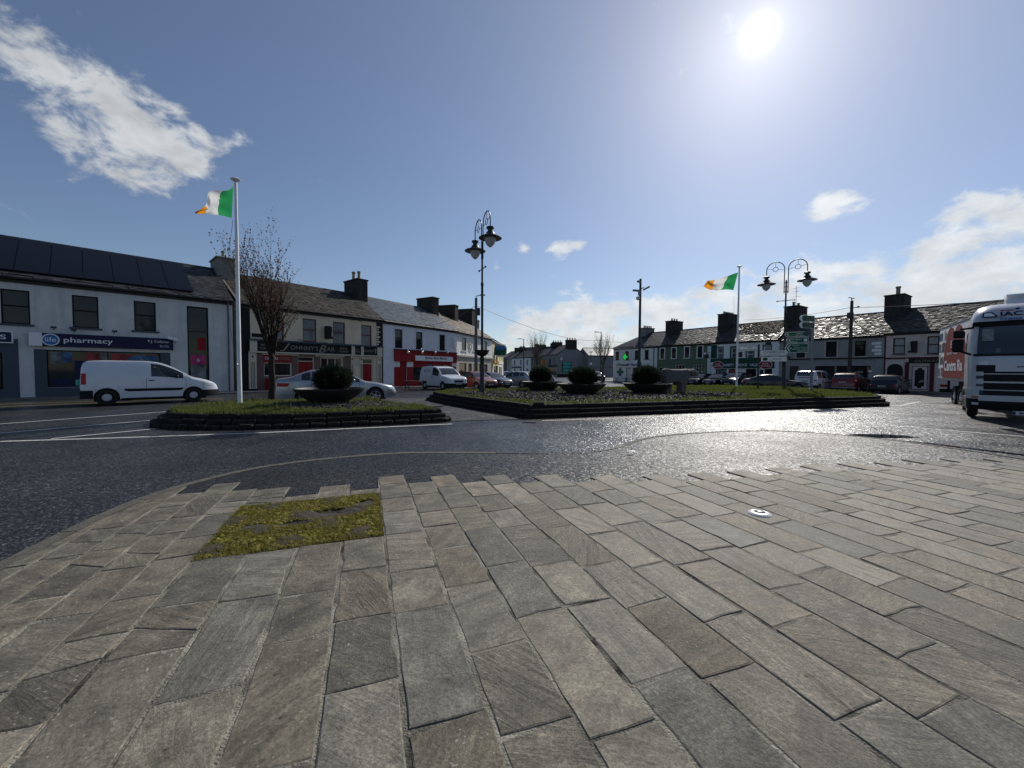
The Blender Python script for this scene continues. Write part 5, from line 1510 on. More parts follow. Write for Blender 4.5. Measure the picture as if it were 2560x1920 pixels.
# ------------------------------------------------------------------ raised beds
ZT = .42
def inset(P, w):
    n = len(P); out = []
    for i in range(n):
        a, b, c = P[i - 1], P[i], P[(i + 1) % n]
        d = ((b - a).normalized() + (c - b).normalized()).normalized()
        out.append(b + Vector((-d.y, d.x)) * w)       # counter-clockwise outline: inwards is left
    return out
def inside(p, P):
    r = False; n = len(P); j = n - 1
    for i in range(n):
        if (P[i].y > p.y) != (P[j].y > p.y) and p.x < (P[j].x - P[i].x) * (p.y - P[i].y) / (P[j].y - P[i].y) + P[i].x: r = not r
        j = i
    return r
def dist_edge(p, P):
    best = 9e9
    for i in range(len(P)):
        a, b = P[i - 1], P[i]; d = b - a; t = max(0, min(1, (p - a).dot(d) / max(1e-9, d.length_squared)))
        best = min(best, (p - a - d * t).length)
    return best
def bed(label, outline, lens, rugged, gravel_polys, tufts, ngrass, nchip, zb=-.3, ZT=ZT):
    P = [Vector(p) for p in outline]
    loop = catmull(P + [P[0]], 5)[:-1]
    # keep sharp corners where the outline repeats a point
    t = thing('raised_bed', label, 'raised bed', (0, 0, 0))
    for tier, (off, z0, z1) in enumerate(((-.30, zb, ZT * .345), (-.15, ZT * .33, ZT * .68), (0.0, ZT * .665, ZT))):
        Q = inset(loop, off); Q.append(Q[0])
        i = 0; cur = 0
        L_ = lens[tier]
        fine = resample(Q, .05)
        k = 0
        while k < len(fine) - 2:
            n_ = max(2, int(R.uniform(.75, 1.3) * L_ / .05))
            a = fine[k]; b = fine[min(k + n_, len(fine) - 1)]
            # shorten on bends
            while n_ > 5:
                m_ = fine[min(k + n_ // 2, len(fine) - 1)]; ch = (b - a)
                dv = abs(ch.x * (m_.y - a.y) - ch.y * (m_.x - a.x)) / max(1e-6, ch.length)
                if dv < .035: break
                n_ = int(n_ * .7); b = fine[min(k + n_, len(fine) - 1)]
            k += n_
            d = b - a
            if d.length < .04: continue
            ang = atan2(d.y, d.x); gap = .008 if not rugged else .012
            T = Matrix.Translation((a.x, a.y, 0)) @ Matrix.Rotation(ang, 4, 'Z')
            jz = R.uniform(-.010, .010); jy = R.uniform(-.02, .02) * (1.3 if rugged else .6)
            m = MB().bev(gap, d.length - gap, jy, .34 + jy, z0 if tier == 0 else z0 - .02, z1 + jz - .004, .028 if rugged else .018, 0, T, .012 if rugged else .007, R)
            m.build('stone', 'wall_stone', t)
    top = inset(loop, .12)
    ctr = sum(top, Vector((0, 0))) / len(top)
    def hz(p): return ZT - .035 + .07 * min(1, dist_edge(p, top) / 1.6)
    rings = [top, [ctr + (q - ctr) * .75 for q in top], [ctr + (q - ctr) * .4 for q in top]]
    vs = []; n = len(top)
    for ring in rings:
        for q in ring: vs.append((q.x, q.y, hz(q)))
    vs.append((ctr.x, ctr.y, hz(ctr)))
    fs = []
    for r_ in range(2):
        for i in range(n): fs.append((r_ * n + i, r_ * n + (i + 1) % n, (r_ + 1) * n + (i + 1) % n, (r_ + 1) * n + i))
    for i in range(n): fs.append((2 * n + i, 2 * n + (i + 1) % n, 3 * n))
    MB().add(vs, fs).build('soil', 'grass_base', t, smooth=True)
    GP = [[Vector(q) for q in gpoly] for gpoly in gravel_polys]
    x0, x1 = min(q.x for q in top), max(q.x for q in top); y0, y1 = min(q.y for q in top), max(q.y for q in top)
    mb = MB(); made = 0; tries = 0
    while made < ngrass and tries < ngrass * 12:
        tries += 1
        p = Vector((R.uniform(x0, x1), R.uniform(y0, y1)))
        if not inside(p, top): continue
        ingr = any(inside(p, q) for q in GP)
        if ingr and R.random() > .03: continue
        if not ingr and GP and min(dist_edge(p, q) for q in GP) < .25 * R.random(): continue
        made += 1
        z = hz(p)
        # clumps of longer grass
        cl = .5 + .5 * sin(p.x * 2.1 + sin(p.y * 1.7) * 2) * sin(p.y * 2.6 + 1.3)
        h = R.uniform(.05, .11) * (1 + 1.1 * max(0, cl - .55)) * (1.6 if R.random() < .07 else 1)
        if ingr: h *= 1.3
        for b_ in range(3):
            a = R.uniform(0, 2 * pi); w = R.uniform(.005, .010) * (1 + p.length / 12); l = R.uniform(.01, .05); q = p + Vector((R.uniform(-.03, .03), R.uniform(-.03, .03)))
            mb.add([(q.x - cos(a) * w, q.y - sin(a) * w, z - .01), (q.x + cos(a) * w, q.y + sin(a) * w, z - .01), (q.x + l * sin(a * 3.7), q.y + l * cos(a * 2.3), z + h)], [(0, 1, 2)])
    for (tx, ty, r_, n_) in tufts:
        for _ in range(n_):
            p = Vector((tx + R.gauss(0, r_), ty + R.gauss(0, r_))); a = R.uniform(0, 2 * pi); w = .009; h = R.uniform(.1, .24); l = .08
            z = hz(p)
            mb.add([(p.x - cos(a) * w, p.y - sin(a) * w, z - .01), (p.x + cos(a) * w, p.y + sin(a) * w, z - .01), (p.x + l * sin(a * 3.7), p.y + l * cos(a * 2.3), z + h)], [(0, 1, 2)])
    tag(mb.build('grass', 'grass'), kind='stuff')
    mb = MB(); sheets = MB()
    for q in GP:
        sheets.add([(v.x, v.y, hz(v) + .008) for v in q], [tuple(range(len(q)))])
    areas = [(max(v.x for v in q) - min(v.x for v in q)) * (max(v.y for v in q) - min(v.y for v in q)) for q in GP]
    for q, ar in zip(GP, areas):
        bx0, bx1 = min(v.x for v in q), max(v.x for v in q); by0, by1 = min(v.y for v in q), max(v.y for v in q)
        for _ in range(int(nchip * ar / sum(areas))):
            p = Vector((R.uniform(bx0, bx1), R.uniform(by0, by1)))
            if not inside(p, q): continue
            z = hz(p) + .012; s = R.uniform(.022, .05); th = R.uniform(.005, .012)
            T = Matrix.Translation((p.x, p.y, z + R.uniform(0, .018))) @ Matrix.Rotation(R.uniform(0, 6.3), 4, 'Z') @ Matrix.Rotation(R.gauss(0, .42), 4, 'X') @ Matrix.Rotation(R.gauss(0, .42), 4, 'Y')
            vs = [T @ Vector((x * s * R.uniform(.7, 1.2), y * s * .7 * R.uniform(.6, 1.2), zz)) for zz in (-th, th) for x, y in ((-1, -1), (1, -1), (1, 1), (-1, 1))]
            mb.add(vs, [(4, 5, 6, 7), (0, 1, 5, 4), (1, 2, 6, 5), (2, 3, 7, 6), (3, 0, 4, 7)])
    for v, fcs in ((sheets.v, sheets.f),):
        for f in fcs: mb.add([v[i] for i in f], [tuple(range(len(f)))])
    tag(mb.build('gravel', 'slate_chip'), kind='stuff')
    return hz, top

LEFT_BED = [(-9.0, 10.2), (-7.9, 9.85), (-6.4, 9.95), (-4.2, 10.65), (-2.35, 11.4), (-2.2, 11.75), (-3.6, 13.2), (-5.3, 15.1), (-5.6, 15.3), (-6.9, 14.55), (-8.2, 14.2), (-9.2, 13.6), (-9.75, 12.4), (-9.65, 11.0)]
RIGHT_BED = [(.55, 12.45), (.8, 12.4), (4.2, 13.55), (7.6, 14.65), (12.0, 16.1), (16.0, 17.45), (17.1, 18.2), (18.0, 20.0), (18.6, 23.0), (18.3, 26.0), (16.5, 28.2), (13.0, 28.6), (10.0, 27.2), (6, 25.2), (.5, 22.8), (-3.4, 20.5), (-3.9, 20.0), (-3.85, 19.2), (-2.6, 17.0), (-1.0, 14.6)]
lg = [(-6.9, 13.7), (-7.7, 12.9), (-7.4, 11.5), (-6.2, 10.95), (-4.3, 11.3), (-3.0, 12.0), (-3.75, 12.9), (-5.2, 14.55), (-6.0, 14.2)]
rg = [(1.2, 13.3), (3.2, 13.9), (7.0, 15.3), (10.5, 17.2), (10.8, 18.4), (9.6, 20.2), (6.0, 21.2), (1.8, 21.0), (-1.6, 19.4), (-2.9, 18.7), (-2.0, 17.0), (-.3, 14.9)]
hzL, topL = bed('small raised bed of dark stepped stone with grass, gravel and a white flagpole', LEFT_BED, (.34, .8, .7), True, [lg[::-1] if False else lg], [(-5.5, 15.0, .12, 160), (-8.4, 11.6, .3, 120)], 9500, 5200, ZT=.36)
hzR, topR = bed('large raised bed of long dark stone slabs holding three bowls and a stone calf', RIGHT_BED, (1.3, 1.8, 1.8), False, [rg], [(-2.7, 19.6, .25, 200), (.2, 20.6, .2, 150), (2.0, 21.5, .3, 150)], 21000, 11000)
def loose_stone():
    p = gp(1349, 1016, .42)
    tag(MB().bev(p.x - .19, p.x + .19, p.y - .12, p.y + .14, .40, .56, .05, 0, None, .02, R).build('loose_stone', 'wall_stone'), 'loose dark stone block sitting up on the front corner of the large bed', 'stone')
loose_stone()
def path():
    pts = [(-2.1, 11.3), (.2, 12.0), (-.9, 14.5), (-2.5, 16.9), (-3.9, 19.2), (-4.3, 20.8), (-7.2, 20.6), (-5.4, 16.0), (-4.9, 15.0), (-3.4, 13.3)]
    tag(MB().add([(x, y, .012) for x, y in pts], [tuple(range(len(pts)))]).build('path', 'cobble_path'), kind='structure')
path()

# ------------------------------------------------------------------ plants and furniture on the beds
def needle_bush(name, label, x, y, z, rx, rz, n, group):
    t = thing(name, label, 'shrub', (x, y, z), R.uniform(0, 6), group)
    core = MB(); core.ell((0, 0, rz * .95), (rx * .78, rx * .78, rz * .78), 12, 8)
    core.tube([(0, 0, -.05), (0, 0, .3)], .05, 6)
    core.build('stem', 'yew', t)
    mb = MB()
    lump = [(R.uniform(0, 6.3), R.uniform(-.9, 1), R.uniform(.75, 1.15)) for _ in range(26)]
    for _ in range(n):
        a = R.uniform(0, 2 * pi); u = R.uniform(-.96, 1)
        dirv = Vector((sqrt(1 - u * u) * cos(a), sqrt(1 - u * u) * sin(a), u))
        k = 1.0
        for la, lu, lr in lump:
            lv = Vector((sqrt(1 - lu * lu) * cos(la), sqrt(1 - lu * lu) * sin(la), lu))
            k += .30 * max(0, dirv.dot(lv) - .80) / .20 * (lr - .85)
        rr = k * (R.uniform(.74, 1.0) if R.random() < .72 else R.uniform(.98, 1.17))
        flat = .78 if u < 0 else 1
        p = Vector((dirv.x * rx * rr, dirv.y * rx * rr, rz * .98 + dirv.z * rz * rr * flat))
        up = (dirv + Vector((0, 0, .7)) + Vector((R.gauss(0, .35), R.gauss(0, .35), R.gauss(0, .3)))).normalized()
        sd = up.orthogonal().normalized(); sd = Matrix.Rotation(R.uniform(0, 6.3), 3, up) @ sd
        l = R.uniform(.07, .17); w = R.uniform(.009, .022)
        mb.add([p - sd * w, p + sd * w, p + up * l + sd * w * .4, p + up * l - sd * w * .4], [(0, 1, 2, 3)])
    mb.build('foliage', 'yew', t)
    return t
BOWL = [(.42, 0), (.46, .03), (.62, .12), (.85, .27), (1.02, .42), (1.09, .50), (1.10, .53), (1.04, .53), (1.0, .47), (.9, .44)]
BOWLS = [(825, 1003, 13.0, 'dark bowl planter on the small raised bed in front of the silver saloon', 'dense dark clipped shrub in the bowl in front of the silver saloon', .49, .37, 0),
         (1355, 979, 20.4, 'leftmost of the three dark bowl planters on the large bed, farthest back', 'dark bushy shrub in the leftmost bowl of the large bed', .46, .38, .03),
         (1453, 988, 17.5, 'middle one of the three dark bowl planters on the large bed', 'wide spiky dark shrub in the middle bowl of the large bed', .51, .36, 0),
         (1617, 986, 18.2, 'dark bowl planter beside the stone calf on the large bed', 'rounded dark shrub in the bowl beside the stone calf', .52, .39, .0)]
bowl_me = MB().lathe(BOWL, n=36).mesh('bowl', 'bowl', True, 50)
soil_me = MB().lathe([(.95, .455), (.5, .49), (0, .50)], n=24).mesh('soil', 'soil', True)
for (px, py, Y, lb, lb2, rx, rz, dz) in BOWLS:
    p = at(px, Y, py)
    z = .40 if Y > 14 else .35
    k = 1.0
    t = thing('bowl_planter', lb, 'planter', (p.x, p.y, z), R.uniform(0, 6), 'dark bowl planters')
    link('bowl', bowl_me, t); link('soil', soil_me, t)
    needle_bush('clipped_shrub', lb2, p.x + R.uniform(-.1, .1), p.y + .05, z + .44, rx, rz, 5200, 'shrubs in the bowls')

def flagpole(label, x, y, z, h, r):
    t = thing('flagpole', label, 'flagpole', (x, y, z), 0, 'white flagpoles')
    MB().tube([(0, 0, -.1), (0, 0, h * .45), (0, 0, h)], [r, r * .85, r * .62], 16).build('pole', 'white_pole', t, smooth=True, sharp=40)
    MB().lathe([(.02, 0), (r * 1.1, .02), (r * 2.0, .05), (r * 2.1, .07), (r * 1.5, .10), (0, .13)], (0, 0, h), 16).build('finial', 'white_pole', t, smooth=True, sharp=50)
    MB().tube([(0, -r - .01, 1.3), (0, -r - .05, 1.3)], .03, 6).tube([(0, -r - .05, 1.2), (0, -r - .05, 1.4)], .012, 5).build('cleat', 'grey_metal', t)
    return t
def flag(label, x, y, z, top, bot, seams, waves, drift=.25):
    """cloth from hoist (u=0) to fly: measured upper and lower edges, folds running in depth"""
    nu, nv = 42, 26
    ln = lambda P, u: (lambda i, f: P[i].lerp(P[i + 1], f))(min(int(u * (len(P) - 1)), len(P) - 2), u * (len(P) - 1) - min(int(u * (len(P) - 1)), len(P) - 2))
    Tp = catmull([Vector(q) for q in top], 8); Bt = catmull([Vector(q) for q in bot], 8)
    vs = []
    for i in range(nu + 1):
        u = i / nu; a = ln(Tp, u); b = ln(Bt, u)
        for j in range(nv + 1):
            v = j / nv; p = a.lerp(b, v)
            d = drift * u
            for (am, fu, fv, ph) in waves: d += am * min(1, u * 3) * sin(fu * u + fv * v + ph)
            vs.append((p.x, d, p.y))
    mb = MB(); mb.v = vs
    for i in range(nu):
        for j in range(nv):
            v = (j + .5) / nv; q = vs[i * (nv + 1) + j]
            b1, b2 = (a + (b - a) * v for a, b in seams)
            mb.f.append((i * (nv + 1) + j, i * (nv + 1) + j + 1, (i + 1) * (nv + 1) + j + 1, (i + 1) * (nv + 1) + j))
            mb.m.append(0 if q[0] > b1 else 1 if q[0] > b2 else 2)
    o = mb.build('flag', ['flag_green', 'flag_white', 'flag_orange'], None, True, None, (x, y, z))
    return tag(o, label, 'flag', 'tricolour flags')
pL = at(600, 12.0, 1012); zL = .34
flagpole('tall white flagpole standing in the grass of the small raised bed', pL.x, pL.y, zL, 6.78, .064)
k = .41 * 12.0 / FPX
zt = 1.5 + ray(587, 470).z / ray(587, 470).y * 12.0
f1 = lambda P: [((x - 446) * k, -(y - 112) * k) for x, y in P]
flag('green white and orange flag blown nearly straight out with its fly end folded down', pL.x - .06 + (-.0), pL.y, 1.5 + ray(582, c2(0, 112)[1]).z / ray(582, c2(0, 112)[1]).y * 12.0,
     f1([(444, 110), (410, 128), (370, 133), (320, 130), (293, 150), (275, 205), (240, 228), (197, 262)]),
     f1([(430, 300), (400, 290), (345, 276), (310, 271), (285, 271), (262, 270), (230, 268), (198, 265)]),
     [((372 - 446) * k, (343 - 446) * k), ((262 - 446) * k, (268 - 446) * k)], [(.045, 8, 5, .3), (.03, 4, 11, 1.2), (.018, 17, -7, .5)], .12)
pR = at(1841, 24.5, 971); zR = hzR(pR)
flagpole('white flagpole on the large bed beside the brown tourist finger signs', pR.x, pR.y, zR, 7.45, .068)
k = .217 * 24.5 / FPX
top_d = ray(1842, c6(0, 95)[1])
f2 = lambda P: [((x - 1570) * k, -(y - 95) * k) for x, y in P]
flag('green white and orange flag streaming out with a frayed end before the clouds', pR.x - .05, pR.y, 1.5 + top_d.z / top_d.y * 24.5,
     f2([(1567, 95), (1520, 110), (1480, 128), (1440, 142), (1390, 158), (1330, 172), (1270, 180), (1235, 186), (1195, 240)]),
     f2([(1517, 300), (1490, 295), (1440, 290), (1400, 288), (1350, 292), (1300, 293), (1265, 290), (1225, 272), (1196, 246)]),
     [((1452 - 1570) * k, (1398 - 1570) * k), ((1325 - 1570) * k, (1292 - 1570) * k)], [(.10, 10, 3, .6), (.05, 5, 9, 2), (.03, 19, 6, .2)], .2)

def halyard(label, p0, p1, sag):
    pts = [Vector(p0).lerp(Vector(p1), i / 8) + Vector((sag * sin(pi * i / 8), 0, 0)) for i in range(9)]
    tag(MB().tube(pts, .006, 4).build('halyard', 'concrete_grey'), label, 'rope')
halyard('thin slack flag rope beside the left white flagpole', (pL.x - .10, pL.y, 6.0), (pL.x - .09, pL.y, 1.7), -.22)
halyard('thin slack flag rope below the flag on the large bed', (pR.x - .3, pR.y, 6.2), (pR.x - .1, pR.y, 1.8), -.02)

def street_lamp(label, px, py, Y, ang, top):
    p = at(px, Y, py); z = hzR(p) - .02
    t = thing('street_lamp', label, 'street lamp', (p.x, p.y, z), ang, 'double headed street lamps')
    H = top - z
    zp = H - 1.25                                 # top of the straight pole
    MB().lathe([(.135, -.1), (.135, .30), (.105, .36), (.10, 1.2), (.09, 1.75), (.105, 1.78), (.105, 1.9), (.062, 1.98), (.056, zp - 2.0), (.07, zp - 1.98), (.07, zp - 1.86), (.048, zp - 1.82), (.045, zp), (.03, zp + .06), (0, zp + .09)], n=14).build('pole', 'lamp_black', t, smooth=True, sharp=35)
    MB().tube([(-.42, 0, zp - 1.2), (.42, 0, zp - 1.2)], .022, 6).ell((-.44, 0, zp - 1.2), (.05, .05, .05), 8, 5).ell((.44, 0, zp - 1.2), (.05, .05, .05), 8, 5).build('crossbar', 'lamp_black', t)
    # flower bowl clasped round the pole
    MB().lathe([(.11, 1.72), (.17, 1.74), (.28, 1.85), (.345, 1.97), (.355, 2.01), (.32, 2.01), (.2, 1.95), (.07, 1.95)], n=20).build('flower_bowl', 'lamp_black', t, smooth=True, sharp=40)
    for sg in (-1, 1):
        x0 = .10 * sg; x1 = 1.04 * sg; r = (x1 - x0) / 2; cx = (x0 + x1) / 2; zc = H - abs(r)
        pts = [(x0, 0, zp - .75)] + [(x0, 0, zp + .1)] + [(cx - r * cos(pi * i / 16), 0, zc + abs(r) * sin(pi * i / 16)) for i in range(17)] + [(x1, 0, zc - .35)]
        a = MB().tube(pts, .026, 8)
        for zz in (zp - .65, zp - .35, zp - .1): a.tube([(0, 0, zz), (x0, 0, zz)], .02, 6)
        arm = a.build('arm', 'lamp_black', t, smooth=True)
        rg_ = [(cx + .14 * cos(2 * pi * i / 16), 0, zc + .02 + .14 * sin(2 * pi * i / 16)) for i in range(17)]
        MB().tube(rg_, .016, 6, cap=False).tube([(cx, 0, zc + .16), (cx, 0, H)], .012, 5).tube([(x0, 0, zc - .06), (cx - .14 * sg, 0, zc)], .012, 5).tube([(cx + .14 * sg, 0, zc + .04), (x1, 0, zc + .1)], .012, 5).build('ring', 'lamp_black', arm)
        zl = zc - .35
        lan = MB().lathe([(.04, .02), (.10, .0), (.17, -.03), (.17, -.10), (.11, -.12), (.11, -.22), (.17, -.26), (.20, -.34), (.30, -.42), (.49, -.49), (.52, -.52), (.50, -.53), (.2, -.47)], (x1, 0, zl), 24).build('lantern_hood', 'lamp_black', t, smooth=True, sharp=40)
        MB().lathe([(.245, -.50), (.25, -.56), (.235, -.66), (.18, -.78), (.10, -.87), (.03, -.92), (0, -.925)], (x1, 0, zl), 20).build('globe', 'globe', lan, smooth=True)
zz = lambda x, y, Y: 1.5 + ray(x, y).z / ray(x, y).y * Y
street_lamp('black double headed lamp post nearest the butcher shop, its arms almost in line', 1205, 982, 18.6, radians(-66), zz(1225, 540, 18.6))
street_lamp('black double headed lamp post near the green direction signs, arms spread wide', 1958, 973, 24.6, radians(-38), zz(1985, 652, 24.6))
def camera_pole():
    p = at(1597, 23.5, 970); z = hzR(p)
    t = thing('camera_pole', 'tall dark pole carrying security cameras at its top behind the bowls', 'camera pole', (p.x, p.y, z))
    H = zz(1601, 697, 23.5) - z
    MB().lathe([(.13, -.05), (.13, 1.55), (.085, 1.62), (.075, H * .6), (.065, H), (0, H + .02)], n=12).build('pole', 'black_metal', t, smooth=True, sharp=35)
    for (dx, dz, a, w) in ((-.28, -.72, .1, .3), (.32, -.58, -.5, .3), (-.12, -.2, .3, .14)):
        T = Matrix.Translation((dx, -.12, H + dz)) @ Matrix.Rotation(a, 4, 'Y')
        MB().box(-w / 2 - .05, w / 2 + .05, -.06, .06, -.05, .05, 0, T).tube([(0, 0, H + dz - .02), (dx * .6, -.1, H + dz + .05)], .03, 6).build('security_camera', 'grey_metal', t)
    MB().lathe([(.03, .1), (.10, .06), (.12, -.02), (.07, -.12), (0, -.14)], (-.17, -.1, H - 1.15), 12).build('dome_camera', 'globe', t, smooth=True)
    MB().box(-.16, -.05, -.2, -.05, H - 1.0, H - .75).build('junction_box', 'grey_metal', t)
camera_pole()

def calf():
    """stylised standing stone calf, smooth back, slab legs, head to the right"""
    p = at(1688, 18.8, 984)
    t = thing('calf_statue', 'smooth grey stone statue of a standing calf with its head low to the right', 'statue', (p.x, p.y, .41), .06)
    side = [(-.62, 0), (-.36, 0), (-.32, .42), (-.22, .55), (-.05, .60), (.12, .56), (.20, .46), (.20, 0), (.47, 0), (.46, .35), (.52, .62), (.60, .86), (.66, 1.14), (.50, 1.20), (.2, 1.17), (-.3, 1.18), (-.52, 1.22), (-.62, 1.16), (-.66, .9), (-.60, .5)]
    bm = MB()
    # body as slices across the width: narrower at the flanks
    n = len(side); W = [(-.26, .90), (-.2, .97), (-.08, 1), (.08, 1), (.2, .97), (.26, .90)]
    cx, cz = 0, .75
    vs = []
    for (w, k) in W:
        for (x, z) in side: vs.append((cx + (x - cx) * k, w, (cz + (z - cz) * k) if z > .05 else 0))
    fs = []
    for i in range(len(W) - 1):
        for j in range(n): fs.append((i * n + j, i * n + (j + 1) % n, (i + 1) * n + (j + 1) % n, (i + 1) * n + j))
    fs.append(tuple(range(n))[::-1]); fs.append(tuple((len(W) - 1) * n + j for j in range(n)))
    bm.add(vs, fs)
    b = bm.build('body', 'concrete_grey', t, True, 40)
    hd = MB().tube([(.45, 0, 1.02), (.66, 0, 1.03), (.84, 0, 1.02), (.98, 0, .95), (1.04, 0, .88)], [.17, .16, .185, .15, .10], 12)
    hd.ell((.70, .22, 1.06), (.06, .13, .05), 8, 5).ell((.70, -.22, 1.06), (.06, .13, .05), 8, 5)
    h = hd.build('head', 'concrete_grey', t, True, 60)
    MB().tube([(-.63, 0, 1.1), (-.70, 0, .8), (-.69, 0, .5)], [.04, .035, .05], 7).build('tail', 'concrete_grey', t, True)
    return t
calf()

# --- sign posts
def plate(par, name, poly, mat, y, th=.03):
    return MB().prism(poly, lambda u, v, d: (u, d, v), y - th, y).build(name, mat, par)
def green_signs():
    Y = 20.0; p = at(2027, Y, 984); z0 = hzR(p)
    d = ray(2027, 900); rz = -atan2(d.x, d.y) * .55
    t = thing('direction_sign', 'grey post with a stack of green and white arrow direction signs', 'road sign', (p.x, p.y, z0), rz)
    zt = zz(2030, 792, Y) - z0
    MB().tube([(0, 0, -.1), (0, 0, zt)], .06, 12).lathe([(.09, 0), (.09, .18), (.065, .2)], (0, 0, 0), 12).build('post', 'grey_metal', t, smooth=True, sharp=40)
    s = Y / FPX * .1356 * 1.12
    U = lambda x: (x - 1390) * s
    V = lambda y: zz(2027, d7(0, y)[1], Y) - z0
    def arrow(x0, xt, x1, y0, y1, lines, yy, back='paint_white'):
        za, zb = V(y1), V(y0); zm = (za + zb) / 2
        a = plate(t, 'arrow_plate', [(U(x1), za), (U(x1), zb), (U(xt), zb), (U(x0), zm), (U(xt), za)], 'paint_white', yy)
        e = .02
        plate(a, 'sign_face', [(U(x1) - e, za + e), (U(x1) - e, zb - e), (U(xt) + e * .4, zb - e), (U(x0) + e * 1.6, zm), (U(xt) + e * .4, za + e)], 'sign_green', yy - .031, .006)
        # white chevron
        c = .05
        plate(a, 'chevron', [(U(xt) + .06, zb - .06), (U(xt) + .06 + c, zb - .06), (U(x0) + .09 + c, zm), (U(xt) + .06 + c, za + .06), (U(xt) + .06, za + .06), (U(x0) + .09, zm)], 'paint_white', yy - .038, .004)
        for (s_, xa, xb, ya, yb, m) in lines: text(s_, a, m, U(xa), U(xb), V(yb), V(ya), yy - .0385, depth=.003)
        return a
    arrow(990, 1020, 1335, 508, 600, [('Gaillimh', 1150, 1240, 533, 553, 'paint_white'), ('GALWAY', 1140, 1275, 566, 590, 'paint_white'), ('N17', 1058, 1122, 553, 590, 'paint_gold')], -.07)
    arrow(1015, 1045, 1330, 618, 715, [('Cnoc Mhuire', 1065, 1230, 640, 665, 'paint_white'), ('KNOCK', 1072, 1175, 680, 704, 'paint_white')], -.07)
    arrow(1000, 1045, 1325, 728, 895, [('Aerfort', 1105, 1210, 752, 772, 'paint_white'), ('Iarthar Éireann', 1130, 1310, 782, 806, 'paint_white'), ('IRELAND WEST', 1105, 1305, 822, 842, 'paint_white'), ('AIRPORT', 1175, 1310, 856, 880, 'paint_white')], -.07)
    # little plane symbol and blue parking tile
    plate(t, 'plane_symbol', [(U(1060), V(812)), (U(1075), V(806)), (U(1078), V(790)), (U(1084), V(806)), (U(1098), V(812)), (U(1084), V(818)), (U(1078), V(835)), (U(1074), V(818))], 'paint_white', -.108, .004)
    q = plate(t, 'square_plate', [(U(1262), V(690)), (U(1308), V(690)), (U(1308), V(640)), (U(1262), V(640))], 'paint_white', -.109, .004)
    plate(t, 'small_plate', [(U(1268), V(570)), (U(1330), V(570)), (U(1330), V(500)), (U(1268), V(500))], 'paint_slate', -.125, .02)
    # two upper arms turned along the other road, seen at a slant
    for k, (ya, yb) in enumerate(((222, 335), (345, 455))):
        za, zb = V(yb), V(ya); zm = (za + zb) / 2
        T = Matrix.Rotation(.62, 4, 'Z')
        def fn(u, v, d): return T @ Vector((u, d, v))
        e = .02; w = -.98
        a = MB().prism([(-.03, za), (-.03, zb), (w + .12, zb), (w, zm + .05), (w, zm - .05), (w + .12, za)], fn, -.10, -.07).build('arrow_plate', 'paint_white', t)
        MB().prism([(-.05, za + e), (-.05, zb - e), (w + .2, zb - e), (w + .14, zm), (w + .2, za + e)], fn, -.108, -.101).build('sign_face', 'sign_green', a)
        for q_, (xa, xb, m) in enumerate(((-.55, -.14, .68), (-.62, -.12, .32))):
            zc = za + (zb - za) * m
            MB().prism([(xa, zc - .035), (xb, zc - .035), (xb, zc + .035), (xa, zc + .035)], fn, -.112, -.109).build('print_line', 'concrete_grey', a)
    for z in (V(560), V(660), V(800), V(280), V(400)): MB().lathe([(.075, -.03), (.075, .03)], (0, 0, z), 10).build('clamp', 'grey_metal', t)
green_signs()
def tourist_signs():
    Y = 24.6; p = at(1894, Y, 973); z0 = hzR(p)
    t = thing('finger_post', 'slim brown post with cream finger signs for a complex, a shop and a restaurant', 'road sign', (p.x, p.y, z0), radians(-22))
    zt = zz(1894, 861, Y) - z0
    MB().tube([(0, 0, -.1), (0, 0, zt)], .055, 10).build('post', 'wood_pole', t, smooth=True, sharp=40)
    s = Y / FPX * .1356 * 1.10
    U = lambda x: (x - 400) * s
    V = lambda y: zz(1894, d7(0, y)[1], Y) - z0
    def fing(x0, x1, y0, y1, point, lines, yy):
        za, zb = V(y1), V(y0); zm = (za + zb) / 2; e = .018; q = .13
        def shape(e):
            if point > 0: return [(U(x0) + e, za + e), (U(x1) - q - e * .4, za + e), (U(x1) - e * 1.5, zm), (U(x1) - q - e * .4, zb - e), (U(x0) + e, zb - e)]
            if point < 0: return [(U(x1) - e, za + e), (U(x1) - e, zb - e), (U(x0) + q + e * .4, zb - e), (U(x0) + e * 1.5, zm), (U(x0) + q + e * .4, za + e)]
            return [(U(x0) + e, za + e), (U(x1) - e, za + e), (U(x1) - e, zb - e), (U(x0) + e, zb - e)]
        a = plate(t, 'finger_plate', shape(0), 'paint_black', yy, .04)
        plate(a, 'sign_face', shape(.016), 'paint_white', yy - .041, .004)
        for (s_, xa, xb, ya, yb) in lines: text(s_, a, 'paint_black', U(xa), U(xb), V(yb), V(ya), yy - .0455, depth=.003)
        return a
    fing(108, 385, 775, 865, -1, [('COST', 230, 300, 793, 815), ('RESTAURANT', 170, 370, 828, 855), ('-', 135, 160, 830, 835)], -.05)
    fing(415, 815, 855, 960, 1, [('COMPLEX', 462, 762, 875, 915), ('CINEMA', 540, 690, 928, 942)], -.05)
    a = fing(430, 800, 968, 1066, 0, [('MACE', 600, 720, 1005, 1032)], -.05)
    cu, cz_, r = U(493), V(1018), .13
    plate(a, 'logo_disc', [(cu + r * cos(2 * pi * k / 20), cz_ + r * .8 * sin(2 * pi * k / 20)) for k in range(20)], 'paint_green', -.0955, .004)
tourist_signs()

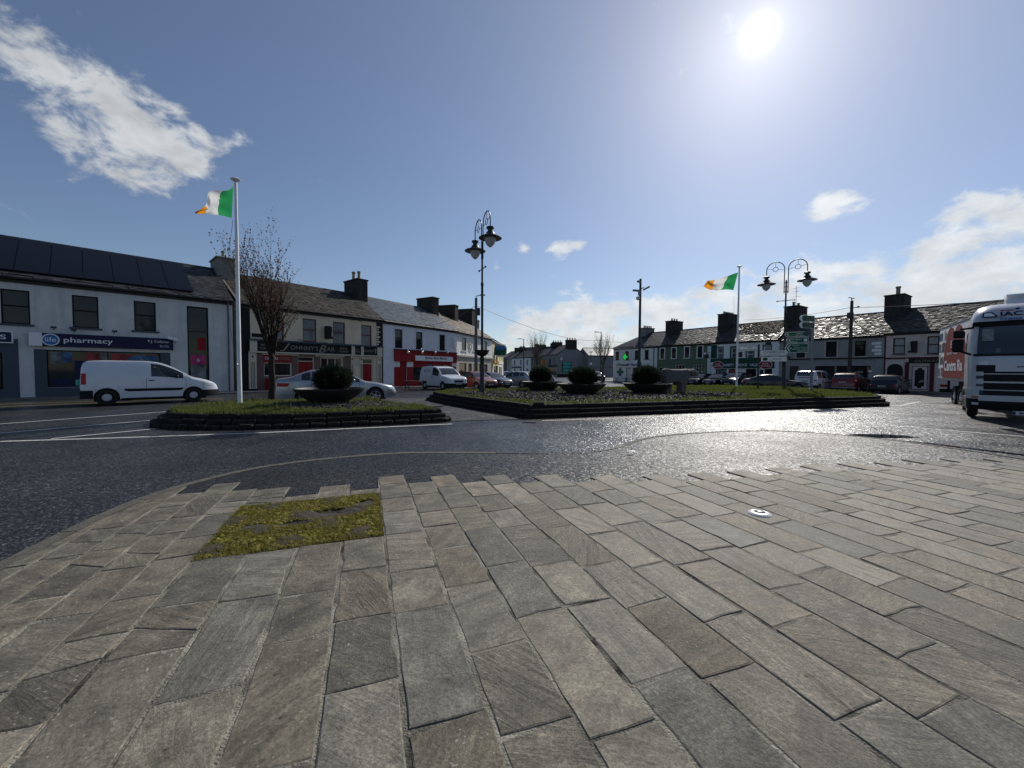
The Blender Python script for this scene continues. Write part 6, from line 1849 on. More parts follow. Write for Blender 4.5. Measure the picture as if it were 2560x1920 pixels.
# --- utility poles and wires
def wire(label, a, b, sag, r=.022):
    a = Vector(a); b = Vector(b); pts = []
    for i in range(21):
        t = i / 20; q = a.lerp(b, t); q.z -= sag * 4 * t * (1 - t); pts.append(q)
    tag(MB().tube(pts, r, 5).build('overhead_wire', 'wire'), label, 'wire')
def P3(px, py, Y):
    d = ray(px, py); s = Y / d.y; return CPOS + d * s
def utility():
    p = at(2122, 36.8, 980); z0 = g(p.x, p.y)
    t = thing('utility_pole', 'dark wooden utility pole in front of the dull grey house', 'utility pole', (p.x, p.y, z0))
    H = zz(2127, 752, 36.8) - z0
    MB().tube([(0, 0, -.1), (0, 0, H)], [.17, .12], 10).build('pole', 'wood_pole', t, smooth=True, sharp=40)
    MB().box(-.35, .05, -.2, .1, H - 1.6, H - 1.1).build('junction_box', 'black_metal', t)
    MB().tube([(0, 0, H), (-.05, 0, H + .25), (-.35, -.05, H + .3), (.25, .05, H + .22)], .04, 5).build('pole_cap', 'black_metal', t)
    MB().tube([(.1, 0, H - .65), (.6, 0, H - .6)], .04, 5).ell((.62, 0, H - .55), (.1, .08, .1), 8, 5).build('insulator', 'black_metal', t)
    top = Vector((p.x, p.y, z0 + H - .6))
    wire('overhead wire running from the dark wooden pole leftwards to the roofs', top, P3(1860, 800, 52), .25)
    wire('overhead wire running from the dark wooden pole to the right over the lorry', top + Vector((.5, 0, 0)), P3(2640, 742, 21), .1)
    wire('short stay wire slanting down from the dark wooden pole to the pub', top + Vector((0, 0, -.9)), P3(2196, 850, 36.3), .2)
    wire('short wire from the dark wooden pole behind the wide chimney', top + Vector((-.3, 0, -1.0)), P3(2040, 812, 44), .3)
    Y = 43.5; p = at(1190, Y, 965); t = thing('utility_pole', 'pale grey pole with a bracket lamp in front of the white crest house', 'utility pole', (p.x, p.y, 0))
    H = zz(1194, 745, Y)
    MB().tube([(0, 0, 0), (0, 0, H)], [.2, .15], 10).build('pole', 'pipe_grey', t, smooth=True, sharp=40)
    MB().tube([(0, 0, H), (0, 0, H + .2), (.5, -.1, H + .3)], .05, 6).box(.4, 1.0, -.2, 0, H + .24, H + .36).build('lamp_arm', 'grey_metal', t)
    MB().box(.1, .45, -.2, .15, H - 1.9, H - 1.1).build('junction_box', 'black_metal', t)
    top = Vector((p.x, p.y, H - .8))
    wire('overhead wire from the pale grey pole down to the butcher shop eaves', top, P3(985, 812, 35), .9, .02)
    wire('long overhead wire crossing the street from the pale grey pole', top, P3(1502, 851, 88), 1.2, .03)
    for lb, px, py, Y, ytop, arm in (('slim street light among the far terraced houses', 1309, 930, 95, 848, -1), ('dark street light behind the right bare tree', 1502, 935, 85, 831, -1)):
        p = at(px, Y, py); z0 = g(p.x, p.y); t = thing('street_light', lb, 'street light', (p.x, p.y, z0))
        H = zz(px, ytop, Y) - z0
        MB().tube([(0, 0, 0), (0, 0, H)], [.16, .08], 8).tube([(0, 0, H), (arm * .9, 0, H + .1)], .06, 5).build('pole', 'black_metal', t)
        MB().box(min(0, arm) * 1.5, -.6, -.12, .12, H + .02, H + .16).build('lamp_head', 'grey_metal', t)
    Y = 92; p = at(1477, Y, 935); z0 = g(p.x, p.y); t = thing('belisha_beacon', 'crossing beacon with a pale globe before the grey gable building', 'beacon', (p.x, p.y, z0))
    for k in range(5): MB().tube([(0, 0, k * .6), (0, 0, k * .6 + .6)], .09, 8).build('pole_band', 'paint_white' if k % 2 else 'paint_black', t)
    MB().ell((0, 0, 3.3), (.28, .28, .3), 10, 7).build('globe', 'globe', t, smooth=True)
    MB().tube([(0, 0, 3.6), (0, 0, 6.0)], .06, 6).box(-.35, .35, -.1, .1, 6.0, 6.2).build('lamp_head', 'black_metal', t)
    wire('thin overhead wire between the far street light and the corner pharmacy', P3(1502, 851, 85), P3(1640, 850, 60), .4, .025)
utility()

# ------------------------------------------------------------------ trees
def tree(label, x, y, z, H, spread, seed, trunk_h, r0, leaf, nleaf, group='bare street trees', lean=(0, 0), bark='bark', thin=1.0):
    rr = random.Random(seed)
    t = thing('street_tree', label, 'tree', (x, y, z), 0, group)
    tr = MB(); br = MB(); tips = []
    n = 9
    pts = [Vector((lean[0] * (i / n) + rr.gauss(0, .012), lean[1] * i / n + rr.gauss(0, .012), -.1 + (trunk_h + .1) * i / n)) for i in range(n + 1)]
    tr.tube(pts, [r0 * (1.35 if i == 0 else 1.1 if i == 1 else 1 - .25 * i / n) for i in range(n + 1)], 9)
    tr.build('trunk', bark, t, True)
    def grow(p, d, l, r, lev):
        k = 4; q = [p]; dd = d.copy()
        for i in range(k):
            dd = (dd + Vector((rr.gauss(0, .07), rr.gauss(0, .07), .13 if lev > 0 else .06))).normalized()
            q.append(q[-1] + dd * l / k)
        br.tube(q, [r * thin * (1 - .55 * i / k) for i in range(k + 1)], 6 if lev == 0 else 4 if lev == 1 else 3, cap=False)
        if lev >= 1:
            for a in q[1:]: tips.append((a, dd))
        if lev >= 3: return
        for i in range(1, k + 1):
            nb = (2 if lev == 0 else rr.choice([1, 2]) if lev == 1 else 1)
            for _ in range(nb):
                if lev == 0 and i == 1 and rr.random() < .5: continue
                ax = dd.orthogonal().normalized(); ax = Matrix.Rotation(rr.uniform(0, 6.3), 3, dd) @ ax
                nd = (dd * 1.0 + ax * rr.uniform(.35, .65) * spread).normalized()
                grow(q[i], nd, l * rr.uniform(.42, .66), r * (1 - .5 * i / k) * .55, lev + 1)
    base = pts[-1]; nl = 8
    for i in range(nl):
        a = 2 * pi * i / nl + rr.uniform(-.3, .3); s = rr.uniform(.10, .55) * spread
        d = Vector((cos(a) * s, sin(a) * s, 1)).normalized()
        grow(base - Vector((0, 0, rr.uniform(0, trunk_h * .22))), d, (H - trunk_h) * rr.uniform(.42, .6), r0 * rr.uniform(.38, .55), 0)
    br.build('branches', bark, t, True)
    lf = MB()
    for _ in range(nleaf):
        p, d = rr.choice(tips)
        q = p + Vector((rr.gauss(0, .012), rr.gauss(0, .012), rr.gauss(0, .012)))
        u = Vector((rr.gauss(0, 1), rr.gauss(0, 1), rr.gauss(.6, 1))).normalized(); w = u.orthogonal().normalized(); s = rr.uniform(.014, .032) * (1 + y / 45)
        lf.add([q - w * s * .6, q + u * s, q + w * s * .6, q - u * s], [(0, 1, 2, 3)])
    lf.build('leaves', leaf, t)
    return t
pt = at(681, 14.0, 990)
tree('bare spring tree with tiny buds on the small bed, in front of the bar', pt.x, pt.y, .32, zz(700, 590, 14.0) - .32, .86, 5, 1.75, .12, 'bud', 3600, thin=.8)
pa = at(1344, 50, 950)
tree('pale bare tree left of the grey gable building', pa.x, pa.y, g(pa.x, pa.y), zz(1340, 818, 50) - g(pa.x, pa.y), .62, 9, 2.4, .15, 'young_leaf', 500, bark='bark_sunlit', thin=.6)
pb = at(1506, 58, 950)
tree('bare tree with a few young leaves beside the corner pharmacy', pb.x, pb.y, g(pb.x, pb.y), zz(1510, 828, 58) - g(pb.x, pb.y), .85, 21, 2.6, .19, 'young_leaf', 1100, bark='bark_sunlit', thin=.6)

# ------------------------------------------------------------------ vehicles
def curve(P):
    """smooth monotone curve through measured points"""
    xs = [p[0] for p in P]; ys = [p[1] for p in P]; n = len(P)
    dl = [(ys[i + 1] - ys[i]) / (xs[i + 1] - xs[i]) for i in range(n - 1)]
    m = [dl[0]] + [0 if dl[i - 1] * dl[i] <= 0 else 2 * dl[i - 1] * dl[i] / (dl[i - 1] + dl[i]) for i in range(1, n - 1)] + [dl[-1]]
    def f(x):
        if x <= xs[0]: return ys[0]
        if x >= xs[-1]: return ys[-1]
        i = 0
        while x > xs[i + 1]: i += 1
        h = xs[i + 1] - xs[i]; t = (x - xs[i]) / h
        return (2 * t ** 3 - 3 * t * t + 1) * ys[i] + (t ** 3 - 2 * t * t + t) * h * m[i] + (-2 * t ** 3 + 3 * t * t) * ys[i + 1] + (t ** 3 - t * t) * h * m[i + 1]
    return f
TY = MB().lathe([(.60, -.30), (.88, -.33), (.98, -.25), (1, -.1), (1, .1), (.98, .25), (.88, .33), (.66, .31), (.60, .20)], n=28, cap=False).mesh('tyre', 'tyre', True, 40)
def rim_mesh(kind, mat):
    m = MB()
    if kind == 'alloy':
        m.lathe([(.67, .31), (.64, .33), (.60, .29), (.57, .02)], n=28, cap=False)
        m.lathe([(.17, .14), (.17, .24), (.10, .27), (0, .28)], n=12)
        for k in range(5):
            T = Matrix.Rotation(2 * pi * k / 5, 4, 'Z')
            m.add([T @ Vector(q) for q in ((.12, -.10, .22), (.62, -.07, .27), (.62, .07, .27), (.12, .10, .22), (.12, -.10, .05), (.62, -.07, .05), (.62, .07, .05), (.12, .10, .05))], [(0, 1, 2, 3), (0, 4, 5, 1), (3, 2, 6, 7)])
        return m.mesh('rim', mat, True, 30)
    m.lathe([(.66, .30), (.62, .31), (.58, .26), (.52, .16), (.46, .16)], n=24, mi=1, cap=False)
    m.lathe([(.47, .17), (.42, .24), (.34, .27), (.16, .30), (0, .29)], n=24, cap=False)
    return m.mesh('rim', [mat, 'trim_black'], True, 35)
RIMS = {'alloy': rim_mesh('alloy', 'alloy'), 'steel': rim_mesh('steel', 'hubcap')}
RIM_BACK = MB().lathe([(.60, .0), (0, -.01)], n=20).mesh('rim_back', 'trim_black')
def wheel(par, x, y, r, side, rim='alloy', wk=1.0):
    w = bpy.data.objects.new('wheel', None); COL.objects.link(w); w.parent = par; w.empty_display_size = .1
    w.location = (x, y, r); w.rotation_euler = (-side * pi / 2, 0, 0); w.scale = (r, r, r * wk)
    link('tyre', TY, w); link('rim', RIMS[rim], w); link('rim_back', RIM_BACK, w)
    return w
class Car:
    def __init__(c, name, label, cat, pos, heading, spec, paint, group=None, rim='alloy'):
        c.s = spec; L, W = spec['L'], spec['W']; c.L, c.W = L, W
        c.top = curve(spec['top']); c.belt = curve(spec['belt']); c.bot = spec.get('bot', .22)
        z0 = g(pos[0], pos[1])
        c.e = thing(name, label, cat, (pos[0], pos[1], z0), heading, group)
        wr = spec['wr']; fa, ra = spec['axles']; c.wr = wr; c.ax = (fa, ra)
        tb = spec.get('tumble', .30)
        fr, rr_ = spec.get('fr', 1.0), spec.get('rr', .8); ft, rt = spec.get('ft', .24), spec.get('rt', .14)
        def hw(s):
            k = 1.0
            if s < fr: k -= ft * (1 - s / fr) ** 3
            if s > L - rr_: k -= rt * ((s - L + rr_) / rr_) ** 3
            return W / 2 * k
        c.hw = hw
        def sec(s):
            w = hw(s); zb = c.belt(s); zt = c.top(s)
            zs = c.bot + .10 * max(0, 1 - s / .5) + .12 * max(0, 1 - (L - s) / .5)
            for a in (fa, ra):
                q = (wr * 1.16) ** 2 - (s - a) ** 2
                if q > 0: zs = max(zs, wr + sqrt(q) * 1.0)
            zm = max(min(.60, zb - .12), zs + .03); zb = max(zb, zm + .05); zt = max(zt, zb + .01)
            kk = min(1, max(0, (zt - zb) / .5)); wt = w * (.965 - (.06 if kk < .25 else 0) * (1 - kk * 4) - tb * kk)
            A = (w * .97, zs); B = (w, zm); D = (w * .975, zb); E_ = (wt, zt)
            mid = lambda P, Q, t: (P[0] + (Q[0] - P[0]) * t, P[1] + (Q[1] - P[1]) * t)
            bulge = lambda P, t: (P[0] + .03 * kk * 4 * t * (1 - t), P[1])
            cr = .035
            return [A, mid(A, B, .5), B, mid(B, D, .55), D, bulge(mid(D, E_, .07), .07), bulge(mid(D, E_, .5), .5), bulge(mid(D, E_, .90), .9), E_, (wt * .92, zt + cr * .45), (wt * .5, zt + cr * .85), (0, zt + cr)]
        c.sec = sec
        st = set(round(L * i / 44, 4) for i in range(45))
        for a in (fa, ra):
            for i in range(-10, 11): st.add(round(a + wr * 1.16 * sin(pi / 2 * i / 10), 4))
        for q in list(spec['sides']) + [spec['ws'], spec['rw']]: st.update(q)
        st.update((.03, .08, .16, L - .03, L - .08, L - .16))
        st = sorted(x for x in st if 0 <= x <= L)
        st = [x for i, x in enumerate(st) if i == 0 or x - st[i - 1] > .004]
        S = [sec(s) for s in st]; n = len(S[0])
        grp = {}
        def put(key, quad): grp.setdefault(key, []).append(quad)
        X = lambda s: L / 2 - s
        for i in range(len(st) - 1):
            sm = (st[i] + st[i + 1]) / 2
            for j in range(n - 1):
                key = 'body'
                if j in (5, 6) and c.top(sm) - c.belt(sm) > .10:
                    for k, (a, b) in enumerate(spec['sides']):
                        if a <= sm <= b: key = ('side_window', k)
                if j >= 9:
                    if spec['ws'][0] <= sm <= spec['ws'][1]: key = ('windscreen', 0)
                    if spec['rw'][0] <= sm <= spec['rw'][1]: key = ('rear_window', 0)
                for sd in (1, -1):
                    q = [(X(st[i]), sd * S[i][j][0], S[i][j][1]), (X(st[i + 1]), sd * S[i + 1][j][0], S[i + 1][j][1]), (X(st[i + 1]), sd * S[i + 1][j + 1][0], S[i + 1][j + 1][1]), (X(st[i]), sd * S[i][j + 1][0], S[i][j + 1][1])]
                    if sd < 0: q = q[::-1]
                    kk = key if key == 'body' or key[0] != 'side_window' else (key[0], key[1], sd)
                    put(kk, q)
        for i in (0, -1):
            pl = [(X(st[i]), y, z) for y, z in S[i]] + [(X(st[i]), -y, z) for y, z in S[i][-2::-1]]
            put('body', pl[::-1] if i == -1 else pl)
        for key, quads in grp.items():
            mb = MB(); ix = {}
            for q in quads:
                f = []
                for v in q:
                    kx = (round(v[0], 4), round(v[1], 4), round(v[2], 4))
                    if kx not in ix: ix[kx] = len(mb.v); mb.v.append(v)
                    if ix[kx] not in f: f.append(ix[kx])
                if len(f) > 2: mb.f.append(tuple(f)); mb.m.append(0)
            if key == 'body': c.body = mb.build('body', paint, c.e, True, 32)
            else: mb.build(key[0], 'car_glass', c.e, True, 40)
        MB().box(-L / 2 + .35, L / 2 - .45, -W / 2 + .24, W / 2 - .24, .17, min(.82, c.belt(L / 2) - .05)).build('underbody', 'trim_black', c.e)
        for a in (fa, ra):
            for sd in (1, -1): wheel(c.e, X(a), sd * (W / 2 - .115), wr, sd, rim)
        for sd in (1, -1):
            s = spec['ws'][0] + .48; z = c.belt(s) + .09
            MB().ell((X(s), sd * (hw(s) + .09), z), (.07, .12, .075), 10, 6).tube([(X(s) , sd * hw(s) * .93, z - .06), (X(s), sd * (hw(s) + .05), z - .02)], .03, 6).build('mirror', paint if spec.get('mirror', 1) else 'trim_black', c.e, smooth=True)
    def y_at(c, s, z):
        S = c.sec(s)
        for i in range(len(S) - 1):
            if S[i][1] <= z <= S[i + 1][1] + 1e-6: return S[i][0] + (S[i + 1][0] - S[i][0]) * (z - S[i][1]) / max(1e-6, S[i + 1][1] - S[i][1])
        return S[0][0] if z < S[0][1] else S[-1][0]
    def side(c, name, mat, s0, s1, z0, z1, off=.012, sd=(1, -1), n=10, cut=0.0):
        """plate that follows the flank; z0, z1 may be functions of s"""
        f0 = z0 if callable(z0) else (lambda s: z0); f1 = z1 if callable(z1) else (lambda s: z1)
        for d in sd:
            mb = MB(); vs = []
            for i in range(n + 1):
                s = s0 + (s1 - s0) * i / n
                a, b = f0(s), f1(s)
                if cut and (i == 0 or i == n): a = b - (b - a) * cut
                m_ = (a + b) / 2
                for z in (a, m_, b):
                    y = c.y_at(s, z); vs.append((c.L / 2 - s, d * (y + off), z))
                vs.append((c.L / 2 - s, d * (c.y_at(s, b) - .01), b)); vs.append((c.L / 2 - s, d * (c.y_at(s, a) - .01), a))
            fs = [(i * 5 + k, i * 5 + (k + 1) % 5, (i + 1) * 5 + (k + 1) % 5, (i + 1) * 5 + k) for i in range(n) for k in range(5)]
            fs += [(0, 1, 2, 3, 4), tuple(n * 5 + k for k in range(5))]
            mb.add(vs, fs); mb.build(name, mat, c.e, True, 30)
    def wrap(c, name, mat, front, s1, z0, z1, off=.012, s_in=0.0):
        """bumper or lamp band going round one end of the car"""
        pts = []
        for i in range(13):
            s = s1 * (1 - i / 12) ** 1.3
            ss = s if front else c.L - s
            pts.append((c.L / 2 - ss, c.hw(ss)))
        half = pts + [(pts[-1][0], pts[-1][1] * (1 - k / 5)) for k in range(1, 5)]
        full = half + [(x, -y) for x, y in half[::-1]]
        vs = []; n = len(full)
        sg = 1 if front else -1
        for i, (x, y) in enumerate(full):
            a = full[max(i - 1, 0)]; b = full[min(i + 1, n - 1)]
            d = Vector((b[0] - a[0], b[1] - a[1])); nv = Vector((-d.y, d.x)).normalized() * (1 if front else 1)
            if (nv.x * sg < -1e-4) or (abs(nv.x) <= 1e-4 and nv.y * y < 0): nv = -nv
            p = Vector((x, y)) + nv * off; q = Vector((x, y)) + nv * (off * 1.25); m = Vector((x, y)) - nv * .01
            vs += [(p.x, p.y, z0), (q.x, q.y, (z0 + z1) / 2), (p.x, p.y, z1), (m.x, m.y, z1), (m.x, m.y, z0)]
        fs = [(i * 5 + k, i * 5 + (k + 1) % 5, (i + 1) * 5 + (k + 1) % 5, (i + 1) * 5 + k) for i in range(n - 1) for k in range(5)] + [(0, 1, 2, 3, 4), tuple((n - 1) * 5 + k for k in range(5))]
        return MB().add(vs, fs).build(name, mat, c.e, True, 30)
    def lamp(c, name, mat, s, y, z, r):
        for d in (1, -1):
            MB().ell((c.L / 2 - s, d * y, z), r, 12, 8).build(name, mat, c.e, smooth=True)
    def endplate(c, front, z, mat='plate', w=.26, h=.055, off=.03):
        x = (c.L / 2 + off) if front else (-c.L / 2 - off)
        o = MB().bev(x - .012, x + .012, -w, w, z - h, z + h, .004).build('number_plate', mat, c.e)
        xx = x + (.0135 if front else -.0135)
        MB().box(xx - .001, xx + .001, -w if not front else w - .05, -w + .05 if not front else w, z - h * .9, z + h * .9).build('plate_band', 'paint_blue', o)
        MB().box(xx - .001, xx + .001, -w * .72, w * .72, z - h * .45, z + h * .45).build('plate_print', 'concrete_grey', o)
    def endbox(c, name, mat, front, z0, z1, w, off=.02, th=.03):
        x = (c.L / 2 + off) if front else (-c.L / 2 - off)
        return MB().bev(min(x, x - (th if front else -th)), max(x, x - (th if front else -th)), -w, w, z0, z1, .008).build(name, mat, c.e)
    def seams(c, ss, handles=()):
        for s in ss: c.side('door_seam', 'trim_black', s, s + .012, lambda q: c.sec(q)[0][1] + .03, lambda q: c.belt(q) - .01, .0025, n=1)
        for s in handles: c.side('door_handle', 'trim_black', s, s + .19, c.belt(s) - .13, c.belt(s) - .095, .022, n=2)

PART_VAN = dict(L=4.38, W=1.81, wr=.325, axles=(.93, 3.66), bot=.25, tumble=.17, fr=1.1, ft=.34, rr=.5, rt=.06,
    top=[(0, .58), (.05, .74), (.18, .86), (.45, .98), (.95, 1.12), (1.2, 1.28), (1.75, 1.62), (2.1, 1.75), (2.6, 1.80), (3.6, 1.80), (4.15, 1.77), (4.3, 1.68), (4.36, 1.45), (4.38, 1.05)],
    belt=[(0, .5), (.2, .76), (.95, 1.02), (1.3, 1.06), (2.4, 1.12), (4.2, 1.12), (4.38, .95)], ws=(1.02, 1.74), rw=(9, 9.1), sides=[(1.28, 2.33)], mirror=0)
CADDY = dict(L=4.50, W=1.85, wr=.33, axles=(.90, 3.66), bot=.24, tumble=.15, fr=.9, ft=.22, rr=.5, rt=.05,
    top=[(0, .62), (.05, .84), (.18, .96), (.6, 1.06), (1.05, 1.13), (1.3, 1.32), (1.85, 1.68), (2.2, 1.79), (2.7, 1.83), (3.8, 1.82), (4.3, 1.78), (4.45, 1.68), (4.5, 1.2)],
    belt=[(0, .5), (.2, .84), (1.05, 1.06), (2.4, 1.12), (4.3, 1.14), (4.5, 1.0)], ws=(1.12, 1.84), rw=(9, 9.1), sides=[(1.5, 2.42)], mirror=0)
SALOON = dict(L=4.84, W=1.86, wr=.34, axles=(.97, 3.72), bot=.21, tumble=.33, fr=1.2, ft=.34, rr=1.0, rt=.2,
    top=[(0, .52), (.05, .66), (.25, .76), (.8, .89), (1.35, .97), (1.6, 1.09), (2.1, 1.34), (2.5, 1.45), (2.95, 1.49), (3.4, 1.455), (3.9, 1.31), (4.3, 1.14), (4.6, 1.10), (4.76, 1.05), (4.84, .78)],
    belt=[(0, .46), (.3, .70), (1.35, .92), (3.0, .98), (4.2, 1.03), (4.7, 1.0), (4.84, .72)], ws=(1.4, 2.12), rw=(3.5, 4.22), sides=[(1.62, 2.62), (2.70, 3.46), (3.52, 3.85)])
BIGSALOON = dict(SALOON, L=4.92, W=1.88, axles=(.92, 3.83), top=[(0, .56), (.05, .70), (.2, .80), (.8, .91), (1.5, 1.0), (1.75, 1.12), (2.2, 1.34), (2.6, 1.44), (3.05, 1.46), (3.5, 1.42), (4.0, 1.26), (4.4, 1.10), (4.75, 1.05), (4.86, 1.0), (4.92, .78)], ws=(1.52, 2.22), rw=(3.6, 4.32), sides=[(1.75, 2.7), (2.78, 3.55), (3.6, 3.98)])
HATCH = dict(L=4.2, W=1.79, wr=.32, axles=(.86, 3.46), bot=.21, tumble=.30, fr=1.0, ft=.30, rr=.8, rt=.16,
    top=[(0, .52), (.05, .68), (.2, .80), (.7, .92), (1.1, 1.0), (1.35, 1.13), (1.85, 1.38), (2.2, 1.46), (2.6, 1.48), (3.3, 1.45), (3.7, 1.37), (3.95, 1.15), (4.1, 1.0), (4.2, .72)],
    belt=[(0, .45), (.2, .74), (1.1, .95), (2.5, 1.0), (3.7, 1.04), (4.1, .92), (4.2, .66)], ws=(1.15, 1.85), rw=(3.62, 4.02), sides=[(1.42, 2.3), (2.38, 3.1), (3.17, 3.5)])
SUV = dict(L=4.33, W=1.80, wr=.35, axles=(.88, 3.51), bot=.26, tumble=.26, fr=1.0, ft=.28, rr=.8, rt=.14,
    top=[(0, .6), (.05, .80), (.2, .92), (.7, 1.02), (1.1, 1.10), (1.35, 1.24), (1.85, 1.50), (2.2, 1.58), (2.6, 1.61), (3.4, 1.58), (3.85, 1.50), (4.1, 1.22), (4.25, 1.06), (4.33, .76)],
    belt=[(0, .5), (.2, .84), (1.1, 1.03), (2.5, 1.08), (3.8, 1.16), (4.2, 1.0), (4.33, .7)], ws=(1.15, 1.85), rw=(3.78, 4.16), sides=[(1.42, 2.3), (2.38, 3.12), (3.2, 3.62)])
MPV = dict(L=4.2, W=1.83, wr=.32, axles=(.85, 3.55), bot=.23, tumble=.18, fr=.9, ft=.26, rr=.5, rt=.06,
    top=[(0, .58), (.05, .78), (.2, .9), (.6, 1.0), (.95, 1.1), (1.2, 1.28), (1.7, 1.6), (2.05, 1.75), (2.5, 1.81), (3.6, 1.80), (3.95, 1.75), (4.1, 1.6), (4.17, 1.25), (4.2, .8)],
    belt=[(0, .5), (.2, .8), (.95, 1.02), (2.4, 1.10), (4.0, 1.12), (4.2, .75)], ws=(1.0, 1.7), rw=(4.0, 4.16), sides=[(1.3, 2.1), (2.2, 3.0), (3.08, 3.85)], mirror=0)

def hd(dx, dy): return atan2(dy, dx)
def dress(c, front=True, rear=True, handles=True, dark_bumper=False, chrome=False):
    L = c.L; s = c.s
    fz = c.top(.12) - .14
    c.lamp('headlight', 'lens_clear', .20, c.hw(.2) * .80, fz, (.22, .15, .085))
    c.endbox('grille', 'trim_black', True, fz - .16, fz + .04, c.hw(0) * .55, .012)
    c.endbox('lower_grille', 'trim_black', True, .30, .44, c.hw(0) * .7, .012)
    if chrome: c.endbox('grille_bar', 'chrome', True, fz - .02, fz + .02, c.hw(0) * .5, .03)
    c.endplate(True, fz - .25 if fz > .75 else .46)
    zt = c.belt(L - .2) - .14
    c.lamp('tail_light', 'lens_red', L - .12, c.hw(L - .12) * .86, zt, (.14, .12, .10))
    c.endplate(False, zt - .05)
    if dark_bumper:
        c.wrap('bumper', 'trim_black', True, .60, .26, .56); c.wrap('bumper', 'trim_black', False, .45, .30, .58)
    if handles:
        sd = s['sides']; c.seams([x[0] + .02 for x in sd[:2]] + [sd[min(1, len(sd) - 1)][1] + .03], [sd[0][1] - .24] + ([sd[1][1] - .2] if len(sd) > 1 else []))
# the white van on the road in front of the pharmacy
def van_left():
    a = gp(270, 1014); b = gp(483, 1005); m = (a.xy + b.xy) / 2; h = (b.xy - a.xy).normalized()
    nrm = Vector((-h.y, h.x))
    k = 2.73 / (b.xy - a.xy).length
    # the near wheels touch the road at the measured points
    ctr = m * 1.0 + nrm * .82
    s = PART_VAN
    c = Car('van', 'white panel van with black side strips passing in front of the pharmacy', 'van', ctr - h * (PART_VAN['L'] / 2 - (s['axles'][0] + s['axles'][1]) / 2), atan2(h.y, h.x), s, 'car_white', rim='steel')
    c.side('side_strip', 'trim_black', 1.30, 3.15, .56, .67, .016, n=16, cut=.6)
    c.wrap('bumper', 'trim_black', True, .62, .26, .55, .016); c.wrap('bumper', 'trim_black', False, .34, .30, .62, .016)
    c.side('tail_light', 'lens_red', 4.22, 4.36, .86, 1.30, .012, n=4)
    c.side('headlight', 'lens_clear', .16, .62, lambda q: .70 + .17 * (q - .1), lambda q: .80 + .26 * (q - .1), .010, n=8, cut=.35)
    c.seams([1.18, 2.48], [2.22])
    c.side('panel_crease', 'car_white', 2.62, 4.1, 1.02, 1.035, .008, n=8)
    c.side('panel_crease', 'car_white', 2.62, 4.1, 1.50, 1.515, .006, n=8)
    c.side('door_seam', 'trim_black', 2.56, 2.57, .30, 1.6, .003, n=1)
    c.side('sill', 'trim_black', 1.36, 3.24, .25, .29, .006, n=6)
    c.side('indicator', 'lens_amber', 1.02, 1.08, .80, .825, .012, n=2)
    c.endplate(True, .44); c.endplate(False, .75); c.endbox('grille', 'trim_black', True, .58, .68, .4, .012)
    MB().box(-1.0, -.85, -.05, .05, 1.82, 1.86).tube([(-.3, .35, 1.8), (-.45, .35, 2.0)], .01, 4).build('aerial', 'trim_black', c.e)
van_left()
def saloon_left():
    h = Vector((cos(radians(29)), sin(radians(29)))); f = at(937, 17.5); 
    nrm = Vector((-h.y, h.x))
    ctr = f - h * (SALOON['L'] / 2 - SALOON['axles'][0]) + nrm * .85
    c = Car('saloon_car', 'silver saloon parked in front of the bar behind the small bed', 'car', ctr, atan2(h.y, h.x), SALOON, 'car_silver')
    c.side('tail_light', 'lens_red', 4.30, 4.80, lambda q: .80 - .02 * (4.8 - q), lambda q: .95 - .03 * (4.8 - q), .012, n=6, cut=.55)
    c.side('headlight', 'lens_clear', .14, .72, lambda q: .60 + .12 * q, lambda q: .70 + .16 * q, .010, n=8, cut=.5)
    c.seams([1.62, 2.66, 3.5], [2.36, 3.26]); c.endplate(False, .7); c.endplate(True, .42)
    c.endbox('grille', 'trim_black', True, .48, .60, .4, .012)
    c.side('fuel_flap', 'car_silver', 3.95, 4.15, .80, .98, .005, n=3)
    c.side('sill', 'trim_black', 1.42, 3.28, .20, .25, .008, n=6)
    c.side('window_trim', 'chrome', 1.75, 3.85, lambda q: c.belt(q) + .005, lambda q: c.belt(q) + .025, .006, n=14)
saloon_left()
def van_caddy():
    p = at(1108, 31.2); h = (.66, -.75)
    c = Car('van', 'white van with a small blue logo parked in front of the butcher shop', 'van', p, hd(*h), CADDY, 'car_white', rim='steel')
    dress(c, dark_bumper=True, handles=False, chrome=True); c.seams([1.35, 2.5], [2.2])
    c.side('logo', 'paint_sky', 3.55, 3.75, 1.40, 1.58, .006, sd=(-1,), n=2); 
    for z in (1.38, 1.46, 1.54): c.side('print_line', 'pipe_grey', 2.75, 3.48, z, z + .03, .005, sd=(-1,), n=3)
    c.side('sill', 'trim_black', 1.36, 3.24, .24, .34, .008, n=6)
van_caddy()
